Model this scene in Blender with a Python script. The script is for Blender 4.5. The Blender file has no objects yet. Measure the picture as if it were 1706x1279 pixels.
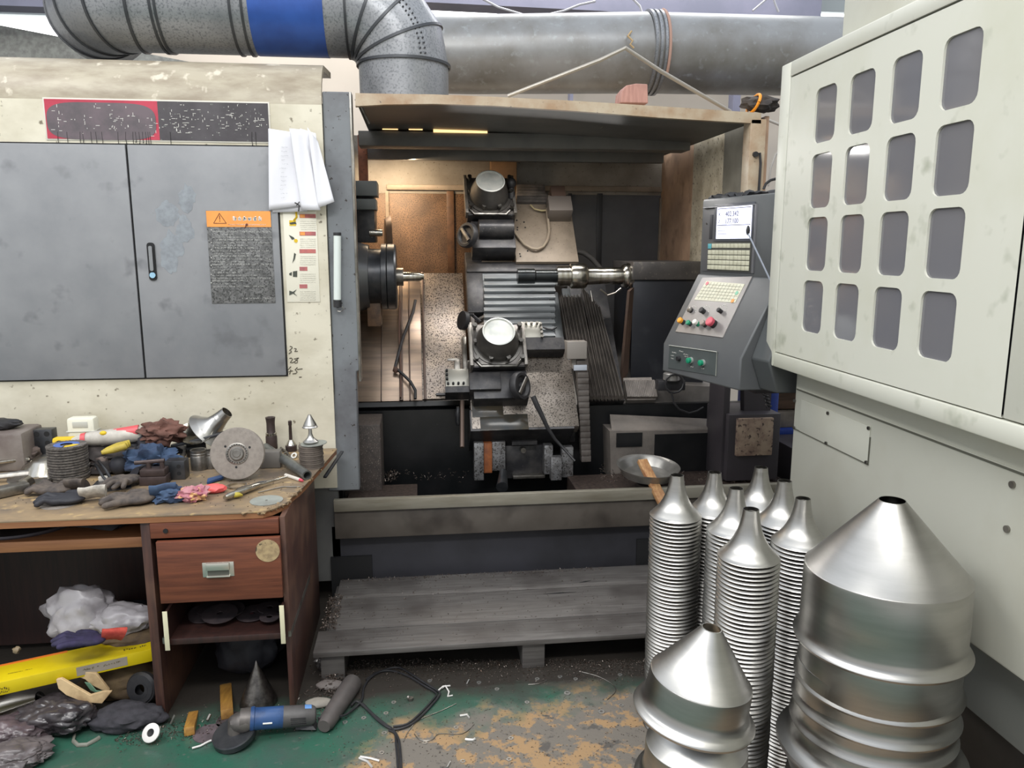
import bpy, bmesh, math, random
from mathutils import Vector as V, Matrix, noise
random.seed(7)
R = math.radians
SC = bpy.context.scene
COL = SC.collection

# ------------------------------------------------------------ camera
FPX, EYE, YAW, PITCH = 1289.0, 1.65, R(6.8), R(10.1)
cd = bpy.data.cameras.new('camera'); cd.sensor_width = 36; cd.sensor_fit = 'HORIZONTAL'
cd.lens = 36 * FPX / 1706; cd.clip_start = .02
cam = bpy.data.objects.new('camera', cd); COL.objects.link(cam)
cam.location = (0, 0, EYE); cam.rotation_euler = (R(90) - PITCH, 0, -YAW)
SC.camera = cam

# ------------------------------------------------------------ world, lamps, exposure
SC.view_settings.view_transform = 'Standard'; SC.view_settings.look = 'None'
SC.view_settings.gamma = 1; SC.view_settings.exposure = 0.3
SC.view_settings.use_curve_mapping = False
w = bpy.data.worlds.new('hall_daylight'); SC.world = w; w.use_nodes = True
nt = w.node_tree; bg = nt.nodes['Background']
tc = nt.nodes.new('ShaderNodeTexCoord'); sx = nt.nodes.new('ShaderNodeSeparateXYZ')
cr = nt.nodes.new('ShaderNodeValToRGB')
nt.links.new(tc.outputs['Generated'], sx.inputs[0]); nt.links.new(sx.outputs['Z'], cr.inputs[0])
e = cr.color_ramp.elements
e[0].position = 0.0; e[0].color = (.56, .56, .55, 1)
e[1].position = .62; e[1].color = (.78, .84, .92, 1)
q = cr.color_ramp.elements.new(.2); q.color = (.50, .51, .52, 1)
nt.links.new(cr.outputs[0], bg.inputs[0]); bg.inputs[1].default_value = 1.1

def area(name, loc, rot, sx_, sy_, power, color=(1, 1, 1)):
    l = bpy.data.lights.new(name, 'AREA'); l.shape = 'RECTANGLE'; l.size = sx_; l.size_y = sy_
    l.energy = power; l.color = color
    o = bpy.data.objects.new(name, l); COL.objects.link(o); o.location = loc; o.rotation_euler = rot
    return o
area('unseen_hall_light', (-0.6, -0.6, 4.4), (R(18), 0, 0), 2.6, .5, 110, (1, .985, .95))  # overhead strip lights of the hall, unseen above the frame
area('unseen_hall_light', (-2.8, 1.3, 4.4), (0, R(-16), 0), .5, 2.4, 62, (1, .985, .95))
area('unseen_hall_light', (0.9, 1.7, 4.8), (0, 0, 0), 2.4, .6, 30, (1, .985, .95))
area('unseen_hall_light', (0.6, 5.9, 4.3), (R(18), 0, 0), 5, .4, 70, (1, .98, .95))  # unseen light added behind the machines to brighten the back wall
area('unseen_bay_light', (0.62, 4.15, 2.17), (R(-12), 0, 0), .9, .08, 8, (1, .97, .93))  # unseen light added under the bay ceiling for the cups and slanted bed
area('machine_lamp', (-0.18, 4.72, 2.12), (R(22), R(-8), 0), .35, .10, 8, (1, .76, .50))

# ------------------------------------------------------------ rays through photo points onto real planes
def ray(u, v):
    a = (u - 853) / FPX; b = -(v - 639.5) / FPX
    cp, sp = math.cos(PITCH), math.sin(PITCH)
    fy = cp + b * sp; fz = -sp + b * cp; c, s = math.cos(YAW), math.sin(YAW)
    return V((a * c + fy * s, -a * s + fy * c, fz))
C0 = V((0, 0, EYE))
def RP(u, v, pl):
    p, n = pl; d = ray(u, v); return C0 + d * ((V(p) - C0).dot(V(n)) / d.dot(V(n)))
def PY(u, v, y): return RP(u, v, ((0, y, 0), (0, -1, 0)))
def PX(u, v, x): return RP(u, v, ((x, 0, 0), (-1, 0, 0)))
def PZ(u, v, z): return RP(u, v, ((0, 0, z), (0, 0, 1)))

# ------------------------------------------------------------ mesh builder
class M:
    def __init__(s, mtx=None): s.v = []; s.f = []; s.mtx = mtx
    def add(s, vs, fs):
        b = len(s.v)
        s.v += [(s.mtx @ V(p)) if s.mtx else V(p) for p in vs]
        s.f += [tuple(b + i for i in f) for f in fs]; return s
    def box(s, x0, x1, y0, y1, z0, z1, c=0):
        x0, x1 = min(x0, x1), max(x0, x1); y0, y1 = min(y0, y1), max(y0, y1); z0, z1 = min(z0, z1), max(z0, z1)
        c = min(c, (x1 - x0) * .3, (y1 - y0) * .3, (z1 - z0) * .3)
        if c <= 0:
            vs = [(x, y, z) for z in (z0, z1) for y in (y0, y1) for x in (x0, x1)]
            return s.add(vs, [(0, 2, 3, 1), (4, 5, 7, 6), (0, 1, 5, 4), (2, 6, 7, 3), (0, 4, 6, 2), (1, 3, 7, 5)])
        bm = bmesh.new(); bmesh.ops.create_cube(bm, size=1)
        for q in bm.verts: q.co = V(((x0 + x1) / 2 + q.co.x * (x1 - x0), (y0 + y1) / 2 + q.co.y * (y1 - y0), (z0 + z1) / 2 + q.co.z * (z1 - z0)))
        bmesh.ops.bevel(bm, geom=list(bm.edges), offset=c, segments=2, affect='EDGES', profile=.5)
        bm.verts.index_update(); vs = [q.co.copy() for q in bm.verts]; fs = [[q.index for q in f.verts] for f in bm.faces]
        bm.free(); return s.add(vs, fs)
    def prism(s, pts, d, holes=None):
        pts = [V(p) for p in pts]; n = len(pts); d = V(d)
        return s.add(pts + [p + d for p in pts], [tuple(range(n)), tuple(range(2 * n - 1, n - 1, -1))] +
                     [(i, i + n, (i + 1) % n + n, (i + 1) % n) for i in range(n)])
    def lathe(s, prof, o=(0, 0, 0), ax=(0, 0, 1), n=40, a0=0, a1=360, cap=False):
        ax = V(ax).normalized(); o = V(o); q = ax.to_track_quat('Z', 'Y').to_matrix()
        full = abs(a1 - a0) >= 360; k = n if full else n + 1; vs = []
        for (h, r) in prof:
            for i in range(k):
                t = R(a0 + (a1 - a0) * i / n); vs.append(o + q @ V((r * math.cos(t), r * math.sin(t), h)))
        fs = []
        for j in range(len(prof) - 1):
            for i in range(n):
                a, b = j * k + i, j * k + (i + 1) % k; fs.append((a, b, b + k, a + k))
        if cap:
            fs.append(tuple(range(k - 1, -1, -1))); m0 = (len(prof) - 1) * k; fs.append(tuple(range(m0, m0 + k)))
        return s.add(vs, fs)
    def cyl(s, a, b, r, r2=None, n=24, c=0):
        a, b = V(a), V(b); L = (b - a).length; r2 = r if r2 is None else r2
        pr = [(0, r), (L, r2)] if not c else [(0, r - c), (c, r), (L - c, r2), (L, r2 - c)]
        return s.lathe(pr, a, b - a, n, cap=True)
    def tube(s, pts, r, n=8, rs=None, cap=True, flat=1):
        pts = [V(p) for p in pts]; vs = []; prev = None; N = len(pts)
        for i, p in enumerate(pts):
            t = (pts[min(i + 1, N - 1)] - pts[max(i - 1, 0)]).normalized()
            if prev is None: u = t.orthogonal().normalized()
            else:
                u = prev - t * prev.dot(t); u = u.normalized() if u.length > 1e-6 else t.orthogonal().normalized()
            prev = u; w_ = t.cross(u); rr = rs[i] if rs else r
            for k in range(n):
                a = 2 * math.pi * k / n; vs.append(p + u * (math.cos(a) * rr) + w_ * (math.sin(a) * rr * flat))
        fs = [(i * n + k, i * n + (k + 1) % n, (i + 1) * n + (k + 1) % n, (i + 1) * n + k) for i in range(N - 1) for k in range(n)]
        if cap: fs += [tuple(range(n - 1, -1, -1)), tuple(range((N - 1) * n, N * n))]
        return s.add(vs, fs)
    def blob(s, c, rx, ry, rz, sub=3, amp=0, fr=3, seed=0, rot=None, ridge=False):
        bm = bmesh.new(); bmesh.ops.create_icosphere(bm, subdivisions=sub, radius=1)
        vs = []
        for q in bm.verts:
            p = q.co.copy(); k = 1
            if amp and ridge:
                d1 = noise.voronoi(p * fr + V((seed, seed * 1.7, 0)))[0]; d2 = noise.voronoi(p * fr * 2.3 + V((seed, 0, seed)))[0]
                k = 1 + amp * ((d1[1] - d1[0]) * .75 + (d2[1] - d2[0]) * .35 - .35 + .5 * noise.noise(p * 1.3 + V((seed, 0, 0))))
            elif amp:
                nn = noise.fractal(p * fr + V((seed, seed * 2.3, 0)), .7, 2.0, 4)
                k = 1 + amp * nn
            p = V((p.x * rx * k, p.y * ry * k, p.z * rz * k))
            if rot: p = rot @ p
            vs.append(V(c) + p)
        bm.verts.index_update(); fs = [[q.index for q in f.verts] for f in bm.faces]; bm.free()
        return s.add(vs, fs)

PROP = {}
def tag(o, label=None, cat=None, group=None, kind=None):
    if label: o['label'] = label
    if cat: o['category'] = cat
    if group: o['group'] = group
    if kind: o['kind'] = kind
    return o
def root_of(o):
    while o.parent: o = o.parent
    return o
def B(m, name, mat, parent=None, label=None, cat=None, group=None, kind=None, smooth=35, local=False, bevel=0, solid=0, remesh=0, sub=0):
    """links the collected shapes as one mesh object (world coordinates unless local)"""
    vs = m.v
    if parent and not local:
        rl = root_of(parent).location; vs = [p - rl for p in vs]; off = None
    elif not parent and not local:
        mn = [min(p[i] for p in vs) for i in range(3)]; mx = [max(p[i] for p in vs) for i in range(3)]
        off = V(((mn[0] + mx[0]) / 2, (mn[1] + mx[1]) / 2, mn[2])); vs = [p - off for p in vs]
    else: off = None
    me = bpy.data.meshes.new(name); me.from_pydata([tuple(p) for p in vs], [], m.f); me.update()
    bm = bmesh.new(); bm.from_mesh(me)
    bmesh.ops.recalc_face_normals(bm, faces=bm.faces); bm.to_mesh(me); bm.free()
    if smooth:
        me.polygons.foreach_set('use_smooth', [True] * len(me.polygons)); me.set_sharp_from_angle(angle=R(smooth))
    me.materials.append(mat)
    o = bpy.data.objects.new(name, me); COL.objects.link(o)
    if off: o.location = off
    if parent: o.parent = parent
    if remesh:
        d = o.modifiers.new('r', 'REMESH'); d.mode = 'VOXEL'; d.voxel_size = remesh; d.use_smooth_shade = True
        d = o.modifiers.new('s', 'SMOOTH'); d.iterations = 4; d.factor = .6
    if bevel:
        d = o.modifiers.new('b', 'BEVEL'); d.width = bevel; d.segments = 2; d.limit_method = 'ANGLE'; d.angle_limit = R(40)
    if solid:
        d = o.modifiers.new('t', 'SOLIDIFY'); d.thickness = solid; d.offset = 0
    return tag(o, label, cat, group, kind)
def Bs(m, name, mt, parent, **k):
    """one part per separate piece of the collected shapes"""
    par = list(range(len(m.v)))
    def fd(i):
        while par[i] != i: par[i] = par[par[i]]; i = par[i]
        return i
    for f in m.f:
        for q in f[1:]: par[fd(q)] = fd(f[0])
    g = {}
    for f in m.f: g.setdefault(fd(f[0]), []).append(f)
    for fs in g.values():
        ids = sorted({i for f in fs for i in f}); mp = {i: j for j, i in enumerate(ids)}
        q = M(); q.v = [m.v[i] for i in ids]; q.f = [tuple(mp[i] for i in f) for f in fs]; o = B(q, name, mt, parent, **k)
    return o
def T(name, label, cat, loc=(0, 0, 0), group=None, rot=None):
    o = bpy.data.objects.new(name, None); COL.objects.link(o); o.location = loc; o.empty_display_size = .05
    if rot: o.rotation_euler = rot
    return tag(o, label, cat, group)
KIDS = {}
def dup(root, loc, rot=None, label=None, group=None):
    r = root.copy(); COL.objects.link(r); r.location = loc
    if rot is not None: r.rotation_euler = rot
    if label: r['label'] = label
    if group: r['group'] = group
    for ch in list(root.children):
        c = ch.copy(); COL.objects.link(c); c.parent = r
        for g in ch.children:
            d = g.copy(); COL.objects.link(d); d.parent = c
    return r
def text(s, name, mat, parent, pos, xdir, ydir, h, sx_=1.0, align='CENTER'):
    c = bpy.data.curves.new(name, 'FONT'); c.body = s; c.size = h * 1.38; c.align_x = align; c.align_y = 'CENTER'
    c.extrude = .0004; c.resolution_u = 3
    t = bpy.data.objects.new('t', c); COL.objects.link(t)
    dg = bpy.context.evaluated_depsgraph_get(); me = bpy.data.meshes.new_from_object(t.evaluated_get(dg))
    bpy.data.objects.remove(t); X = V(xdir).normalized(); Y = V(ydir).normalized(); Z = X.cross(Y)
    mm = M(); mm.add([V(pos) + X * q.co.x * sx_ + Y * q.co.y + Z * q.co.z for q in me.vertices], [list(p.vertices) for p in me.polygons])
    bpy.data.meshes.remove(me)
    return B(mm, name, mat, parent, smooth=0)

# ------------------------------------------------------------ procedural materials
def rgb(c): # photo-ish sRGB 0-255 to linear
    f = lambda x: x / 12.92 if x <= .04045 else ((x + .055) / 1.055) ** 2.4
    return tuple(f(x / 255) for x in c) + (1,)
MATS = {}
def mat(name, c1, c2=None, rough=.5, metal=0, sc=6, lo=.4, hi=.65, c3=None, sc3=60, lo3=.6, hi3=.66, bump=0, bsc=40, stretch=None,
        emit=None, es=1, alpha=None, trans=0, aniso=0, wave=None, rvar=0, spec=.5, coat=0):
    if name in MATS: return MATS[name]
    m = bpy.data.materials.new(name); m.use_nodes = True; n = m.node_tree.nodes; L = m.node_tree.links; p = n['Principled BSDF']
    p.inputs['Roughness'].default_value = rough; p.inputs['Metallic'].default_value = metal
    p.inputs['Specular IOR Level'].default_value = spec
    if coat: p.inputs['Coat Weight'].default_value = coat
    p.inputs['Base Color'].default_value = rgb(c1)
    co = n.new('ShaderNodeTexCoord'); src = co.outputs['Object']
    if stretch:
        mp = n.new('ShaderNodeMapping'); mp.inputs['Scale'].default_value = stretch; L.new(src, mp.inputs[0]); src2 = mp.outputs[0]
    else: src2 = src
    out = None
    def nz(s_, scale, det=5, rg=.6):
        q = n.new('ShaderNodeTexNoise'); q.inputs['Scale'].default_value = scale; q.inputs['Detail'].default_value = det
        q.inputs['Roughness'].default_value = rg; L.new(s_, q.inputs['Vector']); return q.outputs['Fac']
    def ramp(f, a, b):
        r = n.new('ShaderNodeMapRange'); r.inputs[1].default_value = a; r.inputs[2].default_value = b; L.new(f, r.inputs[0]); return r.outputs[0]
    def mix(f, a, b):
        x = n.new('ShaderNodeMix'); x.data_type = 'RGBA'; L.new(f, x.inputs[0])
        for i, q in ((6, a), (7, b)):
            if isinstance(q, tuple): x.inputs[i].default_value = q
            else: L.new(q, x.inputs[i])
        return x.outputs[2]
    if c2:
        f1 = ramp(nz(src2, sc), lo, hi); out = mix(f1, rgb(c1), rgb(c2))
        if rvar:
            rr = n.new('ShaderNodeMapRange'); rr.inputs[3].default_value = rough; rr.inputs[4].default_value = rough + rvar
            L.new(f1, rr.inputs[0]); L.new(rr.outputs[0], p.inputs['Roughness'])
    if c3:
        f3 = ramp(nz(src, sc3, 3, .5), lo3, hi3); out = mix(f3, out if out else rgb(c1), rgb(c3))
    if out: L.new(out, p.inputs['Base Color'])
    if bump:
        bp = n.new('ShaderNodeBump'); bp.inputs['Strength'].default_value = bump; bp.inputs['Distance'].default_value = .004
        L.new(nz(src2, bsc, 4), bp.inputs['Height']); L.new(bp.outputs[0], p.inputs['Normal'])
    if aniso:
        tg = n.new('ShaderNodeTangent'); tg.direction_type = 'RADIAL'; tg.axis = 'Z'
        p.inputs['Anisotropic'].default_value = aniso; L.new(tg.outputs[0], p.inputs['Tangent'])
    if emit:
        p.inputs['Emission Color'].default_value = rgb(emit); p.inputs['Emission Strength'].default_value = es
    if alpha is not None: p.inputs['Alpha'].default_value = alpha
    if trans: p.inputs['Transmission Weight'].default_value = trans
    MATS[name] = m; return m

cream = mat('worn_cream_paint', (214, 208, 190), (176, 168, 146), .45, sc=2.2, lo=.42, hi=.72, c3=(120, 110, 92), sc3=38, lo3=.66, hi3=.74, rvar=.15, stretch=(1, 1, 1.6))
creamtop = mat('grimy_cream_paint', (172, 163, 144), (142, 130, 112), .4, sc=5, stretch=(1, 3, 3), c3=(205, 196, 178), sc3=16, lo3=.62, hi3=.70)
graydoor = mat('grey_door_paint', (124, 126, 130), (144, 145, 148), .42, sc=3, lo=.35, hi=.7, c3=(110, 111, 115), sc3=9, lo3=.6, hi3=.75)
graycol = mat('grey_sheet_paint', (118, 122, 126), (92, 92, 96), .38, sc=4, lo=.45, hi=.7, c3=(52, 44, 40), sc3=55, lo3=.68, hi3=.72)
ironedge = mat('bare_edge_metal', (150, 148, 142), (110, 106, 98), .35, .6, sc=9)
blackgap = mat('dark_seam', (22, 22, 24), rough=.7)
darkoil = mat('oily_dark_iron', (48, 48, 51), (72, 70, 70), .38, .35, sc=14, c3=(96, 92, 88), sc3=70, lo3=.66, hi3=.74, bump=.1)
pitblack = mat('oily_black_pit', (16, 18, 20), (28, 28, 30), .35, sc=8, c3=(90, 90, 88), sc3=120, lo3=.74, hi3=.78)
rust = mat('rust_brown_sheet', (122, 94, 70), (88, 68, 52), .5, .1, sc=5, c3=(60, 44, 36), sc3=150, lo3=.5, hi3=.62)
chipgray = mat('chip_strewn_sheet', (128, 118, 110), (150, 136, 122), .35, .55, sc=9, c3=(58, 50, 46), sc3=130, lo3=.5, hi3=.62)
rail = mat('dull_stainless_sill', (146, 142, 130), (118, 112, 98), .36, .25, sc=3, stretch=(.6, 4, 4))
face = mat('stained_grey_sheet', (90, 84, 78), (72, 66, 60), .5, .05, sc=2.5, c3=(50, 44, 40), sc3=6, lo3=.5, hi3=.75)
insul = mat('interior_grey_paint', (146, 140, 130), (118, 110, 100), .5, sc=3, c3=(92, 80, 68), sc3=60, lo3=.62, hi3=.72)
insdark = mat('interior_dark_grey_paint', (104, 103, 101), (86, 86, 85), .5, sc=3)  # darker grey paint: bay ceiling, left inner panel, rear cabinet, recessed base
beige = mat('dusty_beige_casting', (150, 136, 120), (124, 112, 98), .5, .1, sc=6, c3=(90, 78, 66), sc3=90, lo3=.66, hi3=.72)
postbeige = mat('machine_frame_paint', (186, 172, 150), (160, 132, 104), .45, sc=6, c3=(110, 96, 84), sc3=50, lo3=.66, hi3=.72)
steel = mat('spun_stainless', (180, 178, 174), (166, 164, 160), .31, 1, sc=3, stretch=(1, 1, 8), aniso=.65)
steeldk = mat('polished_rim_steel', (214, 213, 210), rough=.18, metal=1)
turned = mat('turned_steel', (190, 186, 178), (160, 154, 140), .22, 1, sc=8, stretch=(8, 1, 1))
pin = mat('dull_steel', (150, 146, 140), (112, 108, 102), .36, .9, sc=20)
gunmetal = mat('gunmetal', (66, 68, 72), (88, 88, 90), .36, .7, sc=14)
brown = mat('brown_oxide_steel', (78, 66, 64), (60, 50, 48), .45, .4, sc=22)
screwm = mat('bolt_steel', (120, 118, 114), (80, 78, 76), .35, .9, sc=30)
duct = mat('galvanised_duct', (152, 154, 158), (128, 131, 135), .34, .4, sc=4, c3=(116, 119, 124), sc3=110, lo3=.5, hi3=.66, bump=.05, bsc=60)
duct2 = mat('grimy_galvanised_duct', (152, 153, 154), (128, 126, 122), .36, .4, sc=3, c3=(164, 168, 170), sc3=22, lo3=.6, hi3=.8)
bluefilm = mat('blue_film', (48, 86, 164), (40, 72, 142), .38, .1, sc=6)
white = mat('white_machine_paint', (208, 208, 196), (200, 200, 184), .42, sc=2, lo=.45, hi=.7, c3=(164, 167, 150), sc3=11, lo3=.62, hi3=.80)
whiteshade = mat('white_lower_paint', (202, 202, 190), (192, 190, 176), .45, sc=1.5, lo=.5, hi=.7)
plinth = mat('grey_green_plinth', (142, 145, 140), rough=.5)
glass = mat('smoked_window_glass', (110, 110, 116), (120, 118, 120), .08, 0, sc=1, spec=.7)
wood = None
def woodmat(name, a, b, ax=0, rough=.45, k=1, dirt=None):
    st = [14, 14, 14]; st[ax] = .9
    return mat(name, a, b, rough, sc=5 * k, lo=.35, hi=.65, stretch=tuple(st), c3=dirt, sc3=5, lo3=.5, hi3=.8, bump=.08)
drawerwood = woodmat('red_brown_laminate', (116, 66, 46), (90, 49, 35))
sidewood = woodmat('dark_worn_laminate', (84, 56, 48), (58, 40, 38), ax=2, dirt=(112, 82, 66))
edgewood = woodmat('worn_top_edge', (150, 104, 70), (128, 84, 56))
topwood = mat('grimy_desktop', (150, 128, 98), (104, 92, 80), .5, sc=7, lo=.38, hi=.62, c3=(176, 150, 108), sc3=22, lo3=.6, hi3=.72, stretch=(.6, 1, 1))
darkwood = woodmat('dark_panel_wood', (56, 34, 30), (42, 27, 25), ax=2)
palletwood = woodmat('grey_pallet_wood', (100, 97, 94), (80, 76, 74), dirt=(60, 55, 53))
stickwood = woodmat('pine_stick', (190, 150, 104), (150, 104, 70), ax=1, dirt=(120, 76, 60))
blockwood = woodmat('pine_block', (176, 132, 62), (140, 98, 46), ax=1, dirt=(104, 76, 48))
chipboard = mat('crumbling_chipboard', (150, 128, 98), (86, 68, 50), .9, sc=60, bump=.6, bsc=90)
paper = mat('white_paper', (226, 226, 232), rough=.7)
ink = mat('grey_ink', (128, 128, 134), rough=.8)
blackink = mat('black_ink', (34, 32, 32), rough=.7)
sgray = mat('worn_sign_grey', (92, 92, 92), (124, 124, 124), .5, sc=40, c3=(66, 66, 66), sc3=150, lo3=.5, hi3=.6)
orange = mat('orange_label', (238, 158, 80), (226, 148, 76), .5, sc=8)
whitetext = mat('white_print', (222, 220, 214), rough=.6)
pinktext = mat('dull_red_label', (190, 110, 104), (160, 96, 100), .6, sc=30)
yellow = mat('yellow_label', (222, 186, 40), rough=.6)
stick = mat('cream_sticker', (226, 222, 206), rough=.5)
redplate = mat('red_nameplate', (186, 62, 82), (160, 50, 68), .4, sc=6)
blackplate = mat('black_nameplate', (58, 54, 58), (76, 72, 76), .45, sc=7, c3=(108, 112, 108), sc3=90, lo3=.66, hi3=.7)
screen = mat('lit_screen', (225, 228, 250), rough=.3, emit=(228, 230, 252), es=.95)
screentext = mat('screen_print', (44, 44, 84), rough=.5)
console_m = mat('console_grey', (88, 90, 92), (98, 100, 101), .4, sc=3)
console_l = mat('console_panel_grey', (142, 138, 136), (130, 126, 124), .35, .2, sc=4)
console_g = mat('console_green_grey', (78, 84, 84), (88, 92, 92), .42, sc=4)
keys = mat('cream_keys', (204, 202, 180), (186, 184, 162), .5, sc=30)
green = mat('green_button', (26, 140, 104), rough=.35)
red = mat('red_button', (200, 80, 96), rough=.35)
rubber = mat('black_rubber', (34, 34, 37), (48, 47, 49), .5, sc=20)
graphite = mat('grey_power_tool_body', (70, 68, 68), (86, 83, 82), .5, sc=12)
bluetool = mat('blue_tool_body', (48, 80, 128), (36, 60, 100), .4, sc=14)
glovegray = mat('grimy_glove', (96, 86, 78), (62, 56, 54), .8, sc=24, bump=.3)
gloveblack = mat('black_coated_glove', (44, 44, 50), (34, 34, 40), .65, sc=16, bump=.2)
glovewhite = mat('white_knit_cuff', (190, 184, 174), (150, 144, 136), .9, sc=40, bump=.3)
clothblue = mat('blue_cloth', (58, 78, 106), (42, 54, 78), .85, sc=20, bump=.3)
clothred = mat('patterned_cloth', (176, 124, 130), (150, 70, 92), .85, sc=26, c3=(214, 170, 120), sc3=30, lo3=.56, hi3=.62, bump=.3)
clothbrown = mat('brown_rag', (112, 78, 68), (84, 58, 50), .9, sc=18, bump=.6, bsc=60)
clothgrey = mat('grey_rag', (110, 96, 90), (76, 68, 64), .9, sc=16, bump=.6, bsc=60)
discm = mat('grey_abrasive', (138, 130, 122), (124, 116, 109), .6, sc=60, bump=.1)
discdark = mat('dark_sanding_disc', (66, 56, 58), (48, 42, 46), .7, sc=20)
discred = mat('worn_red_sanding_disc', (118, 66, 74), (84, 54, 60), .7, sc=20)
flapm = mat('flap_disc_abrasive', (112, 106, 100), (70, 66, 64), .8, sc=60, bump=.8, bsc=140)
ringblue = mat('blue_disc_label', (76, 104, 170), rough=.6)
poly = mat('cloudy_plastic', (204, 200, 204), (150, 144, 148), .35, sc=7, trans=.25, alpha=.93)
polydark = mat('dark_plastic_film', (72, 66, 68), (40, 37, 40), .25, sc=9)
yellowbox = mat('yellow_cardboard', (214, 190, 16), (200, 172, 14), .45, sc=4)
orangestripe = mat('orange_print', (220, 116, 40), rough=.5)
navy = mat('navy_glove_knit', (52, 46, 78), (38, 34, 58), .8, sc=30, bump=.3)
kraft = mat('cream_woven_sack', (206, 178, 136), (140, 112, 80), .8, sc=8, bump=.3)
kraftdk = mat('brown_sack', (104, 86, 60), (70, 56, 44), .85, sc=8, bump=.4)
redplastic = mat('salmon_plastic', (226, 98, 94), (206, 84, 84), .45, sc=10)
bottlem = mat('white_plastic', (224, 222, 206), rough=.4)
blueshelf = mat('blue_rack_paint', (36, 66, 150), (30, 52, 124), .45, sc=8)
concrete = mat('rough_plaster', (168, 170, 164), (140, 140, 136), .9, sc=30, lo=.35, hi=.65, bump=.5, bsc=30)
wallcream = mat('cream_wall', (226, 214, 200), (214, 204, 190), .8, sc=1)
beam = mat('lilac_grey_beam', (136, 136, 156), (120, 122, 140), .6, sc=2)
beamlt = mat('pale_roof_sheet', (170, 178, 180), rough=.6)
skyglow = mat('bright_window_daylight', (255, 255, 255), rough=.3, emit=(255, 255, 255), es=2.2)
chipm = mat('metal_chips', (150, 140, 132), (80, 64, 54), .35, .7, sc=90, lo=.4, hi=.6)
chipdark = mat('dark_metal_chips', (84, 72, 66), (50, 42, 40), .5, .5, sc=60)
tape = mat('orange_tape', (240, 150, 30), rough=.5)
pinkblock = mat('pink_brown_block', (186, 142, 130), (166, 122, 112), .7, sc=9, stretch=(8, 8, 1))
dimglow = mat('gap_daylight', (255, 214, 150), emit=(255, 206, 140), es=1.4)
panm = mat('used_steel_pan', (150, 148, 144), (120, 118, 114), .32, .6, sc=8)
bellow = mat('grey_bellows_sheet', (158, 162, 165), (128, 131, 133), .4, .2, sc=6, stretch=(.5, 3, 3))
bellow2 = mat('dark_bellows_fabric', (138, 131, 125), (108, 102, 98), .5, .1, sc=14)

# floor: green paint worn through to ochre and bare grey screed
def floor_material():
    m = bpy.data.materials.new('worn_green_floor_paint'); m.use_nodes = True
    n = m.node_tree.nodes; L = m.node_tree.links; p = n['Principled BSDF']; co = n.new('ShaderNodeTexCoord')
    def nz(s, d=6, r=.6, off=0):
        mp = n.new('ShaderNodeMapping'); mp.inputs['Location'].default_value = (off, off, 0); L.new(co.outputs['Object'], mp.inputs[0])
        q = n.new('ShaderNodeTexNoise'); q.inputs['Scale'].default_value = s; q.inputs['Detail'].default_value = d; q.inputs['Roughness'].default_value = r
        L.new(mp.outputs[0], q.inputs['Vector']); return q.outputs['Fac']
    def rng(f, a, b):
        r = n.new('ShaderNodeMapRange'); r.inputs[1].default_value = a; r.inputs[2].default_value = b; L.new(f, r.inputs[0]); return r.outputs[0]
    def mix(f, a, b):
        x = n.new('ShaderNodeMix'); x.data_type = 'RGBA'; L.new(f, x.inputs[0])
        for i, q in ((6, a), (7, b)):
            if isinstance(q, tuple): x.inputs[i].default_value = q
            else: L.new(q, x.inputs[i])
        return x.outputs[2]
    def math_(op, a, b):
        x = n.new('ShaderNodeMath'); x.operation = op
        for i, q in ((0, a), (1, b)):
            if isinstance(q, (int, float)): x.inputs[i].default_value = q
            else: L.new(q, x.inputs[i])
        return x.outputs[0]
    sp = n.new('ShaderNodeSeparateXYZ'); L.new(co.outputs['Object'], sp.inputs[0])
    x, y = sp.outputs[0], sp.outputs[1]
    # worn aisle: inside an oval round (.75,1.7)
    dx = math_('MULTIPLY', math_('SUBTRACT', x, 1.0), 1 / 1.75); dy = math_('MULTIPLY', math_('SUBTRACT', y, 1.47), 1 / 1.2)
    d = math_('SQRT', math_('ADD', math_('MULTIPLY', dx, dx), math_('MULTIPLY', dy, dy)), 0)
    d = math_('ADD', d, math_('MULTIPLY', math_('SUBTRACT', nz(3.5), .5), .55))
    worn = rng(d, 1.03, .93)
    g = mix(rng(nz(7, off=3), .4, .65), rgb((50, 92, 76)), rgb((66, 84, 76)))
    g = mix(rng(nz(26, off=8), .6, .7), g, rgb((84, 96, 88)))
    w_ = mix(rng(nz(5.5, 9, .7, off=5), .495, .53), rgb((112, 106, 98)), rgb((158, 128, 92)))
    w_ = mix(rng(nz(11, 8, .7, off=14), .58, .62), w_, rgb((84, 80, 76)))
    c = mix(worn, g, w_)
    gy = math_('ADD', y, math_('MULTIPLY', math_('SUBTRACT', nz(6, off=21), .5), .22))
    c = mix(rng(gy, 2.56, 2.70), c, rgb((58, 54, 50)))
    c = mix(rng(nz(120, 2, .5, off=2), .68, .72), c, rgb((56, 50, 48)))
    L.new(c, p.inputs['Base Color'])
    r = n.new('ShaderNodeMapRange'); r.inputs[3].default_value = .28; r.inputs[4].default_value = .55; L.new(worn, r.inputs[0]); L.new(r.outputs[0], p.inputs['Roughness'])
    bp = n.new('ShaderNodeBump'); bp.inputs['Strength'].default_value = .25; bp.inputs['Distance'].default_value = .003
    L.new(nz(60), bp.inputs['Height']); L.new(bp.outputs[0], p.inputs['Normal'])
    return m
def S(m, name, mt, **k): return B(m, name, mt, kind='structure', **k)
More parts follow.
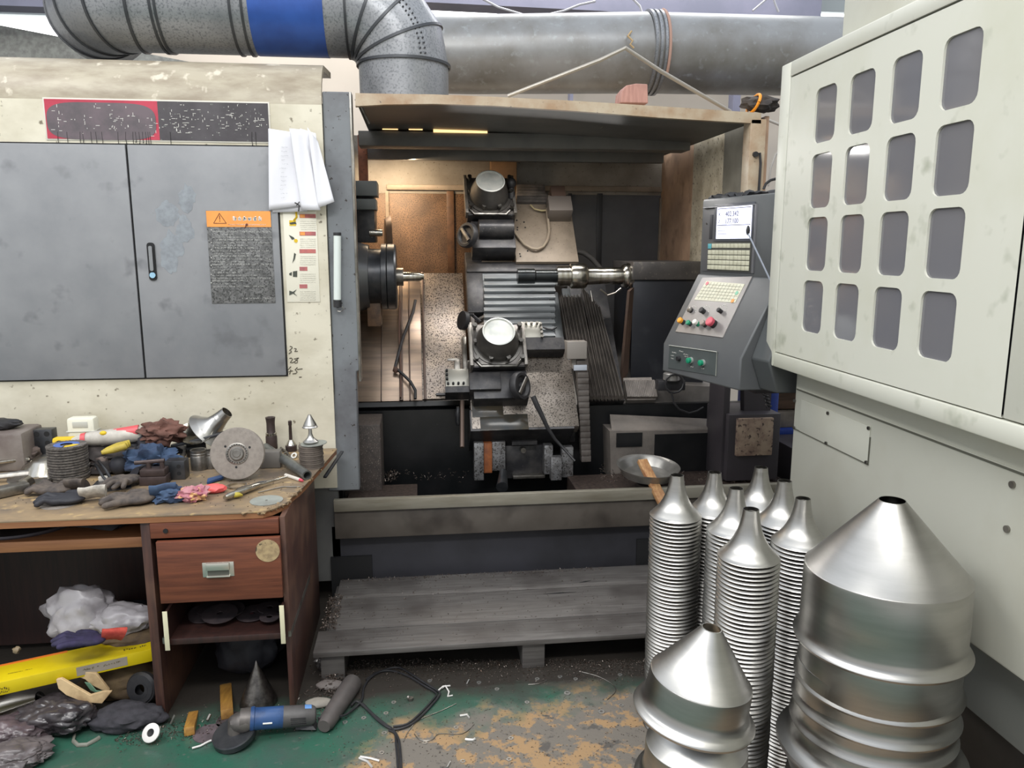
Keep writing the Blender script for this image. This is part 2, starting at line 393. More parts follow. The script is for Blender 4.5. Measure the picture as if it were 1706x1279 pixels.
def illegible(m, o, X, Y, w_, h, dens=.8, cell=.5):
    """a line of worn print too small to read: blocks of strokes, o = left bottom, X/Y unit dirs"""
    X = V(X); Y = V(Y); N = X.cross(Y) * .0006; x = 0
    while x < w_:
        cw = h * cell * random.uniform(.7, 1.3)
        if random.random() < dens:
            for k in range(2):
                a = random.uniform(0, .5); b_ = random.uniform(.5, 1); y0 = random.choice((0, .25, .5)) ; 
                P = o + X * (x + cw * a * .6); Q = o + X * min(w_, x + cw * (b_ * .9))
                m.prism([P + Y * h * y0, Q + Y * h * y0, Q + Y * h * (y0 + .3), P + Y * h * (y0 + .3)], N)
        x += cw * 1.1

# ============================================================ ROOM
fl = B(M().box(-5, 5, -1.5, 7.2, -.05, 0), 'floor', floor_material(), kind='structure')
# put the floor's texture space on world coordinates
for q in fl.data.vertices: q.co += fl.location
fl.location = (0, 0, 0)
YW = 6.9
def wallbox(u0, v0, u1, v1, y, t, m):  # rectangle on a Y plane, t thick backwards
    a = PY(u0, v0, y); b = PY(u1, v1, y); m.box(a.x, b.x, y, y + t, a.z, b.z); return m
mw = M(); mw.box(-5, 5, YW, YW + .2, 0, 3.27); mw.box(-2.2, 5, YW, YW + .2, 3.27, 3.495); S(mw, 'wall_back', wallcream)
mw = M(); mw.box(-5, -2.2, YW, YW + .2, 3.44, 5.2); mw.box(-2.2, 5, YW, YW + .2, 3.68, 5.2); S(mw, 'wall_back', beamlt)
m = M(); m.box(-5, -2.42, YW + .05, YW + .1, 3.27, 3.44); S(m, 'window_1', skyglow)
m = M(); m.box(-2.2, 5, YW + .05, YW + .1, 3.49, 3.69); S(m, 'window_2', skyglow)
S(M().box(-2.42, -2.2, YW - .06, YW + .2, 3.0, 5.2), 'trim_1', wallcream)
a = PY(0, 42, 6.0); b = PY(160, 72, 6.0); c_ = PY(160, 99, 6.0)
S(M().prism([(a.x - 1, 6.0, a.z + .1), (a.x, 6.0, a.z), (b.x + .7, 6.0, b.z - .12), (b.x + .7, 6.0, 2.2), (a.x - 1, 6.0, 2.2)], (0, .15, 0)), 'wall_left', concrete)
a = PY(0, 8, 5.6)
S(M().box(-5, PY(122, 5, 5.6).x, 5.6, 5.75, PY(60, 11, 5.6).z, 4.2), 'trim_2', beam)
a = PY(790, 0, 6.2)
S(M().prism([(PY(640, 0, 6.2).x, 6.2, PY(640, 0, 6.2).z), (PY(1000, 18, 6.2).x, 6.2, PY(1000, 18, 6.2).z), (3.2, 6.2, PY(1090, 22, 6.2).z - .05), (3.2, 6.2, 4.6), (0, 6.2, 4.6)], (0, .2, 0)), 'trim_3', beam)
S(M().box(PY(680, 30, 6.6).x, PY(860, 40, 6.6).x, 6.6, 6.75, PY(700, 40, 6.6).z, PY(700, 22, 6.6).z), 'trim_4', mat('tan_rail', (176, 162, 140), rough=.6))
S(M().box(PY(1214, 160, 6.4).x, PY(1226, 160, 6.4).x, 6.3, 6.4, .0, 3.3), 'trim_5', beam)
S(M().box(PY(946, 160, 6.4).x, PY(951, 160, 6.4).x, 6.3, 6.4, 0, 3.2), 'trim_6', beam)
for i, (pts) in enumerate([[(800, -4), (830, 12), (870, 24), (905, 26), (940, 18), (965, 8), (992, 2)], [(1052, -4), (1066, 10), (1070, 22)], [(1254, 18), (1268, 6), (1280, -4)], [(1288, -4), (1292, 8), (1297, 20)]]):
    m = M(); m.tube([PY(u, v, 5.9) for u, v in pts], .008, 6)
    B(m, 'hanging_wire', mat('pale_wire', (190, 190, 196), rough=.5), label=['long pale wire sagging across the bright roof strip', 'short pale wire hanging above the duct, left of its clamp band', 'short pale wire slanting down to the duct, left of its twin', 'short pale wire hanging above the right end of the long duct'][i], cat='wire')
m = M(); m.tube([PY(104, -4, 4.6), PY(118, 6, 4.5), PY(150, 22, 4.15)], .007, 6)
B(m, 'hanging_wire', mat('pale_wire', (190, 190, 196)), label='thin pale wire running from the top left to the duct bend', cat='wire')

# ============================================================ DUCTS
t = T('ventilation_duct', 'dark galvanised duct with blue band, bending down onto the lathe roof', 'duct', (-.05, 3.9, 2.26))
AZ, DR, DY = 2.735, .215, 3.9
def ring_sweep(m, path, r, n=36):
    m.tube(path, r, n, cap=False)
x0, x1 = -1.22, -.30
m = M(); m.tube([(x0, DY, AZ), (x1, DY, AZ)], DR, 48, cap=False); B(m, 'straight_section', duct, t)
m = M(); pts = []
for i in range(5):  # gored elbow down
    a = R(22.5 * i); pts.append(V((x1 + .25 * math.sin(a), DY, AZ - .25 * (1 - math.cos(a)))))
pts.append(V((x1 + .25, DY, 2.28))); m.tube(pts, DR, 48, rs=[DR, DR, DR, DR, DR * .98, DR * .97], cap=False); B(m, 'elbow', duct, t, smooth=15)
m = M()
for i in range(1, 5):
    a = R(22.5 * i); o = V((x1 + .25 * math.sin(a), DY, AZ - .25 * (1 - math.cos(a)))); d = V((math.cos(a), 0, -math.sin(a)))
    m.lathe([(-.006, DR * 1.0), (-.006, DR * 1.03), (.006, DR * 1.03), (.006, DR * 1.0)], o, d, 48)
for x in (-1.12, -1.10, -.79, -.74, x1): m.lathe([(-.005, DR), (-.005, DR * 1.03), (.005, DR * 1.03), (.005, DR)], (x, DY, AZ), (1, 0, 0), 48)
Bs(m, 'seam_ring', mat('dark_seam_steel', (74, 76, 80), rough=.4, metal=.6), t)
m = M()
for r_ in range(2):
    for i in range(26):
        a = R(90 * i / 25); rr = DR * 1.0
        p = V((x1 + .25 * math.sin(a), 0, AZ - .25 * (1 - math.cos(a)))); dd = V((math.sin(a), 0, math.cos(a)))
        ph = R(62 + 6 * r_); q = V((p.x, DY, p.z)) + dd * rr * math.cos(ph) + V((0, -rr * math.sin(ph), 0)); m.blob(q, .005, .005, .005, 1)
B(m, 'rivet', mat('dark_seam_steel', (74, 76, 80)), t)
m = M(); m.lathe([(0, DR), (0, DR * 1.008), (.32, DR * 1.008), (.32, DR)], (-.715, DY, AZ), (1, 0, 0), 56); B(m, 'blue_band', bluefilm, t, label='blue band round the duct')
m = M(); pts = [V((x0 + .06, DY, AZ))]
for i in range(5):
    a = R(22.5 * i); pts.append(V((x0 - .26 * math.sin(a), DY + .26 * (1 - math.cos(a)), AZ)))
pts.append(pts[-1] + V((0, .05, 0))); m.tube(pts, DR, 48, cap=False); B(m, 'rear_elbow', duct, t, smooth=15)
m = M()
for i in range(0, 4):
    a = R(22.5 * i); m.lathe([(-.006, DR), (-.006, DR * 1.03), (.006, DR * 1.03), (.006, DR)], (x0 - .26 * math.sin(a), DY + .26 * (1 - math.cos(a)), AZ), (-math.cos(a), math.sin(a), 0), 48)
Bs(m, 'rear_seam_ring', mat('dark_seam_steel', (74, 76, 80)), t)

t = T('long_duct', 'long pale galvanised duct crossing behind the lathe roof', 'duct', (1.2, 4.9, 2.58))
LR = .232
m = M(); m.tube([(-.3, 4.9, 2.77), (.3, 4.9, 2.775), (1.4, 4.9, 2.815)], LR, 48, rs=[LR * .93, LR * .95, LR], cap=False); B(m, 'duct_section', duct2, t, label='smoother left half')
m = M(); m.tube([(1.4, 4.9, 2.815), (3.4, 4.9, 2.83)], LR, 48, cap=False); B(m, 'duct_section', duct2, t)
m = M()
for x in (1.41, 1.44, 1.47): m.lathe([(-.008, LR), (-.008, LR * 1.06), (.008, LR * 1.06), (.008, LR)], (x, 4.9, 2.816), (1, 0, 0), 48)
Bs(m, 'clamp_band', duct, t)
m = M(); m.tube([V((1.49, 4.9 - math.cos(a) * LR * 1.05, 2.816 + math.sin(a) * LR * 1.05)) for a in [R(-40 + 6 * i + random.uniform(-1, 1)) for i in range(20)]], .009, 8)
B(m, 'sealant_bead', mat('pink_sealant', (176, 142, 128), rough=.8), t)
m = M(); m.tube([PY(1052, 52, 4.66), PY(1046, 60, 4.64), PY(1054, 68, 4.63), PY(1050, 74, 4.63), PY(1056, 80, 4.63)], .006, 6); B(m, 'foam_blob', mat('tan_foam', (186, 160, 120), rough=.8), t)

# ============================================================ MACHINING CENTRE (right)
XH, XL = 1.32, 1.42
t = T('machining_centre', 'large off-white machining centre with a grid of sixteen dark windows', 'machine', (XL + .6, 1.6, 0))
m = M(); m.box(XL, 3.2, -.4, 2.76, .62, 2.0, .008); B(m, 'lower_body', whiteshade, t)
m = M(); m.box(XL + .10, 3.2, -.4, 2.6, .36, .62, .004); B(m, 'plinth', plinth, t)
m = M(); m.box(XL + .3, 3.1, -.3, 2.5, .0, .36, .004); B(m, 'recessed_base', insdark, t)
m = M(); m.box(XL + .02, 3.2, -.4, 2.64, 2.0, 3.2, .01); B(m, 'upper_body', whiteshade, t)
# housing with real openings
ys = [(1.776, 1.915), (1.998, 2.13), (2.212, 2.345), (2.422, 2.555)]
zs = [(1.36, 1.535), (1.568, 1.745), (1.775, 1.95), (1.985, 2.16)]
Y0, Y1, Z0, Z1 = 1.59, 2.74, 1.262, 2.235
def rrect(y0, y1, z0, z1, r, k=4):
    o = []
    for (cy, cz, a0) in ((y1 - r, z1 - r, 0), (y0 + r, z1 - r, 90), (y0 + r, z0 + r, 180), (y1 - r, z0 + r, 270)):
        for i in range(k + 1):
            a = R(a0 + 90 * i / k); o.append((cy + r * math.cos(a), cz + r * math.sin(a)))
    return o
def holed(m, x, yc, zc, holes_y, holes_z, r, depth):
    for j in range(len(holes_z)):
        for i in range(len(holes_y)):
            y0, y1 = holes_y[i]; z0, z1 = holes_z[j]; a0, a1 = yc[i], yc[i + 1]; b0, b1 = zc[j], zc[j + 1]
            inn = rrect(y0, y1, z0, z1, r); out = []
            k = len(inn) // 4
            for q, (y, z) in enumerate(inn):
                s_ = q // k; e_ = (q % k) / (k - 1); h = .5
                cy, cz = [(a1, b1), (a0, b1), (a0, b0), (a1, b0)][s_]
                if s_ == 0: out.append((a1, z) if e_ < .5 else ((a1, b1) if e_ == .5 else (y, b1)))
                elif s_ == 1: out.append((y, b1) if e_ < .5 else ((a0, b1) if e_ == .5 else (a0, z)))
                elif s_ == 2: out.append((a0, z) if e_ < .5 else ((a0, b0) if e_ == .5 else (y, b0)))
                else: out.append((y, b0) if e_ < .5 else ((a1, b0) if e_ == .5 else (a1, z)))
            n = len(inn)
            m.add([(x, y, z) for y, z in out] + [(x, y, z) for y, z in inn] + [(x + depth, y, z) for y, z in inn],
                  [(i2, (i2 + 1) % n, (i2 + 1) % n + n, i2 + n) for i2 in range(n)] + [(i2 + n, (i2 + 1) % n + n, (i2 + 1) % n + 2 * n, i2 + 2 * n) for i2 in range(n)])
yc = [Y0, 1.957, 2.171, 2.383, Y1]; zc = [Z0, 1.552, 1.76, 1.968, Z1]
m = M(); holed(m, XH, yc, zc, ys, zs, .027, .007)
m.box(XH + .001, XH + .03, Y0, Y1, Z0 - .0, Z0 + .002)
B(m, 'window_door', white, t)
for j in range(4):
    for i in range(4):
        m = M(); y0, y1 = ys[i]; z0, z1 = zs[j]; m.prism([(XH + .0065, y, z) for y, z in rrect(y0 - .006, y1 + .006, z0 - .006, z1 + .006, .03)], (.004, 0, 0)); B(m, 'window_pane', glass, t)
m = M()   # outer frame of the housing with bevelled border
m.box(XH - .004, XH + .5, Y1 + .004, Y1 + .075, 1.205, 2.29, .006); m.box(XH - .004, XH + .5, -.4, Y1 + .004, 1.205, 1.258, .006); m.box(XH - .004, XH + .5, -.4, Y1 + .004, 2.239, 2.29, .006)
B(m, 'housing_frame', white, t)
m = M(); m.box(XH, XH + .03, -.4, Y0 - .004, 1.262, 2.235, .004); B(m, 'fixed_panel', white, t)
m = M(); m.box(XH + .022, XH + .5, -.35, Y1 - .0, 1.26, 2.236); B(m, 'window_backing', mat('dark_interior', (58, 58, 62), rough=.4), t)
m = M(); yq = PX(1449, 740, XL).y; zq = PX(1322, 712, XL).z; m.box(XL - .004, XL, yq, 2.70, zq, 1.085, .001); m.box(XL - .002, XL, -.4, 2.745, 1.118, 1.122); B(m, 'access_plate', whiteshade, t)
m = M(); m.box(XL - .0035, XL - .0005, yq - .004, 2.745, zq - .004, zq); m.box(XL - .0035, XL - .0005, yq - .004, yq, zq, 1.05); m.box(XL - .003, XL, -.4, 2.745, 1.112, 1.1175); B(m, 'panel_seam', mat('seam_grey', (96, 96, 86), rough=.7), t)
for (u, v) in ((1380, 688), (1448, 713), (1377, 738), (1444, 770), (1324, 667), (1323, 712)):
    p = PX(u, v, XL - .004); m = M(); m.cyl(p, p + V((-.005, 0, 0)), .006, n=12); B(m, 'screw', screwm, t)
for (u, v, r_) in ((1688, 807, .009), (1679, 881, .009)):
    p = PX(u, v, XL); m = M(); m.cyl(p, p + V((-.006, 0, 0)), r_, n=16); B(m, 'plug', pin, t)
smudge = mat('grey_green_handprint', (158, 162, 146), (176, 178, 162), .5, sc=20)

# ============================================================ LATHE
YF = 3.48
SL0, SA = V((0, 4.05, .84)), R(50)
sd, sn = V((0, math.cos(SA), math.sin(SA))), V((0, -math.sin(SA), math.cos(SA)))
SMX = Matrix(((1, 0, 0, 0), (0, sd.y, sn.y, SL0.y), (0, sd.z, sn.z, SL0.z), (0, 0, 0, 1)))
def SLC(u, v, n):
    p = RP(u, v, (SL0 + sn * n, sn)); return (p.x, (p - SL0).dot(sd))
def sbox(m, u0, v0, u1, v1, n0, n1, c=.003):
    a = SLC(u0, v0, n1); b = SLC(u1, v1, n1); c2 = SLC(u0, v1, n1); d2 = SLC(u1, v0, n1)
    x0, x1 = (a[0] + c2[0]) / 2, (b[0] + d2[0]) / 2; s0, s1 = (c2[1] + b[1]) / 2, (a[1] + d2[1]) / 2
    m.box(x0, x1, s0, s1, n0, n1, c); return x0, x1, s0, s1
LT = T('turning_lathe', 'big worn grey and cream turning lathe with an open slanted-bed bay', 'machine', (.6, 4.3, 0))
# --- left enclosure (hood section extruded along x)
EX0, EX1 = -2.45, PY(541, 300, YF).x
prof = [(YF, .56), (YF, 2.235)]
for i in range(1, 9):
    a = R(11.25 * i * .75); prof.append((YF + .21 * (1 - math.cos(a)), 2.235 + .20 * math.sin(a)))
prof.append((YF + .42, prof[-1][1] + .03))
def sheet(m, prof, x0, x1, th):
    n = len(prof); inner = []
    for i in range(n):
        a = V(prof[max(i - 1, 0)]); b = V(prof[min(i + 1, n - 1)]); d = (b - a).normalized(); inner.append((prof[i][0] + d.y * th, prof[i][1] - d.x * th))
    pl = prof + inner[::-1]; N = len(pl)
    vs = [(x0, y, z) for y, z in pl] + [(x1, y, z) for y, z in pl]
    fs = [(i, (i + 1) % N, (i + 1) % N + N, i + N) for i in range(N)]
    for i in range(n - 1): 
        fs.append((i, i + 1, N - 2 - i, N - 1 - i)); fs.append((N + i, N + N - 1 - i, N + N - 2 - i, N + i + 1))
    m.add(vs, fs)
m = M(); sheet(m, prof[:2], EX0, EX1, .025); B(m, 'front_enclosure', cream, LT)
m = M(); sheet(m, prof[1:], EX0, EX1, .025); B(m, 'hood_curve', creamtop, LT)
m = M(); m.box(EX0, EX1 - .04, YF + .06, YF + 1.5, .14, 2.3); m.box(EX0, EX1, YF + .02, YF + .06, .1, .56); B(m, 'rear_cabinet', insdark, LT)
# doors
def fpoly(m, uv, y, th):  # polygon given by photo points on plane Y=y, th thick backwards
    m.prism([PY(u, v, y) for u, v in uv], (0, th, 0)); return m
zt = PY(200, 241, YF - .01).z; zb = PY(200, 630, YF - .01).z; xs = PY(226, 430, YF - .01).x; xr = PY(467, 430, YF - .01).x
m = M(); m.box(EX0, xr + .006, YF - .0035, YF + .004, zb - .006, zt + .006); B(m, 'door_gap', blackgap, LT)
m = M(); m.box(EX0, xs - .004, YF - .014, YF - .003, zb, zt, .003); B(m, 'cabinet_door', graydoor, LT)
m = M(); m.box(xs + .004, xr, YF - .014, YF - .003, zb, zt, .003); d2 = B(m, 'cabinet_door', graydoor, LT)
a = PY(244, 404, YF - .016); b = PY(262, 467, YF - .016); hx = (a.x + b.x) / 2; hz = (a.z + b.z) / 2; hw = abs(b.x - a.x) / 2; hh = abs(a.z - b.z) / 2
m = M(); m.prism([(hx + x, YF - .019, hz + z) for x, z in [(p[0] - 0, p[1]) for p in rrect(-hw, hw, -hh, hh, .012)]], (0, .008, 0)); hd = B(m, 'latch', blackgap, d2)
m = M(); m.prism([(hx + p[0], YF - .027, hz + .01 + p[1]) for p in rrect(-hw * .45, hw * .45, -hh * .62, hh * .7, .006)], (0, .01, 0)); B(m, 'latch_lever', mat('silver_latch', (150, 152, 154), rough=.35, metal=.6), d2)
m = M(); m.cyl((hx, YF - .024, hz - hh * .72), (hx, YF - .01, hz - hh * .72), .012, n=20); B(m, 'latch_button', mat('pale_blue_button', (150, 190, 214), rough=.4), d2)
# spilled coolant streaks on the right-hand door
m = M()
for k in range(5):
    p = PY(295 + random.uniform(-18, 18), 330 + 26 * k, YF - .0145); m.blob(p, .03 + .01 * (k % 2), .0006, .05, 3, .5, 2, k)
B(m, 'dried_streak', mat('dried_coolant', (142, 148, 154), (126, 130, 136), .6, sc=30), d2)
# nameplate
def fbox(m, u0, v0, u1, v1, y, th, c=0):
    a = PY(u0, v0, y); b = PY(u1, v1, y); c2 = PY(u0, v1, y); d_ = PY(u1, v0, y)
    x0_, x1_, z1_, z0_ = (a.x + c2.x) / 2, (b.x + d_.x) / 2, (a.z + d_.z) / 2, (b.z + c2.z) / 2
    m.box(x0_, x1_, y, y + th, z0_, z1_, c); return x0_, x1_, z0_, z1_
m = M(); np_ = fbox(m, 74, 166, 450, 236, YF - .003, .004, .001); npo = B(m, 'nameplate', mat('plate_border', (206, 202, 192), rough=.5), LT)
xm = PY(264, 200, YF - .004).x; g_ = .006
m = M(); m.box(np_[0] + g_, xm, YF - .0045, YF - .002, np_[2] + g_, np_[3] - g_); B(m, 'red_half', redplate, npo)
m = M(); m.box(xm, np_[1] - g_, YF - .0045, YF - .002, np_[2] + g_, np_[3] - g_); B(m, 'black_half', blackplate, npo)
m = M(); cx, cz = (np_[0] + xm) / 2, (np_[2] + np_[3]) / 2 - .008; rx, rz = (xm - np_[0]) / 2 - .01, .075
pts = []
for i in range(48):
    a = 2 * math.pi * i / 48; ca, sa = math.cos(a), math.sin(a); pts.append((cx + rx * math.copysign(abs(ca) ** .45, ca), YF - .0055, cz + rz * math.copysign(abs(sa) ** .6, sa) * (1 if sa > 0 else .95)))
m.prism(pts, (0, .001, 0)); B(m, 'worn_patch', mat('greasy_grey_patch', (104, 92, 98), (86, 80, 84), .45, sc=12), npo)
m = M(); random.seed(3)
for (cu, n_) in ((98, 9), (115, 4), (142, 12), (190, 16), (210, 14), (252, 10), (282, 16), (300, 14), (316, 18), (346, 8), (374, 10), (388, 14), (404, 14), (420, 10), (436, 8)):
    for k in range(n_):
        p = PY(cu + random.gauss(0, 9), 203 + random.gauss(0, 12), YF - .0057); h_ = random.random() < .6; w_ = random.uniform(.003, .016); t_ = .0016
        m.box(p.x, p.x + (w_ if h_ else t_), YF - .0062, YF - .005, p.z, p.z + (t_ if h_ else w_ * .8))
B(m, 'letter_remnant', whitetext, npo, kind='stuff')
m = M()
for u in (97, 112, 134, 138, 152, 160, 170, 197, 210, 222, 226, 232, 238, 243, 247, 250, 284, 420, 426):
    p = PY(u, 228, YF - .005); L_ = random.uniform(.02, .05); m.tube([p + V((0, 0, .02)), p + V((random.uniform(-.002, .002), 0, -L_ * .5)), p - V((0, 0, L_))], .0012, 5)
    m.blob(p - V((0, 0, L_)), .0025, .0015, .003, 1)
B(m, 'paint_drip', blackink, npo)
# orange warning sign
m = M(); sg = fbox(m, 348, 351, 455, 505, YF - .0165, .002, .0005); so = B(m, 'warning_sign', sgray, LT)
zsp = PY(400, 378, YF - .017).z
m = M(); m.box(sg[0] + .001, sg[1] - .001, YF - .0178, YF - .016, zsp, sg[3] - .001); B(m, 'orange_header', orange, so)
FX, FZ = V((1, 0, 0)), V((0, 0, 1))
m = M(); p = PY(366, 364, YF - .0182); s_ = .026
tri = [p + V((-s_, 0, -s_ * .75)), p + V((s_, 0, -s_ * .75)), p + V((0, 0, s_ * .85))]; 
for i in range(3): m.tube([tri[i], tri[(i + 1) % 3]], .0013, 5)
m.box(p.x - .0015, p.x + .0015, YF - .0188, YF - .0178, p.z - .004, p.z + .013); m.box(p.x - .0015, p.x + .0015, YF - .0188, YF - .0178, p.z - .012, p.z - .008)
B(m, 'warning_triangle', mat('brown_ink', (110, 60, 40), rough=.6), so)
m = M(); random.seed(5)
for k in range(6):
    p = PY(388 + k * 8.4, 367, YF - .0182)
    for j in range(7):
        h_ = j % 2; m.box(p.x + (0 if h_ else random.uniform(0, .012)), p.x + (.015 if h_ else random.uniform(.002, .014)), YF - .0186, YF - .0178, p.z - .002 + j * .0022, p.z + j * .0022 + (.0005 if h_ else .004))
illegible(m, PY(380, 375, YF - .0182), FX, FZ, .155, .006, 1)
B(m, 'header_print', whitetext, so)
m = M(); m.blob(PY(411, 374, YF - .02), .006, .003, .006, 1); m.tube([PY(411, 374, YF - .02), PY(407, 380, YF - .02)], .0015, 5); B(m, 'chip_stain', mat('brown_ink', (110, 60, 40)), so)
m = M(); v = 387
widths = [1, .38, 1, .8, 1, .6, .7, .95, .62, .8, 1, .55, 1, .25, .9, .5, .75, 1, .6, .38, .9]
for k, w_ in enumerate(widths):
    illegible(m, PY(354, v, YF - .0168), FX, FZ, (sg[1] - sg[0] - .022) * w_, .0062 if k % 3 else .0085, .93); v += 4.55
illegible(m, PY(404, 498, YF - .0168), FX, FZ, .12, .007, .9)
B(m, 'sign_print', mat('faded_print', (186, 186, 182), rough=.7), so)
m = M()
for vv in (383, 404, 416, 429, 442, 457, 471): m.blob(PY(352, vv, YF - .017), .0022, .001, .0022, 1)
Bs(m, 'bullet', whitetext, so)
# strip of pictogram stickers
m = M(); s2 = fbox(m, 475, 352, 530, 503, YF - .003, .003, .0005); st_ = B(m, 'sticker_strip', stick, LT)
m = M()
for k in range(5):
    v0 = 359 + 29.3 * k; fbox(m, 499, v0 - 2.6, 526 if k < 3 else 512, v0 + 4, YF - .0042, .001)
Bs(m, 'red_caption', pinktext, st_)
m = M()
for k in range(2): fbox(m, 500, 357 + 29.3 * k, 508, 362.5 + 29.3 * k, YF - .0046, .001)
Bs(m, 'orange_caption', orange, st_)
m = M()
for k in range(5):
    for j in range(5): illegible(m, PY(500, 369 + 29.3 * k + 3.4 * j, YF - .004), FX, FZ, .066, .0025, .95, 1.2)
B(m, 'caption_print', mat('grey_print', (150, 148, 140), rough=.7), st_)
m = M(); fbox(m, 482, 367, 493, 376, YF - .0042, .001); m.cyl(PY(493, 401, YF - .0045), PY(493, 401, YF - .003), .008, n=20); m.tube([PY(494, 352, YF - .004), PY(495, 362, YF - .0045), PY(490, 368, YF - .0045)], .008, 8, flat=.1); Bs(m, 'yellow_pictogram', yellow, st_)
m = M()
def mini(m, uv): m.prism([PY(u, v, YF - .0048) for u, v in uv], (0, .0012, 0))
mini(m, [(481, 391), (489, 395), (491, 398), (486, 399)]); mini(m, [(490, 421), (493, 423), (491, 432), (487, 438), (489, 429)]); mini(m, [(488, 452), (495, 451), (495, 461), (488, 461)])
mini(m, [(482, 455), (486, 453), (486, 459), (482, 458)]); mini(m, [(482, 484), (488, 486), (494, 482), (490, 488), (495, 493), (488, 489), (482, 492)]); mini(m, [(482, 371), (492, 369), (494, 373), (484, 374)])
Bs(m, 'dark_pictogram', mat('green_black_ink', (70, 74, 66), rough=.7), st_)
# hand-written numbers
m = M()
def pen(pts): m.tube([PY(450 + x / 16.0, 560 + y / 16.0, YF - .001) for x, y in pts], .0019, 6)
for st in ([(528, 265), (580, 280), (590, 310), (515, 375), (560, 390), (565, 420), (500, 465)], [(640, 325), (695, 330), (690, 360), (650, 405), (735, 400)],
           [(515, 585), (570, 580), (600, 610), (535, 705), (600, 700), (640, 680)], [(760, 575), (640, 600), (735, 650), (720, 710), (660, 715), (650, 680), (760, 575)],
           [(555, 805), (425, 955), (605, 920)], [(550, 890), (520, 1010)], [(725, 830), (665, 890), (720, 950), (690, 990), (600, 1000)], [(715, 885), (860, 865)], [(770, 1090), (840, 1085)]): pen(st)
B(m, 'handwriting', mat('pencil', (72, 66, 54), rough=.8), LT, label='32 28 45 written by hand')
# door column beside the bay
cx0 = PY(543, 400, YF).x; cx1 = PY(592, 400, YF).x
m = M(); zc_ = PY(560, 153, YF + .02).z
pts = [(EX1 + .002, zc_), (cx1, zc_), (cx1 + .001, 1.1), (PY(594, 620, YF).x, PY(594, 620, YF).z), (PY(599, 815, YF).x, .54), (PY(546, 815, YF).x, .54), (EX1 + .002, 1.0)]
m.prism([(x, YF + .012, z) for x, z in pts], (0, .05, 0)); B(m, 'bay_door_column', graycol, LT, bevel=.006)
m = M(); m.box(cx1 - .006, cx1 + .004, YF + .006, YF + .075, 1.05, zc_, .003); B(m, 'column_edge', ironedge, LT)
m = M(); a = PY(562, 392, YF - .02); b = PY(562, 500, YF - .02); m.cyl(a, b, .016, n=20, c=.003); hnd = B(m, 'bay_door_handle', mat('white_grip', (214, 222, 218), rough=.35), LT)
m = M(); m.cyl(a + V((0, 0, .0)), a + V((0, 0, .012)), .017); m.cyl(b - V((0, 0, .03)), b, .018); m.cyl(b - V((0, 0, .02)), b + V((0, .03, -.02)), .014)
B(m, 'grip_cap', rubber, hnd)
m = M(); p = PY(566, 514, YF - .01); m.tube([p + V((.016 * math.cos(a_), -.004, .012 * math.sin(a_))) for a_ in [R(k * 30) for k in range(-5, 3)]], .0015, 5); B(m, 'wire_loop', pin, LT)
# --- sill
zs1 = .515
SX0, SX1 = PY(556, 830, 3.45).x, 1.86
m = M(); m.box(SX0, SX1, 3.43, 3.462, zs1 - .055, zs1, .003); B(m, 'sill_rail', rail, LT)
m = M(); m.box(SX0, SX1, 3.445, 3.48, zs1 - .19, zs1 - .054, .003); B(m, 'sill_face', face, LT)
m = M(); m.box(SX0 - .02, SX1, 3.50, 3.54, .10, zs1 - .15); B(m, 'recess_panel', mat('dark_recess_paint', (56, 56, 62), (44, 44, 48), .5, sc=3), LT)
m = M(); m.box(SX0 - .03, PY(620, 950, 3.49).x, 3.485, 3.56, .0, .22); m.box(PY(1060, 940, 3.49).x, PY(1080, 940, 3.49).x, 3.485, 3.56, .0, .24); Bs(m, 'base_opening', blackgap, LT)
m = M(); m.box(-.35, 1.9, 3.6, 5.2, .02, .10); B(m, 'base_frame', darkoil, LT)
# --- chip pan and pit
m = M(); m.box(-.42, 1.86, 3.6, 5.2, .14, .2); m.box(-.42, 1.86, 4.02, 4.06, .2, .80); m.box(-.42, -.38, 3.6, 4.1, .2, .9); B(m, 'chip_pit', pitblack, LT)
m = M(); m.box(-.36, -.03, 3.462, 3.80, .33, .465); m.box(-.03, .25, 3.462, 3.60, .33, .465); m.box(.25, .75, 3.462, 3.52, .33, .455); m.box(.75, 1.84, 3.462, 3.85, .33, .465); B(m, 'chip_tray', chipdark, LT)
m = M(); a = PY(588, 682, 3.72); b = PY(636, 790, 3.72); m.box(a.x - .1, b.x, 3.72, 3.98, .35, PY(610, 708, 3.72).z, .006); B(m, 'bed_foot', mat('speckled_foot', (72, 64, 60), (56, 50, 48), .6, sc=30, c3=(120, 112, 104), sc3=160, lo3=.6, hi3=.68), LT)
m = M(); p = PY(610, 770, 3.66)
random.seed(11)
for k in range(240):
    u_ = random.choice((random.uniform(598, 640), random.uniform(598, 790), random.uniform(640, 660))); q = PZ(u_, random.uniform(790, 806), .462) + V((0, random.uniform(0, .06), random.uniform(0, .03)))
    d_ = V((random.gauss(0, 1), random.gauss(0, 1), random.gauss(0, .6))).normalized() * random.uniform(.006, .018); m.tube([q, q + d_ * .5 + V((0, 0, .003)), q + d_], .0011, 4)
B(m, 'loose_chips', chipm, LT, kind='stuff')
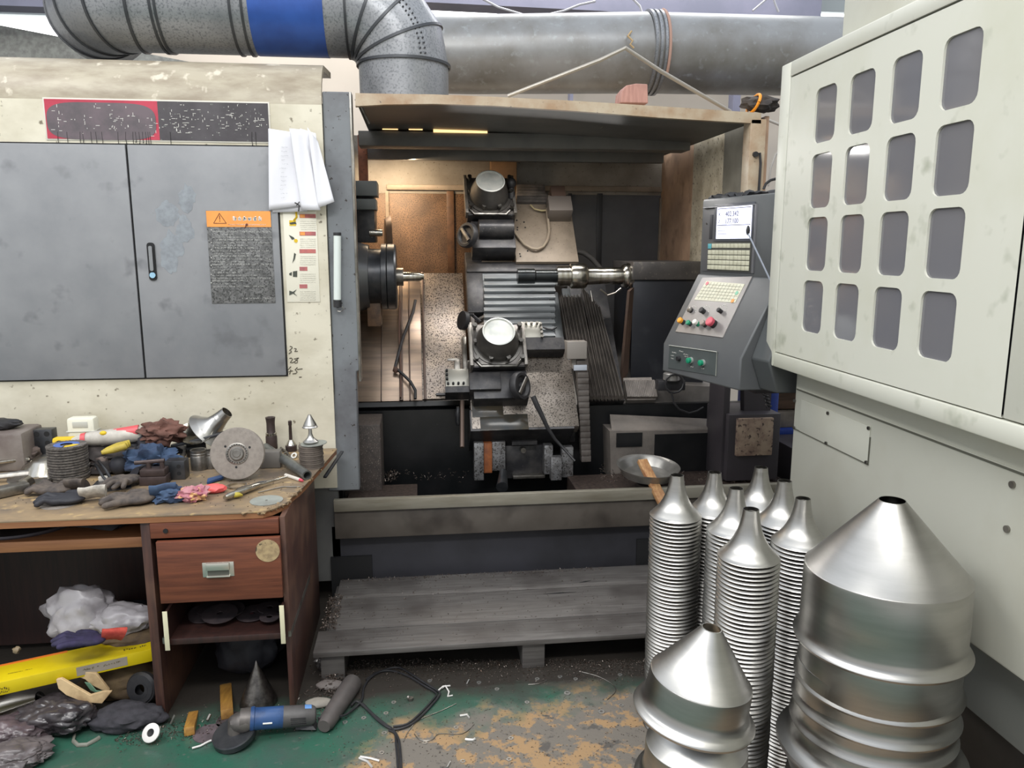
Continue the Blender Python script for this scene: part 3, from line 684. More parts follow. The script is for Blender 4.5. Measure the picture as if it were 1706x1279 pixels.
# --- slanted bed covers (left)
m = M(SMX); e0 = sbox(m, 594, 455, 776, 665, -.02, 0, .001); B(m, 'bed_cover', chipgray, LT)
m = M(); x_ = SLC(594, 560, .01); 
mm_ = M(SMX); a = SLC(594, 458, .012); b = SLC(704, 665, .012); mm_.box(a[0] - .02, b[0], -.0, e0[3] - .02, .0, .012, .002); B(mm_, 'way_cover', mat('brushed_way_cover', (146, 128, 112), (118, 104, 94), .3, .75, sc=4, stretch=(.5, 6, 6)), LT)
mm_ = M(SMX)
for (u, w2, h_) in ((636, .006, .02), (668, .02, .022), (682, .008, .02), (706, .014, .026)):
    a = SLC(u, 560, .015); mm_.box(a[0] - w2 / 2, a[0] + w2 / 2, 0, e0[3] - .01, 0, h_, .002)
Bs(mm_, 'cover_seam', mat('seam_bronze', (84, 68, 60), (60, 50, 46), .4, .5, sc=10), LT)
mm_ = M(SMX); mm_.box(e0[0], e0[1], -.03, .0, -.25, .004); B(mm_, 'cover_lip', pitblack, LT)
m = M(); m.tube([RP(u, v, (SL0 + sn * .05, sn)) for u, v in ((692, 500), (688, 520), (672, 560), (664, 588), (658, 612), (672, 624), (684, 636), (692, 650), (692, 664))], .008, 8); B(m, 'coolant_hose', rubber, LT)
m = M(); m.tube([RP(u, v, (SL0 + sn * .04, sn)) for u, v in ((666, 500), (665, 560), (668, 620), (667, 662))], .005, 6); m.blob(RP(659, 616, (SL0 + sn * .05, sn)), .015, .01, .018, 2, .4, 3); B(m, 'tie_wire', mat('brown_wire', (90, 66, 56), rough=.6), LT)
for i, (nm, f) in enumerate([]): pass
# --- bay back wall, ceiling, inner sides
YB = 5.1
m = M(); m.box(-.42, 1.66, YB, YB + .03, 1.98, 2.33); B(m, 'back_wall_strip', insul, LT)
m = M(); m.box(-.42, PY(776, 400, YB).x + .1, YB + .0, YB + .03, .9, 1.98, .003); B(m, 'rusty_back_panel', rust, LT)
m = M(); m.box(PY(776, 400, YB).x + .1, PY(1100, 400, YB).x, YB, YB + .03, .9, 1.98, .003); B(m, 'grey_back_panel', mat('slate_back_panel', (92, 93, 96), (80, 81, 84), .45, sc=4), LT)
m = M(); fbox(m, 644, 309, 1104, 318, YB - .02, .02, .003); a = PY(647, 318, YB - .02); m.box(a.x - .02, a.x, YB - .02, YB, 1.2, a.z); a = PY(1103, 330, YB - .02); m.box(a.x - .012, a.x + .01, YB - .02, YB, 1.2, a.z)
B(m, 'door_trim', beige, LT)
m = M(); fbox(m, 745, 318, 757, 456, YB - .015, .015, .002); B(m, 'panel_stile', mat('rust_stile', (104, 74, 52), (82, 60, 44), .5, sc=30), LT)
m = M(); fbox(m, 994, 322, 1003, 450, YB - .008, .01, .001); fbox(m, 946, 322, 952, 450, YB - .008, .01, .001); Bs(m, 'door_seam', mat('dark_slate', (54, 55, 58), rough=.5), LT)
m = M(); fbox(m, 818, 248, 861, 350, YB - .10, .09, .004); B(m, 'yellow_pillar', mat('tan_pillar', (160, 124, 88), (128, 98, 72), .5, sc=6), LT)
m = M(); cpt = [PY(u, v, YF) for u, v in [(592, 155), (640, 156), (720, 157), (820, 161), (960, 168), (1100, 177), (1268, 188)]]
for i in range(6): m.prism([cpt[i] + V((0, .035, -.016)), cpt[i + 1] + V((0, .035, -.016)), cpt[i + 1] + V((0, .035, -.03)), cpt[i] + V((0, .035, -.03))], (0, YB - YF - .03, 0))
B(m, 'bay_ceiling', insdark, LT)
m = M(); m.box(-.30, 1.5, 4.28, 4.42, 2.17, 2.245, .003); m.box(-.30, 1.5, 4.75, 4.8, 2.15, 2.24, .003); Bs(m, 'ceiling_rail', mat('rail_grey', (112, 110, 106), (98, 97, 95), .5, sc=6), LT)
for (u, v, y) in ((884, 212, 4.275), (967, 214, 4.275), (1050, 217, 4.275), (1131, 219, 4.275), (1158, 220, 4.275)):
    p = PY(u, v, y); m = M(); m.cyl(p, p + V((0, -.01, 0)), .012, n=6); B(m, 'ceiling_bolt', screwm, LT)
m = M(); fbox(m, 637, 213, 663, 216, 4.273, .004); fbox(m, 681, 214, 704, 216.5, 4.273, .004); fbox(m, 722, 216, 812, 221, 4.273, .004); B(m, 'glowing_slot', dimglow, LT, label='daylight showing through a roof gap')
m = M()
zr = lambda u: PY(u, 170, YF).z
top = [(592, 155), (640, 156), (720, 157), (820, 161), (960, 168), (1100, 177), (1268, 188)]; bot = [(1268, 206), (1100, 196), (960, 185), (820, 176), (720, 173), (640, 174), (592, 177)]
m.prism([PY(u, v, YF) for u, v in top + bot], (0, .03, 0)); B(m, 'roof_edge', postbeige, LT)
m = M(); a = PY(592, 156, YF); pts = [PY(u, v, YF) for u, v in top]
pts = [p_ + V((0, .031, 0)) for p_ in pts]
for i in range(len(pts) - 1): m.prism([pts[i], pts[i + 1], pts[i + 1] + V((0, 0, -.012)), pts[i] + V((0, 0, -.012))], (0, 1.6, 0))
B(m, 'roof_sheet', postbeige, LT)
m = M(); a = PY(593, 165, YF + .02); m.tube([PY(594, 165, 3.55), PY(614, 206, 3.62)], .008, 8); m.tube([PY(1024, 186, 3.6), PY(1000, 213, 4.0)], .007, 8); m.tube([PY(1207, 198, 3.6), PY(1160, 226, 4.2)], .007, 8); Bs(m, 'roof_stay', pin, LT)
# right post and inner right wall
px0, px1 = PY(1248, 260, YF).x, PY(1272, 260, YF).x
m = M(); m.box(px0, px1 + .006, YF, YF + .08, 1.5, PY(1250, 190, YF).z - .02, .004); m.box(px0, px1 + .006, YF, YF + .06, 1.2, 1.5, .004); B(m, 'right_post', postbeige, LT)
XI = 1.60
m = M(); m.box(XI, XI + .02, 3.9, YB, 1.0, 2.24, .002); m.box(XI, XI + .02, 3.56, 3.9, 1.2, 2.24, .002); Bs(m, 'inner_side_panel', mat('tan_side_paint', (184, 152, 126), (150, 122, 100), .5, sc=4, c3=(120, 94, 76), sc3=9, lo3=.56, hi3=.75), LT)
yA, yB2 = PX(1156, 330, XI).y, PX(1206, 330, XI).y
m = M(); m.box(XI - .012, XI, yB2, yA, 1.3, 2.235, .002); B(m, 'spotted_side_strip', mat('stained_cream_column', (196, 186, 164), (160, 148, 126), .5, sc=10, c3=(96, 84, 72), sc3=60, lo3=.6, hi3=.68), LT)
m = M(); m.box(XI - .02, XI, 3.58, yB2 - .02, 1.3, 2.235, .002); B(m, 'grey_side_strip', mat('greenish_grey_strip', (132, 128, 116), (112, 108, 98), .5, sc=6), LT)
m = M(); p0 = PY(1258, 257, YF - .004); m.tube([p0, p0 + V((.02, -.006, .004)), p0 + V((.024, -.01, -.04)), p0 + V((.022, -.01, -.2))], .006, 8); m.cyl(p0 + V((0, .004, 0)), p0 + V((0, -.01, 0)), .012, n=12); B(m, 'post_cable', rubber, LT)
# left inner: orange column, belt guard
m = M(); m.box(PY(597, 240, 4.6).x, PY(612, 240, 4.6).x, 4.55, 4.6, 1.75, 2.26, .003); B(m, 'rusty_column', mat('orange_rust', (162, 96, 66), (128, 78, 56), .6, sc=12, c3=(84, 56, 44), sc3=80, lo3=.6, hi3=.68), LT)
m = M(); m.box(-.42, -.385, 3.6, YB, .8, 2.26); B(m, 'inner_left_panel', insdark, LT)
m = M(); fbox(m, 588, 301, 628, 326, 4.3, .2, .004); fbox(m, 588, 331, 626, 349, 4.3, .2, .004); Bs(m, 'headstock_cover', mat('grey_green_cover', (98, 102, 102), rough=.45), LT)
m = M(); fbox(m, 588, 326, 624, 404, 4.36, .25, .004); B(m, 'headstock_housing', darkoil, LT)
# --- spindle and chuck
YS = 4.25
def xa(u): return PY(u, 462, YS).x
ZS = PY(660, 461, YS).z
m = M(); m.lathe([(0, .02), (0, .205), (xa(616) - xa(575), .168), (xa(617) - xa(575), .12)], (xa(575), YS, ZS), (1, 0, 0), 56); ch = B(m, 'spindle_nose', mat('dark_polished_cone', (98, 99, 101), (78, 79, 82), .3, .5, sc=4), LT)
m = M(); m.lathe([(0, .05), (0, .15), (xa(636) - xa(616), .148), (xa(637) - xa(616), .175), (xa(645) - xa(616), .175), (xa(646) - xa(616), .17), (xa(647) - xa(616), .175), (xa(658) - xa(616), .175), (xa(661) - xa(616), .168), (xa(661) - xa(616), .04)], (xa(616), YS, ZS), (1, 0, 0), 56)
B(m, 'chuck_disc', gunmetal, LT)
m = M(); m.lathe([(0, .0), (0, .048), (xa(672) - xa(660), .048), (xa(672) - xa(660), .0)], (xa(660), YS, ZS), (1, 0, 0), 32); B(m, 'chuck_boss', pin, LT)
m = M(); L_ = xa(706) - xa(672); m.lathe([(0, .026), (L_ * .75, .025), (L_ * .96, .017), (L_, .016), (L_, .0)], (xa(672), YS, ZS), (1, 0, 0), 28); B(m, 'mandrel_pin', turned, LT)
m = M(); m.box(xa(611), xa(634), YS - .06, YS + .05, ZS - .26, ZS - .12, .004); B(m, 'chuck_bracket', mat('bronze_bracket', (120, 92, 70), (84, 66, 54), .5, sc=20), LT)
m = M(); yb_ = 4.55; c0 = PY(642, 400, yb_); m.lathe([(0, .0), (0, .15), (.03, .17), (.035, .0)], (c0.x, yb_, c0.z - .03), (1, .1, 0), 40); B(m, 'backing_disc', mat('brown_disc', (122, 98, 80), (96, 78, 64), .4, .3, sc=10), LT)
m = M(); a = PY(628, 388, 4.33); m.cyl(a + V((-.04, 0, 0)), a + V((.03, 0, 0)), .018); B(m, 'limit_pin', turned, LT)
# --- carriage (slanted): base plate, toolposts
m = M(SMX); sbox(m, 783, 600, 958, 712, .06, .13); sbox(m, 874, 566, 946, 620, .05, .105, .002)
B(m, 'lower_slide_plate', mat('chip_dusted_plate', (146, 138, 130), (112, 104, 96), .35, .5, sc=5, c3=(64, 58, 54), sc3=140, lo3=.52, hi3=.62), LT)
m = M(SMX); a = SLC(783, 712, .13); b = SLC(958, 712, .13); m.box(a[0] + .003, b[0] - .003, a[1] - .02, a[1] + .1, -.10, .128); B(m, 'slide_front', darkoil, LT)
m = M(SMX); sbox(m, 786, 662, 838, 694, .13, .134, .001); sbox(m, 800, 690, 880, 716, .13, .1335, .001); Bs(m, 'oil_pool', mat('wet_oil', (44, 46, 46), (60, 54, 44), .15, sc=9), LT)
m = M(SMX); sbox(m, 855, 340, 957, 436, .0, .12); B(m, 'upper_slide_plate', beige, LT)
m = M(SMX); sbox(m, 777, 436, 957, 452, -.02, .10); sbox(m, 777, 420, 805, 520, .0, .09); B(m, 'upper_slide_base', darkoil, LT)
m = M(SMX)
for k in range(6): sbox(m, 861, 307 + 5 * k, 908 if k < 3 else 913, 311 + 5 * k, .0, .10 - .004 * (k % 2), .001)
B(m, 'upper_bellows', bellow2, LT)
m = M(SMX); sbox(m, 914, 326, 953, 350, .12, .22); B(m, 'cable_box', mat('taupe_box', (120, 112, 106), rough=.5), LT)
m = M(SMX); sbox(m, 918, 309, 942, 326, .12, .2); B(m, 'motor_cap', mat('brown_cap', (104, 84, 74), rough=.5), LT)
m = M(); PLn = (SL0 + sn * .14, sn)
m.tube([RP(u, v, PLn) for u, v in ((855, 384), (864, 395), (874, 407), (886, 414), (896, 415), (905, 411), (912, 400), (915, 385), (913, 365), (911, 350), (914, 340), (915, 326))], .008, 10); B(m, 'conduit_loop', mat('tan_conduit', (154, 140, 122), rough=.6), LT)
m = M(); m.tube([RP(u, v, PLn) for u, v in ((884, 341), (890, 348), (902, 351), (913, 350))], .005, 8); B(m, 'yellow_cable', mat('pale_yellow_cable', (186, 172, 130), rough=.6), LT)
m = M()
for u, v in ((861, 367), (873, 370), (862, 379), (862, 383), (875, 379), (866, 423), (867, 427), (879, 418)):
    p = RP(u, v, (SL0 + sn * .121, sn)); m.cyl(p, p + sn * .002, .005, n=10)
Bs(m, 'tapped_hole', blackgap, LT)
def toolpost(nm, lab, u0, v0, u1, v1, n0, nT, disc, dr, discn, sidebolts):
    m = M(SMX); x0_, x1_, s0_, s1_ = sbox(m, u0, v0, u1, v1, n0, nT, .004); tp = B(m, nm, darkoil, LT, label=lab)
    m = M(SMX); m.box(x0_ + .008, x1_ - .008, s0_ + .006, s1_ - .006, nT - .001, nT + .004, .001); B(m, 'top_face', mat('worn_top_face', (120, 116, 112), (96, 92, 90), .35, .6, sc=14), tp)
    dc = SLC(disc[0], disc[1], discn)
    m = M(SMX); hN = discn - nT; m.lathe([(0, dr * 1.55), (.012, dr * 1.55), (.014, dr * 1.32), (.03, dr * 1.38), (hN * .45, dr * 1.32), (hN * .8, dr * 1.12), (hN, dr)], (dc[0], dc[1] , nT), (0, 0, 1), 48); B(m, 'flared_holder', mat('blackened_holder', (108, 105, 101), (88, 86, 84), .3, .6, sc=8), tp)
    m = M(SMX); m.lathe([(0, dr * 1.0), (.004, dr * 1.02), (.006, dr * .94), (-.004, dr * .88), (-.014, dr * .5), (-.016, 0)], (dc[0], dc[1], discn), (0, 0, 1), 48); B(m, 'bright_cup', mat('bright_cup_metal', (216, 216, 210), (196, 200, 196), .4, .2, sc=20), tp)
    for sx_ in (x0_ + .022, x1_ - .022):
        for f in (.12, .5, .88) if sidebolts else (.15, .6):
            m = M(SMX); s__ = s0_ + (s1_ - s0_) * f; m.cyl((sx_, s__, nT - .02), (sx_, s__, nT + .045), .008, n=12); m.cyl((sx_, s__, nT + .03), (sx_, s__, nT + .05), .013, n=6); B(m, 'clamp_bolt', screwm, tp)
    for f in (.34, .66):
        m = M(SMX); xx = x0_ + (x1_ - x0_) * f; m.cyl((xx, s0_ + .03, nT), (xx, s0_ + .03, nT + .045), .008, n=12); m.cyl((xx, s0_ + .03, nT + .03), (xx, s0_ + .03, nT + .05), .013, n=6); B(m, 'clamp_bolt', screwm, tp)
    m = M(SMX)
    for f in (0, 1): m.box(x0_ + (x1_ - x0_) * f - .012, x0_ + (x1_ - x0_) * f + .006, s0_, s1_, nT - .03, nT + .022, .002)
    Bs(m, 'side_wall', mat('bright_side_wall', (136, 132, 126), (100, 96, 92), .35, .6, sc=14), tp)
    m = M(SMX); m.tube([(dc[0] - dr * 1.6, dc[1] - dr * 1.0, nT + .012), (dc[0] - dr * 1.1, dc[1] - dr * 1.65, nT + .012), (dc[0] + dr * 1.1, dc[1] - dr * 1.65, nT + .012), (dc[0] + dr * 1.6, dc[1] - dr * 1.0, nT + .012)], .010, 8); B(m, 'retaining_strap', screwm, tp)
    return tp, (x0_, x1_, s0_, s1_)
tp2, bx2 = toolpost('lower_toolpost', 'lower toolpost in front', 785, 540, 874, 611, .13, .24, (831, 552), .082, .366, True)
tp1, bx1 = toolpost('upper_toolpost', 'upper toolpost at the back', 777, 296, 856, 358, .13, .24, (817, 302), .082, .375, True)
# blocks below the toolposts and their big knurled knobs
m = M(SMX); m.box(bx2[0] + .0, bx2[1] - .0, bx2[2] - .17, bx2[2] - .01, .10, .215, .004); m.box(bx2[0] - .02, bx2[0] + .14, bx2[2] - .13, bx2[2] - .03, .10, .24, .004)
B(m, 'lower_turret_block', darkoil, LT)
m = M(SMX); m.box(bx1[0] + .02, bx1[1] - .01, bx1[2] - .21, bx1[2] - .01, .08, .2, .004); m.cyl((bx1[0] + .06, bx1[2] - .09, .22), (bx1[1] - .02, bx1[2] - .09, .22), .055, n=28); B(m, 'upper_turret_block', darkoil, LT)
def handwheel(nm, u, v, n, ang, r):
    p = RP(u, v, (SL0 + sn * n, sn)); d_ = (V((math.sin(R(ang)), -.75, math.cos(R(ang)) * .5))).normalized()
    m = M(); m.lathe([(-.03, 0), (-.03, r * .7), (-.02, r * .9), (-.01, r), (.012, r), (.02, r * .93), (.02, r * .75), (.008, r * .6), (.008, r * .25), (.02, r * .2), (.02, 0)], p, d_, 36); h_ = B(m, nm, rubber, LT)
    s_ = d_.orthogonal().normalized(); m = M(); m.tube([p + d_ * .018 - s_ * r * .7, p + d_ * .024 + s_ * r * .7], .012, 10, flat=.5); B(m, 'bright_spoke', pin, h_)
handwheel('lower_knob', 866, 643, .27, 60, .072); handwheel('upper_knob', 779, 392, .25, -60, .072)
m = M(); p = RP(772, 534, (SL0 + sn * .24, sn)); m.lathe([(-.012, 0), (-.012, .05), (.012, .05), (.012, .0)], p, (-.9, -.4, .2), 32); m.tube([p + V((.02, 0, .03)), RP(786, 524, PLn), RP(800, 536, PLn)], .009, 8); B(m, 'side_handwheel', rubber, LT)
m = M(); p = RP(852, 305, (SL0 + sn * .30, sn)); m.blob(p, .028, .028, .032, 3); m.cyl(p + V((-.0, 0, -.05)), p, .012); m.cyl(p + V((0, 0, -.09)), p + V((.0, 0, -.05)), .022, n=16); B(m, 'ball_lever', rubber, LT)
# drive block under lower toolpost left : insert holder; and its twin at right
m = M(SMX); r1 = sbox(m, 742, 614, 781, 643, .14, .2, .002); th1 = B(m, 'left_tool_holder', mat('pale_holder_face', (142, 140, 132), rough=.35, metal=.5), LT)
m = M(SMX); m.box(r1[0] - .003, r1[1], r1[2] - .035, r1[2], .12, .198); m.box(r1[0] - .05, r1[0], r1[2] - .03, r1[2] - .018, .15, .165); B(m, 'holder_base', darkoil, th1)
m = M(SMX)
for k in range(4): m.cyl((r1[0] + .012 + (r1[1] - r1[0]) * .22 * k, r1[2] + .012, .2), (r1[0] + .012 + (r1[1] - r1[0]) * .22 * k, r1[2] + .012, .215), .006, n=12)
for k in range(3): m.cyl((r1[0] + .008, r1[2] + .04 + .025 * k, .2), (r1[0] + .008, r1[2] + .04 + .025 * k, .215), .006, n=12)
B(m, 'holder_screws', blackgap, th1)
m = M(SMX); r2 = sbox(m, 871, 536, 904, 562, .14, .2, .002); th2 = B(m, 'right_tool_holder', mat('pale_holder_face', (142, 140, 132)), LT)
m = M(SMX); m.box(r2[0] - .003, r2[1] + .11, r2[2] - .075, r2[2], .12, .198); B(m, 'holder_base', darkoil, th2)
m = M(SMX)
for k in range(3): m.cyl((r2[0] + .02 + .03 * k, r2[3] - .012, .2), (r2[0] + .02 + .03 * k, r2[3] - .012, .215), .007, n=12)
for k in range(4): m.cyl((r2[1] - .008, r2[3] - .02 - .027 * k, .2), (r2[1] - .008, r2[3] - .02 - .027 * k, .215), .007, n=12)
B(m, 'holder_screws', pin, th2)
m = M(); m.tube([RP(u, v, (SL0 + sn * .2, sn)) for u, v in ((905, 545), (912, 548), (920, 549), (927, 545))], .006, 6); B(m, 'tool_cable', rubber, LT)
m = M(SMX); sbox(m, 771, 560, 779, 640, .10, .16); sbox(m, 745, 596, 766, 600, .14, .15); sbox(m, 757, 598, 767, 615, .1, .15); B(m, 'left_guide_bracket', pin, LT)
m = M(); m.tube([RP(770, 668, (SL0 + sn * .1, sn)), RP(770, 745, (SL0 + sn * .1, sn))], .011, 8); B(m, 'drain_rod', mat('brown_rod', (108, 92, 84), rough=.5, metal=.4), LT)
m = M(); p = RP(763, 690, (SL0 + sn * .06, sn)); m.tube([p + V((0, 0, z_)) for z_ in (-.06, -.04, -.02, 0, .02, .04)], .014, 10, rs=[.008, .016, .012, .017, .012, .008]); B(m, 'spindle_screw', gunmetal, LT)
# hose from lower knob to base
m = M(); m.tube([RP(u, v, (SL0 + sn * k, sn)) for u, v, k in ((888, 660, .25), (895, 676, .23), (903, 692, .2), (912, 712, .17), (925, 732, .12), (940, 748, .10), (958, 768, .10))], .010, 10, rs=[.014, .014, .012, .010, .008, .007, .006]); B(m, 'coolant_pipe', rubber, LT)
# horizontal bellows (centre) : folded roof shapes
m = M(SMX)
v = 455
m.box(SLC(806, 500, .1)[0], SLC(924, 500, .1)[0], SLC(806, 575, .08)[1], SLC(806, 455, .08)[1], .02, .084)
for k in range(11):
    a = SLC(806, v + 10.8 * k, .1); b = SLC(924, v + 10.8 * k, .1); c2_ = SLC(806, v + 10.8 * (k + 1), .1)
    xl, xr_ = a[0], b[0]; sT, sB = a[1], c2_[1]; md = (sT * .25 + sB * .75)
    m.prism([(xl, sT, .088), (xl, sB + .006, .108), (xl, sB + .0035, .108), (xl, sB + .0035, .085)], (xr_ - xl, 0, 0))
Bs(m, 'sliding_cover_leaf', bellow, LT)
m = M(SMX)
for k in range(9):
    a = SLC(790, 478 + 11 * k, .06); b = SLC(806, 478 + 11 * k, .09); m.prism([(a[0], a[1] - .03, .04), (b[0], b[1] - .01, .09), (b[0], b[1] - .025, .09), (a[0], a[1] - .045, .04)], (0, 0, -.03))
sbox(m, 783, 460, 789, 560, .0, .08)
Bs(m, 'cover_side_leaf', bellow2, LT)
m = M(SMX); sbox(m, 925, 486, 942, 690, .02, .09); sbox(m, 942, 480, 956, 575, .0, .07); Bs(m, 'guide_rail', mat('blue_grey_rail', (92, 96, 98), (74, 76, 78), .4, .4, sc=10, stretch=(6, .5, 1)), LT)
# vertical bellows (right)
m = M(SMX)
for k in range(26):
    f0 = k / 26; uT0 = 932 + (1000 - 932) * f0; uB0 = 962 + (1040 - 962) * f0; vB = 662
    vT = 495 if k < 14 else 480 + (k - 14) * 3
    a = SLC(uT0, vT, .08); b = SLC(uB0, vB, .08); w_ = .0098; hh_ = .10 if k % 2 else .092
    m.prism([(a[0], a[1], hh_ + .01), (a[0] + w_, a[1], hh_ - .02), (b[0] + w_ * 1.1, b[1], hh_ - .02), (b[0], b[1], hh_ + .01)], (0, 0, -.04))
B(m, 'way_bellows', bellow2, LT)
m = M(SMX)
for k in range(20):
    a = SLC(1040 + 2.5 * k, 634, .02); b = SLC(1043 + 2.5 * k, 662, .02); m.box(a[0], a[0] + .006, b[1], a[1], -.02, .03)
a = SLC(1038, 630, .0); b = SLC(1092, 666, .0); m.box(a[0], b[0], b[1], a[1], -.03, .005); B(m, 'ribbed_cover', bellow2, LT)
m = M(SMX); a = SLC(942, 460, .02); b = SLC(1040, 668, .02); m.box(a[0], b[0], b[1] - .0, a[1], -.06, .03); B(m, 'bellows_bed', darkoil, LT)
# cable chain at (960-980, 570-770)
m = M()
for k in range(17):
    v0 = 600 + 10 * k; p = PY(961 + k * .5, v0, 3.88); q = PY(980 + k * .3, v0 + 9.2, 3.88); m.box(p.x, q.x, 3.88, 3.93, q.z, p.z, .003)
Bs(m, 'cable_chain', mat('dusty_grey_link', (98, 92, 88), (76, 70, 66), .5, sc=20), LT)
m = M(); fbox(m, 945, 569, 978, 598, 3.86, .07, .003); fbox(m, 953, 598, 974, 614, 3.9, .05, .003); B(m, 'chain_bracket', mat('warm_grey_bracket', (138, 132, 126), rough=.45), LT)
m = M(); fbox(m, 956, 608, 978, 617, 3.872, .01, .001); B(m, 'bracket_label', mat('bright_label', (176, 182, 192), rough=.4), LT)
# carriage foot region under slide
m = M(); fbox(m, 790, 738, 806, 800, 3.84, .06, .002); fbox(m, 820, 736, 842, 784, 3.86, .06, .002); fbox(m, 907, 742, 921, 790, 3.84, .06, .002); fbox(m, 918, 762, 936, 800, 3.80, .05, .002); fbox(m, 936, 745, 955, 795, 3.84, .05, .002)
Bs(m, 'foot_rail', mat('speckled_bright_steel', (150, 150, 152), (110, 108, 108), .4, .6, sc=30, c3=(70, 66, 64), sc3=140, lo3=.55, hi3=.62), LT)
m = M(); fbox(m, 806, 738, 820, 788, 3.85, .06, .003); B(m, 'rusty_rail', mat('bright_rust', (150, 88, 48), (116, 66, 40), .6, sc=20), LT)
m = M(); fbox(m, 842, 742, 907, 796, 3.90, .1, .003); fbox(m, 853, 735, 895, 741, 3.85, .06); fbox(m, 786, 716, 958, 738, 3.93, .1, .002); B(m, 'ram_block', darkoil, LT)
m = M(); fbox(m, 855, 792, 908, 797, 3.86, .05, .001); p = PY(871, 748, 3.88); m.cyl(p, p + V((0, -.03, 0)), .014, n=16); B(m, 'ram_trim', pin, LT)
m = M(); p = PY(838, 800, 3.75); m.cyl(p + V((-.01, -.05, -.02)), p + V((.01, .08, .02)), .03, .02, n=20); B(m, 'drain_spout', gunmetal, LT)
# --- tailstock
def tx(u): return PY(u, 462, YS).x
m = M(); m.lathe([(0, 0), (0, .042), (tx(890) - tx(862), .042), (tx(892) - tx(862), .036), (tx(928) - tx(862), .036)], (tx(862), YS, ZS), (1, 0, 0), 32); B(m, 'quill_bar', mat('blued_bar', (48, 52, 54), (64, 66, 66), .25, .7, sc=10), LT)
m = M(); pr = [(927, .03), (927, .055), (949, .056), (950, .066), (952, .07), (972, .07), (976, .064), (978, .05), (1006, .046), (1007, .048), (1038, .048)]
m.lathe([(tx(u) - tx(927), r_) for u, r_ in pr], (tx(927), YS, ZS), (1, 0, 0), 40); B(m, 'live_centre', turned, LT)
m = M(); pr = [(1037, .04), (1037, .06), (1040, .066), (1044, .066), (1045, .07), (1052, .07), (1052, .02)]
m.lathe([(tx(u) - tx(1037), r_) for u, r_ in pr], (tx(1037), YS, ZS), (1, 0, 0), 40); B(m, 'quill_flange', turned, LT)
m = M(); tz = PY(1100, 436, 4.45).z
m.box(tx(1048), 1.598, YS - .08, 4.62, PY(1100, 466, YS - .08).z, PY(1100, 436, YS - .08).z, .003)
B(m, 'tailstock_cover', mat('tailstock_grey', (86, 82, 80), (70, 67, 66), .4, .3, sc=10, c3=(104, 98, 92), sc3=40, lo3=.6, hi3=.68), LT)
m = M(); m.box(tx(1050), 1.598, YS - .06, 4.60, .75, PY(1100, 466, YS - .08).z, .004); B(m, 'tailstock_body', mat('black_tailstock', (36, 38, 44), (46, 47, 52), .35, .3, sc=3, c3=(64, 66, 70), sc3=6, lo3=.6, hi3=.8), LT)
m = M(); m.prism([V((tx(1040), YS - .12, ZS - .08)), V((tx(1052), YS - .06, ZS - .06)), V((tx(1046), YS - .06, .95)), V((tx(1030), YS - .12, .88))], (0, .05, 0)); B(m, 'brown_gusset', mat('brown_gusset', (92, 74, 64), (76, 62, 54), .5, sc=8), LT)
m = M(); m.tube([PY(u, v, YS - .14) for u, v in ((1000, 482), (1012, 492), (1025, 488), (1035, 480))], .006, 6); m.tube([PY(984, 484, YS - .12), PY(987, 502, YS - .14)], .002, 6); B(m, 'swarf_wire', pin, LT)
m = M(); m.tube([PY(u, v, 4.8) for u, v in ((955, 418), (972, 421), (985, 430), (996, 442), (1003, 452))], .016, 12); B(m, 'thick_hose', mat('grey_hose', (92, 90, 88), rough=.5), LT)
# tailstock base under the console
b0 = 3.98
m = M(); pts = [PY(1016, 690, b0), PY(1240, 700, b0), PY(1240, 722, b0 - .12), PY(1020, 722, b0 - .12)]
m.prism(pts, (0, 0, -.03)); m.prism([PY(1016, 718, b0 - .12), PY(1212, 716, b0 - .12), PY(1212, 800, b0 - .12), PY(1018, 800, b0 - .12)], (0, .3, 0)); B(m, 'tailstock_base', mat('dusty_base_grey', (118, 111, 105), (92, 87, 83), .5, .05, sc=5, c3=(110, 104, 98), sc3=120, lo3=.6, hi3=.68), LT)
m = M(); fbox(m, 1027, 721, 1070, 744, b0 - .125, .01); fbox(m, 1090, 722, 1212, 798, b0 - .125, .01); B(m, 'base_cavity', pitblack, LT)
m = M(); m.prism([PY(1040, 668, 4.06), PY(1095, 640, 4.06), PY(1210, 645, 4.06), PY(1210, 682, 4.06), PY(1030, 676, 4.06)], (0, .3, 0)); B(m, 'tailstock_slide', mat('dusty_slide', (124, 119, 115), (98, 94, 90), .45, .05, sc=6), LT)
m = M(); p = PY(1119, 627, 3.95); m.cyl(p + V((0, 0, -.02)), p + V((0, 0, .02)), .045, n=24, c=.004); pe = B(m, 'oil_cap', mat('silver_cap', (150, 148, 146), rough=.35, metal=.5), LT)
m = M(); m.box(p.x - .075, p.x + .075, 3.94, 4.0, p.z - .075, p.z - .02, .004); m.tube([p + V((.05 * math.cos(a_), .0 - .05, -.03 + .05 * math.sin(a_))) for a_ in [R(30 * k) for k in range(13)]], .006, 6); B(m, 'clamp_block', rubber, LT)
m = M(); m.tube([PY(u, v, 3.88) for u, v in ((1119, 655), (1122, 670), (1132, 682), (1148, 688), (1162, 684), (1172, 678))], .005, 8); B(m, 'sensor_cable', rubber, LT)
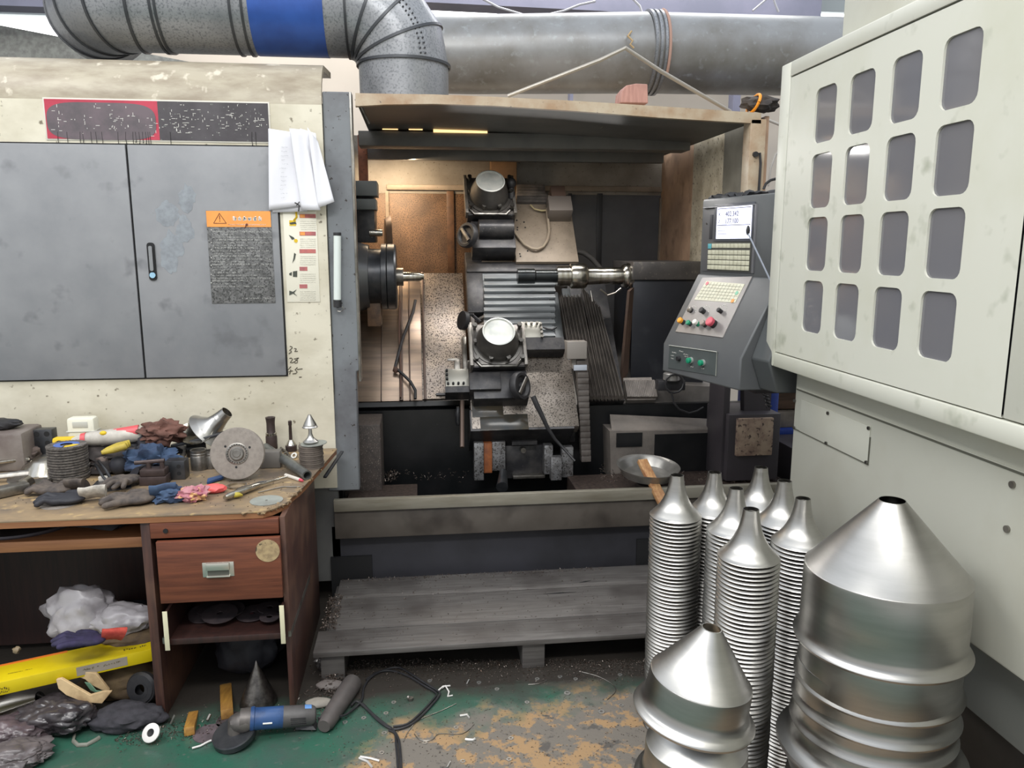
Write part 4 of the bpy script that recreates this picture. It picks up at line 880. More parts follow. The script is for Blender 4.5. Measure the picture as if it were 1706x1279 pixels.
# lower right frame with stained block
m = M(); fbox(m, 1212, 690, 1298, 800, 3.62, .3, .004); fbox(m, 1205, 560, 1216, 800, 3.66, .2, .004); B(m, 'right_base', mat('dark_plum_base', (66, 62, 66), (58, 54, 58), .45, sc=4), LT)
m = M(); fbox(m, 1228, 697, 1288, 759, 3.60, .03, .004); B(m, 'stained_cover_plate', mat('brown_stained_plate', (168, 148, 128), (128, 106, 94), .7, sc=14, c3=(70, 56, 52), sc3=50, lo3=.56, hi3=.66), LT)
m = M(); pts = []
for k in range(60):
    a_ = k * .9; pp = PY(1268 + (1282 - 1268) * k / 60, 632 + 48 * k / 60, 3.5); pts.append(pp + V((.012 * math.cos(a_), .012 * math.sin(a_), 0)))
m.tube(pts, .004, 6); B(m, 'coiled_cable', rubber, LT)
m = M(); m.prism([PY(1262, 330, 3.7), PY(1310, 330, 3.7), PY(1282, 700, 3.7), PY(1240, 700, 3.7), PY(1240, 620, 3.7)], (0, .05, 0)); B(m, 'end_panel', mat('dark_plum_base', (66, 62, 66)), LT)

# --- things lying on the lathe
B(M().tube([PY(846, 160, 3.70), PY(1000, 100, 3.6), PY(1042, 80, 3.56), PY(1100, 118, 3.6), PY(1217, 186, 3.75)], .009, 10), 'bent_rod', mat('dull_rod', (168, 162, 152), rough=.4, metal=.5), label='long bent metal rod peaking over the lathe roof before the duct', cat='rod')
m = M(); m.prism([PY(u, v, 3.75) for u, v in ((1034, 171), (1036, 152), (1044, 142), (1060, 139), (1079, 140), (1080, 172))], (0, .12, 0)); B(m, 'wood_block', pinkblock, label='pinkish brown wooden block standing on the lathe roof edge', cat='block', bevel=.004)
t = T('rolled_glove', 'dark rolled-up work glove with orange band on the lathe roof corner', 'glove', PY(1266, 186, 3.55))
p = PY(1266, 174, 3.55); m = M(); m.blob(p, .085, .05, .036, 3, .35, 2, 4); B(m, 'glove_body', mat('dark_knit', (74, 66, 60), (44, 40, 40), .85, sc=14, bump=.4), t)
m = M(); m.tube([p + V((-.03 + .018 * math.sin(a_), -.056 * math.cos(a_), .042 * math.sin(a_))) for a_ in [R(20 * k) for k in range(19)]], .007, 8, cap=False); B(m, 'orange_band', tape, t)
m = M(); m.tube([PY(1308, 212, 3.9), PY(1300, 208, 3.9), PY(1270, 196, 3.9)], .007, 8); m.tube([PY(u, v, 4.3) for u, v in ((1306, 240), (1292, 258), (1284, 280), (1280, 310))], .006, 8)
B(m, 'wall_cable', mat('pale_cable', (180, 176, 170), rough=.6), label='pale cable drooping between the lathe post and white machine', cat='cable')
m = M(); m.tube([PY(u, v, 3.3) for u, v in ((1272, 315), (1276, 306), (1284, 300), (1296, 297), (1308, 297))], .006, 8)
B(m, 'console_cable', rubber, label='dark brown cable arching off the top of the control console', cat='cable')
# pan in the tray with a wooden stick
t = T('steel_pan', 'round shallow steel pan tilted in the chip tray', 'pan', PZ(1080, 790, .46))
pc = PZ(1080, 776, .585) - V((0, .05, 0)); ax = V((.03, -.10, 1)).normalized()
m = M(); m.lathe([(-.055, 0), (-.055, .105), (-.048, .124), (-.01, .146), (0, .155), (.003, .156), (.001, .151), (-.010, .141), (-.044, .119), (-.050, .10), (-.05, 0)], pc + V((0, .05, 0)), ax, 56); B(m, 'bowl', panm, t)
m = M(); m.lathe([(-.058, 0), (-.058, .07), (-.09, .05), (-.09, 0)], pc + V((0, .05, 0)), ax, 30); B(m, 'pan_foot', darkoil, t)
a = PZ(1072, 772, .60); b = PY(1107, 842, 3.36) 
m = M(); d_ = (b - a).normalized(); a2 = a - d_ * .02; s_ = d_.cross(V((0, 0, 1))).normalized(); up = s_.cross(d_)
def beamb(m, a, b, w_, h, c=0):
    d_ = (b - a); L_ = d_.length; d_.normalize(); s_ = d_.cross(V((0, 0, 1))).normalized(); up = s_.cross(d_)
    m.mtx = Matrix(((d_.x, s_.x, up.x, a.x), (d_.y, s_.y, up.y, a.y), (d_.z, s_.z, up.z, a.z), (0, 0, 0, 1))); m.box(0, L_, -w_ / 2, w_ / 2, -h / 2, h / 2, c); m.mtx = None
beamb(m, a2, b + (b - a).normalized() * .04, .05, .022, .002)
B(m, 'wooden_stick', stickwood, label='flat wooden stick leaning out of the steel pan over the sill', cat='stick')
random.seed(21)
m = M()
for k in range(420):
    q = PZ(random.uniform(1000, 1050), random.uniform(760, 806), .46) if k < 200 else PZ(random.uniform(1050, 1300), random.uniform(790, 806), .463)
    q = q + V((0, 0, random.uniform(0, .012 if k > 200 else .03))); d_ = V((random.gauss(0, 1), random.gauss(0, 1), random.gauss(0, .5))).normalized() * random.uniform(.006, .02); m.tube([q, q + d_ * .5 + V((0, 0, .003)), q + d_], .0013, 4)
B(m, 'swarf_heap', chipm, label='dark curly metal chips scattered on the tray round the pan', cat='metal chips', kind='stuff')

# ============================================================ CONTROL CONSOLE
CE = V((.28, -.96, 0)).normalized(); CN = V((-.96, -.28, 0)).normalized(); UP = V((0, 0, 1))
Pc = PY(1170, 335, 3.38)
F1 = (Pc, CN)                                   # upper face plane
t = T('control_console', 'tilted dark grey control console with lit screen, keypad and coloured buttons', 'control console', Pc + CN * -.15 + UP * -.75)
def ppoly(m, uv, pl, th, off=0):
    n = V(pl[1]); m.prism([RP(u, v, pl) + n * off for u, v in uv], -n * th); return m
def quadpl(pl, u0, v0, u1, v1):               # rectangle aligned with CE/up through two photo corners
    return RP(u0, v0, pl), RP(u1, v1, pl)
a = RP(1172, 336, F1); 
W_ = (RP(1266, 328, F1) - a).dot(CE); zt_ = a.z; zb_ = RP(1158, 458, F1).z
def cbox(m, s0, s1, z0, z1, n0, n1, c=.003, o=a):   # box in console axes: along CE, vertical, out along CN
    bm = M(Matrix(((CE.x, CN.x, 0, o.x), (CE.y, CN.y, 0, o.y), (0, 0, 1, 0), (0, 0, 0, 1)))); bm.box(s0, s1, n0, n1, z0, z1, c); m.add(bm.v, bm.f); return m
sL = (RP(1159, 440, F1) - a).dot(CE)
m = M(); cbox(m, -.01, W_ + .12, zb_ - .0, zt_ + .012, -.24, 0, .012); B(m, 'upper_cabinet', console_m, t)
m = M(); cbox(m, .015, W_ - .01, zb_ + .02, zt_ - .03, 0, .004, .002); up_ = B(m, 'display_panel', mat('bezel_grey', (92, 92, 94), rough=.4), t)
m = M(); cbox(m, .012, W_ - .008, zt_ - .03, zt_ - .026, 0, .012, .001); cbox(m, W_ - .012, W_ - .008, zb_ + .02, zt_ - .028, 0, .012, .001); Bs(m, 'panel_lip', mat('light_lip', (140, 140, 144), rough=.3, metal=.3), t)
p0, p1 = RP(1200, 345, F1), RP(1254, 398, F1); q0 = RP(1195, 397, F1); s0_, s1_ = ((p0 - a).dot(CE) + (q0 - a).dot(CE)) / 2, (p1 - a).dot(CE)
zS1, zS0 = (p0.z + RP(1255, 341, F1).z) / 2, (p1.z + q0.z) / 2
m = M(); cbox(m, s0_ - .02, s1_ + .012, zS0 - .012, zS1 + .012, .004, .010, .002); B(m, 'screen_bezel', mat('bezel_dark', (84, 86, 92), rough=.35), t)
m = M(); cbox(m, s0_, s1_, zS0, zS1, .010, .0115, 0); scr = B(m, 'screen', screen, t)
so_ = a + CN * .0122
def sp(fx, fz): return so_ + CE * (s0_ + (s1_ - s0_) * fx) + V((0, 0, zS0 + (zS1 - zS0) * fz - a.z))
text('X', 'screen_text', screentext, scr, sp(.08, .76), CE, UP, .013); text('402.342', 'screen_text', screentext, scr, sp(.45, .76), CE, UP, .021, .9)
text('Z', 'screen_text', screentext, scr, sp(.08, .54), CE, UP, .013); text('177.100', 'screen_text', screentext, scr, sp(.45, .54), CE, UP, .021, .9)
m = M()
for fz in (.93, .41): cbox(m, s0_ + .004, s1_ - .004, zS0 + (zS1 - zS0) * fz, zS0 + (zS1 - zS0) * fz + .0025, .0115, .0122, 0)
for k in range(4): cbox(m, s0_ + .01, s0_ + .07, zS0 + .02 + .013 * k, zS0 + .0215 + .013 * k, .0115, .0121, 0)
B(m, 'screen_line', screentext, scr)
p0, p1 = RP(1183, 404, F1), RP(1253, 443, F1); k0, k1 = (RP(1182, 420, F1) - a).dot(CE), (RP(1252, 420, F1) - a).dot(CE); zk1, zk0 = zS0 - .016, zb_ + .028
m = M(); cbox(m, k0 - .004, k1 + .004, zk0 - .004, zk1 + .003, .004, .007, .001); B(m, 'keypad', mat('keypad_dark', (74, 74, 68), rough=.5), t)
m = M(); cw = (k1 - k0) / 11; 
for c_ in range(11): cbox(m, k0 + cw * c_ + .001, k0 + cw * (c_ + 1) - .001, zk1 - .022, zk1 - .004, .007, .010, .001) if c_ else None
ch_ = (zk1 - .03 - zk0) / 4
for r_ in range(4):
    for c_ in range(11): cbox(m, k0 + cw * c_ + .0012, k0 + cw * (c_ + 1) - .0012, zk0 + ch_ * r_ + .0015, zk0 + ch_ * (r_ + 1) - .0015, .007, .010, .001)
B(m, 'key', keys, t, kind='stuff')
m = M(); cbox(m, k0, k0 + cw * .9, zk1 - .026, zk1 - .004, .007, .0105, .001); B(m, 'blue_key', mat('teal_key', (96, 168, 178), rough=.5), t)
m = M(); cbox(m, s0_ - .055, s0_ - .035, zS0 - .0, zS1 - .03, .004, .006, .001); B(m, 'card_slot', mat('slot_dark', (58, 58, 62), rough=.5), t)
m = M(); p = a + CE * .035 + V((0, 0, (zS0 + zS1) / 2 - a.z)); m.cyl(p, p + CN * .006, .004, n=10); B(m, 'slot_screw', pin, t)
# things on top
m = M(); random.seed(9)
for k in range(9):
    p = a + CE * (.03 + .035 * k) + CN * -(.05 + .03 * (k % 3)); p.z = zt_ + .016; m.blob(p, .035, .03, .018, 2, .6, 2, k)
B(m, 'dusty_rag', rubber, label='dark greasy rag bunched on top of the control console', cat='rag')
# sloping operation panel
P0 = RP(1163, 456, F1); LP = (P0, CE); P1 = RP(1105, 572, LP); P2 = RP(1100, 617, (P1, CN)); sl = (P1 - P0); dn = CE.cross(sl).normalized()
if dn.dot(CN) < 0: dn = -dn
F2 = (P0, dn); F3 = (P1, CN)
Wt = (RP(1292, 470, F2) - P0).dot(CE); Wb = Wt
E2 = (RP(1229, 585, F3) - P1).dot(CE)
wB = CE * (E2)
m = M(); bk = -CN * .22
Vs = [P0, P1, P1 - UP * (P1.z - P2.z), P0 + bk * .9 - UP * (P0.z - P2.z + .02), P0 + bk]
m.prism(Vs, CE * (E2 + .02)); B(m, 'lower_cabinet', console_m, t, bevel=.006)
m = M(); cw2 = CE * .10
Vs2 = [P0, P0 + CN * ((P1 - P0).dot(CN) * .72) + UP * ((P1 - P0).z), P1 - CN * (.1) - UP * (P1.z - P2.z), P0 + bk - UP * (P0.z - P2.z + .02), P0 + bk]
m.prism([p + CE * (E2 + .02) for p in Vs2], cw2); B(m, 'side_cheek', mat('side_cheek_grey', (78, 81, 82), rough=.4), t, bevel=.006)
m = M(); uv = [(1171, 463), (1254, 461), (1205, 563), (1126, 553)]; pp = [RP(u, v, F2) for u, v in uv]
m.prism([p + dn * .004 for p in pp], -dn * .006); B(m, 'operation_panel', console_l, t, bevel=.001)
def on2(u, v, off): return RP(u, v, F2) + dn * off
m = M(); uv = [(1178, 469), (1242, 474), (1226, 505), (1158, 500)]; m.prism([on2(u, v, .0055) for u, v in uv], -dn * .002); mk = B(m, 'membrane_keys', mat('cream_membrane', (212, 210, 190), (206, 202, 180), .5, sc=30), t)
m = M()
def lerp4(q, fx, fy): 
    A = [on2(u, v, .0062) for u, v in q]; return (A[0] * (1 - fx) + A[1] * fx) * (1 - fy) + (A[3] * (1 - fx) + A[2] * fx) * fy
for r_ in range(1, 6): m.tube([lerp4(uv, .02, r_ / 6), lerp4(uv, .98, r_ / 6)], .0007, 4)
for c_ in range(1, 12): m.tube([lerp4(uv, c_ / 12, .05), lerp4(uv, c_ / 12, .95)], .0005, 4)
B(m, 'key_lines', mat('key_line', (150, 148, 132), rough=.5), mk)
for (fx, fy, nm, mt) in ((.07, .12, 'red_mark', red), (.93, .5, 'green_mark', mat('mint_mark', (130, 190, 160), rough=.5)), (.93, .92, 'orange_mark', orange)):
    m = M(); c_ = lerp4(uv, fx, fy); m.lathe([(0, 0), (0, .009), (.001, .009), (.001, 0)], c_, dn, 16); B(m, nm, mt, mk)
def knob(nm, u, v, r, h, mt, col=rubber):
    p = on2(u, v, .004); m = M(); m.lathe([(0, r * .9), (h * .5, r * .85), (h * .5, 0)], p, dn, 20); b_ = B(m, nm, col, t); m = M(); m.lathe([(h * .5, r * .95), (h * .9, r), (h, r * .8), (h, 0)], p, dn, 24); B(m, nm + '_cap', mt, b_)
knob('orange_button', 1140, 538, .013, .03, mat('orange_cap', (240, 160, 40), rough=.4)); knob('green_button', 1152, 541, .011, .024, green)
knob('white_button', 1165, 541, .012, .03, mat('white_cap', (225, 222, 214), rough=.4), green); knob('grey_button', 1177, 542, .013, .028, mat('grey_cap', (150, 138, 130), rough=.4)); knob('emergency_stop', 1191, 541, .02, .035, red)
knob('rotary_switch', 1153, 518, .013, .016, pin); knob('feed_switch', 1174, 520, .013, .022, rubber); knob('key_switch', 1203, 520, .010, .022, rubber)
m = M()
for (u, v, rr) in ((1154, 519, .026), (1175, 519, .026), (1204, 518, .026)):
    for k in range(9):
        a_ = R(20 * k); X_ = CE; Y_ = dn.cross(CE); 
        if Y_.z < 0: Y_ = -Y_
        p = on2(u, v, .0045) + X_ * math.cos(a_) * rr + Y_ * math.sin(a_) * rr; m.blob(p, .002, .002, .002, 1)
B(m, 'dial_marks', whitetext, t)
m = M(); cbox(m, 0, 0, 0, 0, 0, 0) if False else None
uv3 = [(1116, 575), (1196, 586), (1194, 626), (1114, 613)]; m.prism([RP(u, v, F3) + CN * .003 for u, v in uv3], -CN * .004); ap = B(m, 'auxiliary_panel', console_g, t, bevel=.001)
m = M(); A = [RP(u, v, F3) + CN * .0045 for u, v in uv3]; m.tube([A[0], A[1], A[2]], .002, 6); B(m, 'light_border', mat('pale_border', (156, 158, 150), rough=.4), ap)
for nm, u, v in (('green_push', 1153, 600), ('green_push', 1173, 604)):
    p = RP(u, v, F3); m = M(); m.lathe([(0, .014), (.012, .014), (.012, 0)], p, CN, 20); b_ = B(m, nm, mat('pale_collar', (150, 156, 152), rough=.4), t); m = M(); m.lathe([(.012, .012), (.024, .012), (.026, .009), (.026, 0)], p, CN, 20); B(m, 'push_cap', green, b_)
p = RP(1133, 597, F3); m = M(); m.lathe([(0, .012), (.016, .010), (.016, 0)], p, CN, 16); B(m, 'toggle_switch', rubber, t)
m = M()
for (u, v, w_) in ((1133, 585, .03), (1140, 590, .035), (1121, 587, .03), (1119, 592, .025), (1142, 594, .025), (1119, 597, .022), (1152, 611, .018), (1170, 614, .018)): illegible(m, RP(u, v, F3) + CN * .004, CE, UP, w_, .005, 1, .7)
B(m, 'panel_print', whitetext, ap)
m = M(); p = RP(1246, 388, (Pc + CN * .035, CN)); p2 = RP(1284, 468, (Pc + CN * .05, CN)); m.tube([p, p.lerp(p2, .5), p2], .0035, 6)
wnd = B(m, 'long_probe', mat('light_wire', (160, 166, 178), rough=.4, metal=.4), label='long thin grey probe with black tip crossing the console screen', cat='probe')
m = M(); m.blob(p + V((0, 0, .01)), .008, .008, .020, 2); B(m, 'black_tip', rubber, wnd)
# console arm down to the lathe
m = M(); q = P0 + CE * .28 - CN * .16; m.box(q.x - .06, q.x + .06, q.y - .05, q.y + .05, P2.z - .07, P2.z + .02, .004); B(m, 'support_arm', mat('dark_plum_base', (66, 62, 66)), t)

# ============================================================ BLUE RACK behind
t = T('blue_rack', 'blue steel rack behind the console, holding dusty parts', 'rack', (PY(1305, 700, 4.0).x + .1, 4.0, 0))
bx0, bx1 = PY(1286, 640, 4.0).x, PY(1360, 640, 4.0).x
zz = [PY(1300, v, 4.0).z for v in (628, 646, 716, 730)]
m = M(); m.box(bx0 + .0, bx0 + .045, 4.0, 4.05, .0, zz[0], .003); m.box(bx0, bx0 + .045, 4.4, 4.45, .0, zz[0], .003); B(m, 'rack_post', blueshelf, t)
m = M(); m.box(bx0, bx1 + .4, 4.0, 4.45, zz[1], zz[0], .003); B(m, 'shelf', blueshelf, t); m = M(); m.box(bx0, bx1 + .4, 4.0, 4.45, zz[3], zz[2], .003); B(m, 'shelf', blueshelf, t)
m = M(); m.box(bx0 + .05, bx1 + .3, 4.05, 4.3, zz[2], zz[2] + .09, .006); B(m, 'steel_casting', mat('cast_lump', (130, 122, 112), (104, 96, 88), .6, sc=10), label='grey casting lying on the lower shelf of the blue rack', cat='casting')
m = M(); m.box(bx0 + .06, bx1 + .3, 4.1, 4.35, zz[2] + .095, zz[2] + .19, .006); B(m, 'wooden_crate', mat('crate_wood', (116, 92, 74), (92, 74, 62), .7, sc=8, stretch=(.5, 4, 8)), label='brown wooden crate stacked on the casting in the blue rack', cat='crate')
m = M(); random.seed(4)
for k in range(40): m.tube([V((bx0 + random.uniform(0, .25), 4.02 + random.uniform(0, .1), zz[0] + .008 + random.uniform(0, .02))) + V((random.gauss(0, .012), 0, random.gauss(0, .006))) for _ in range(3)], .002, 4)
B(m, 'swarf_pile', mat('bright_swarf', (170, 172, 182), rough=.3, metal=.7), label='bright curled metal chips on top of the blue rack', cat='metal chips', kind='stuff')
m = M(); m.tube([(bx0 - .05, 3.9, .62), (bx0 + .45, 3.75, .42)], .018, 10); B(m, 'steel_bar', pin, label='steel bar leaning below the blue rack at the machine corner', cat='bar')
m = M(); m.box(bx0 - .02, bx0 + .6, 3.62, 3.98, .1, .62, .004); B(m, 'floor_cabinet', mat('dark_plum_base', (66, 62, 66)), label='dark floor cabinet standing under the blue rack', cat='cabinet')

# ============================================================ PALLET
t = T('wooden_pallet', 'grey oil-stained wooden pallet lying before the lathe', 'pallet', (.5, 3.1, 0))
ya, yb = 2.78, 3.44; xa_, xb_ = -.42, 1.62
edges = [0, .30, .66, 1.0]
bounds = [ya, 2.955, 3.235, yb]
names = []
for k in range(3):
    m = M(); g0, g1 = bounds[k] + .002, bounds[k + 1] - .002
    m.box(xa_ + (.03 if k else -.01), xb_, g0, g1, .108, .13, .003); B(m, 'plank', palletwood, t)
for x in (-.36, .42, 1.2):
    m = M(); m.box(x - .045, x + .045, ya + .02, yb - .02, .0, .108, .003); B(m, 'bearer', palletwood, t)
for y in (3.1, yb - .12):
    m = M(); m.box(xa_ + .02, xb_, y, y + .09, .0, .018, .002); B(m, 'bottom_board', palletwood, t)
for (u0, v0, u1, v1) in ((905, 989, 960, 986), (965, 970, 985, 967)):
    m = M(); a = PZ(u0, v0, .1305); b = PZ(u1, v1, .1305); m.prism([a + V((0, -.002, 0)), (a + b) / 2 + V((0, -.005, 0)), b, (a + b) / 2 + V((0, .005, 0))], (0, 0, .0006)); B(m, 'split', blackgap, t)

# ============================================================ FUNNEL STACKS
FP = [(0, .0835), (.0, .0855), (.002, .0862), (.004, .0850), (.0055, .0825), (.012, .0775), (.024, .0655), (.038, .0540), (.055, .0440), (.075, .0350), (.098, .0285), (.120, .0245), (.140, .0220)]
def funnel_mesh():
    m = M(); th = .0009; inn = [(h - .0012 if i > 3 else h + .0004, r - th) for i, (h, r) in enumerate(FP)]; inn[-1] = (FP[-1][0], FP[-1][1] - .0014)
    m.lathe(FP + inn[::-1][:-1], (0, 0, 0), (0, 0, 1), 56); return m
PITCHF = .0126
def ordinal(n):
    return str(n) + ('th' if 10 <= n % 100 <= 20 else {1: 'st', 2: 'nd', 3: 'rd'}.get(n % 10, 'th'))
f0 = B(funnel_mesh(), 'steel_funnel', steel, local=True)
spots = [('leftmost stack, beside the wooden stick', (.835, 2.385), .905, 1), ('front stack, tallest in the picture', (.905, 1.965), .93, 1), ('middle stack, right behind the front stack', (.975, 2.235), .902, 1),
         ('stack between the front stack and the big hopper', (1.135, 2.115), .902, 1), ('rear left stack', (.985, 2.44), .892, 0), ('back corner stack nearest the lathe sill', (1.165, 2.47), .895, 0), ('rear right stack against the white machine', (1.165, 2.295), .90, 0)]
LAB = [('single out', 'top trumpet-shaped steel funnel of the leftmost stack, below the wooden stick'),
       ('', 'top trumpet-shaped steel funnel of the nearest tall stack, behind the small cone hopper'),
       ('', 'top trumpet-shaped steel funnel of the stack directly behind the nearest tall stack'),
       ('', 'top trumpet-shaped steel funnel of the stack touching the big cone hopper'),
       ('', 'top trumpet-shaped steel funnel of the rear stack just right of the leftmost one'),
       ('', 'top trumpet-shaped steel funnel of the hindmost stack, nearest the lathe sill'),
       ('', 'top trumpet-shaped steel funnel of the rear right stack beside the white machine')]
GRP = ['leftmost funnel stack', 'nearest funnel stack', 'middle funnel stack', 'funnel stack beside the big hopper', 'rear left funnel stack', 'hindmost funnel stack', 'rear right funnel stack']
BODY = ['nested steel funnel in the leftmost tall stack, only its rim showing', 'nested steel funnel in the nearest tall stack, only its rim showing', 'nested steel funnel in the stack behind the nearest one, rim showing',
        'nested steel funnel in the stack touching the big hopper, rim showing', 'nested steel funnel in the rear stack right of the leftmost, rim showing', 'nested steel funnel in the hindmost stack, rim showing', 'nested steel funnel in the rear right stack beside the white machine']
random.seed(31); first = True; stuff = M(); count = 0
for i, (nm, (x, y), zt_n, full) in enumerate(spots):
    ztop = zt_n - .14; n = int(ztop / PITCHF) + 1; pit = ztop / (n - 1)
    vis = n if full else 18
    for k in range(n):                    # k = 0 is the top funnel
        z = ztop - pit * k; jx, jy = random.uniform(-.0012, .0012), random.uniform(-.0012, .0012)
        if k < vis:
            o = f0 if first else f0.copy()
            if not first: COL.objects.link(o)
            first = False; o.location = (x + jx, y + jy, z); o.rotation_euler = (0, 0, random.uniform(0, 6.28)); o['category'] = 'funnel'
            o['label'] = LAB[i][1] if k == 0 else 'steel funnel rim, %s from the top of the %s' % (ordinal(k + 1), GRP[i]); o['group'] = GRP[i]; count += 1
        else:
            stuff.lathe([(0, .0835), (0, .0855), (.002, .0862), (.004, .0850), (.0055, .0825), (.012, .0775), (.024, .0655)], (x + jx, y + jy, z), (0, 0, 1), 40)
B(stuff, 'hidden_funnels', steel, label='lower funnels of the three rear stacks, seen only in gaps', cat='funnel', kind='stuff')
# big hoppers
def hopper(name, r, hc, hcyl, rt, fl, seg=72):
    prof = [(-hcyl - .0, r + fl - .002), (-hcyl - .004, r + fl + .001), (-hcyl + .002, r + fl + .003), (-hcyl + .007, r + fl), (-hcyl + .012, r + fl * .62), (-hcyl + .02, r + fl * .34), (-hcyl + .034, r + fl * .14), (-hcyl * .55, r + .002), (-.004, r), (0, r - .0008), (.002, r - .004), (hc * .5, (r + rt) / 2 - .002), (hc - .002, rt + .001), (hc, rt), (hc, rt - .002)]
    inn = [(h - .001, q - .002) for h, q in prof[3:-2]][::-1]
    m = M(); m.lathe(prof + inn + [(-hcyl, r + fl - .004)], (0, 0, 0), (0, 0, 1), seg); return B(m, name, steel, local=True)
bigx, bigy = 1.155, 1.715
h0 = hopper('steel_hopper', .194, .182, .190, .032, .014)
h0.location = (bigx, bigy, .848); tag(h0, 'topmost big steel hopper with cone top, right of the funnel stacks', 'hopper', 'big hopper stack')
h1 = hopper('steel_hopper', .190, .150, .168, .030, .010)
labs = ['big steel hopper directly under the topmost one, only its lower band showing', 'third band down in the big hopper stack', 'fourth band down in the big hopper stack, above the wide-flanged one']
for k, dz in enumerate((.545, .482, .425)):
    o = h1 if k == 0 else h1.copy()
    if k: COL.objects.link(o)
    o.location = (bigx - .003 * k, bigy - .003 * (k % 2), dz + .168); o.rotation_euler = (R(.8 - .7 * k), R(-.6 + .5 * k), k); tag(o, labs[k], 'hopper', 'big hopper stack')
h2 = hopper('steel_hopper', .190, .150, .168, .030, .040); h2.location = (bigx - .004, bigy, .355 + .168); tag(h2, 'wide-flanged steel hopper near the bottom of the big stack', 'hopper', 'big hopper stack')
for k, dz in enumerate((.29, .235, .18, .12, .062, .004)):
    o = h1.copy(); COL.objects.link(o); o.location = (bigx - .002, bigy, dz + .168); o.rotation_euler = (0, 0, k * 1.3); tag(o, 'steel hopper of the big stack, %s below the wide-flanged one' % ordinal(k + 1), 'hopper', 'big hopper stack')
s0 = hopper('small_steel_hopper', .121, .128, .095, .0235, .022)
s0.location = (.648, 1.628, .640); s0.rotation_euler = (R(2), R(8.5), 0); tag(s0, 'small cone-topped steel hopper tilted on its pile, in front of the funnels', 'hopper', 'small hopper pile')
for k in range(6):
    o = s0.copy(); COL.objects.link(o); o.location = (.643, 1.626, .097 + .074 * k + .0); o.rotation_euler = (0, R(1.0 * (k % 2)), k)
    if k == 5: tag(o, 'small steel hopper directly under the tilted cone-topped one', 'hopper', 'small hopper pile')
    else: tag(o, 'small steel hopper, %s from the top of the front pile by the picture edge' % ordinal(7 - k), 'hopper', 'small hopper pile')

# ============================================================ DESK
DZ = .755; DYF, DYB, DXR = 2.615, 3.42, -.478
def D(u, v, z=DZ): return PZ(u, v, z)
t = DT = T('office_desk', 'battered red-brown wooden desk heaped with tools, left of the lathe', 'desk', (-1.2, 3.0, 0))
random.seed(8)
pts = [(-2.1, DYF), (-.60, DYF), (-.545, DYF + .004), (-.515, DYF + .03), (-.50, DYF + .055), (-.478, DYF + .10), (-.472, DYF + .17), (-.455, DYF + .24), (-.445, DYF + .30), (-.38, DYB + .02), (-.40, DYB + .03), (-2.1, DYB)]
m = M(); m.prism([(x, y, DZ) for x, y in pts], (0, 0, -.004)); B(m, 'desktop', topwood, t)
m = M(); m.prism([(x, y, DZ - .004) for x, y in [(-2.1, DYF - .002)] + [(x_ - .004, y_ + .003) for x_, y_ in pts[1:-1]] + [(-2.1, DYB)]], (0, 0, -.021)); B(m, 'top_board', edgewood, t)
m = M()
for k in range(60):
    f = random.random(); i = random.randint(1, 8); a = V((*pts[i], DZ - .003)); b = V((*pts[i + 1], DZ - .003)); c_ = a.lerp(b, f); m.blob(c_ + V((random.uniform(-.022, .0), random.uniform(-.004, .012), random.uniform(-.006, .002))), .010, .009, .006, 1, .5, 3, k)
B(m, 'crumbling_edge', chipboard, t, label='crumbled chipboard corner')
m = M(); m.box(DXR - .018, DXR, DYF + .012, DYB - .05, 0, DZ - .025, .001); B(m, 'side_panel', sidewood, t)
xp0 = PY(246, 1000, DYF + .02).x
m = M(); m.box(-2.1, -2.08, DYF + .012, DYB - .05, 0, DZ - .025, .001); B(m, 'side_panel', sidewood, t)
m = M(); m.box(xp0, xp0 + .030, DYF + .012, DYB - .05, 0, DZ - .025, .001); B(m, 'side_panel', sidewood, t)
m = M(); m.box(-2.1, DXR - .02, DYB - .24, DYB - .22, .03, DZ - .03); B(m, 'back_panel', darkwood, t)
def qx(u, v=930): return PY(u, v, DYF).x
def qz(v, u=360, y=DYF): return PY(u, v, y).z
m = M(); m.box(xp0 + .034, DXR - .020, DYF + .0, DYF + .03, qz(893), DZ - .027, .002); dr = B(m, 'top_drawer', drawerwood, t)
p = PY(276, 884, DYF); m = M(); m.cyl(p, p + V((0, -.004, 0)), .008, n=20); B(m, 'keyhole', blackgap, dr)
yd = DYF - .022; z1_, z0_ = PY(360, 899, yd).z, PY(360, 1001, yd).z; x0_, x1_ = PY(263, 950, yd).x, PY(469, 950, yd).x
m = M(); m.box(x0_, x1_, yd, yd + .018, z0_, z1_, .002); dr = B(m, 'middle_drawer', drawerwood, t)
m = M(); m.box(x0_ + .02, x1_ - .02, yd + .018, yd + .4, z0_ + .02, z1_ - .03); B(m, 'drawer_box', darkwood, dr)
p = PY(364, 948, yd); w2, h2 = .052, .026
m = M(); m.box(p.x - w2, p.x + w2, yd - .003, yd + .002, p.z - h2, p.z + h2, .002); m.box(p.x - w2 * .75, p.x + w2 * .75, yd - .013, yd - .002, p.z + .0, p.z + h2, .003); m.box(p.x - w2 * .75, p.x + w2 * .75, yd - .010, yd - .002, p.z - h2, p.z - h2 + .005, .002)
B(m, 'drawer_handle', mat('brushed_handle', (206, 204, 194), rough=.28, metal=.8), dr)
m = M(); m.box(p.x - w2 * .68, p.x + w2 * .68, yd - .004, yd - .0025, p.z - h2 + .005, p.z); B(m, 'handle_recess', mat('recess_grey', (110, 108, 102), rough=.4, metal=.6), dr)
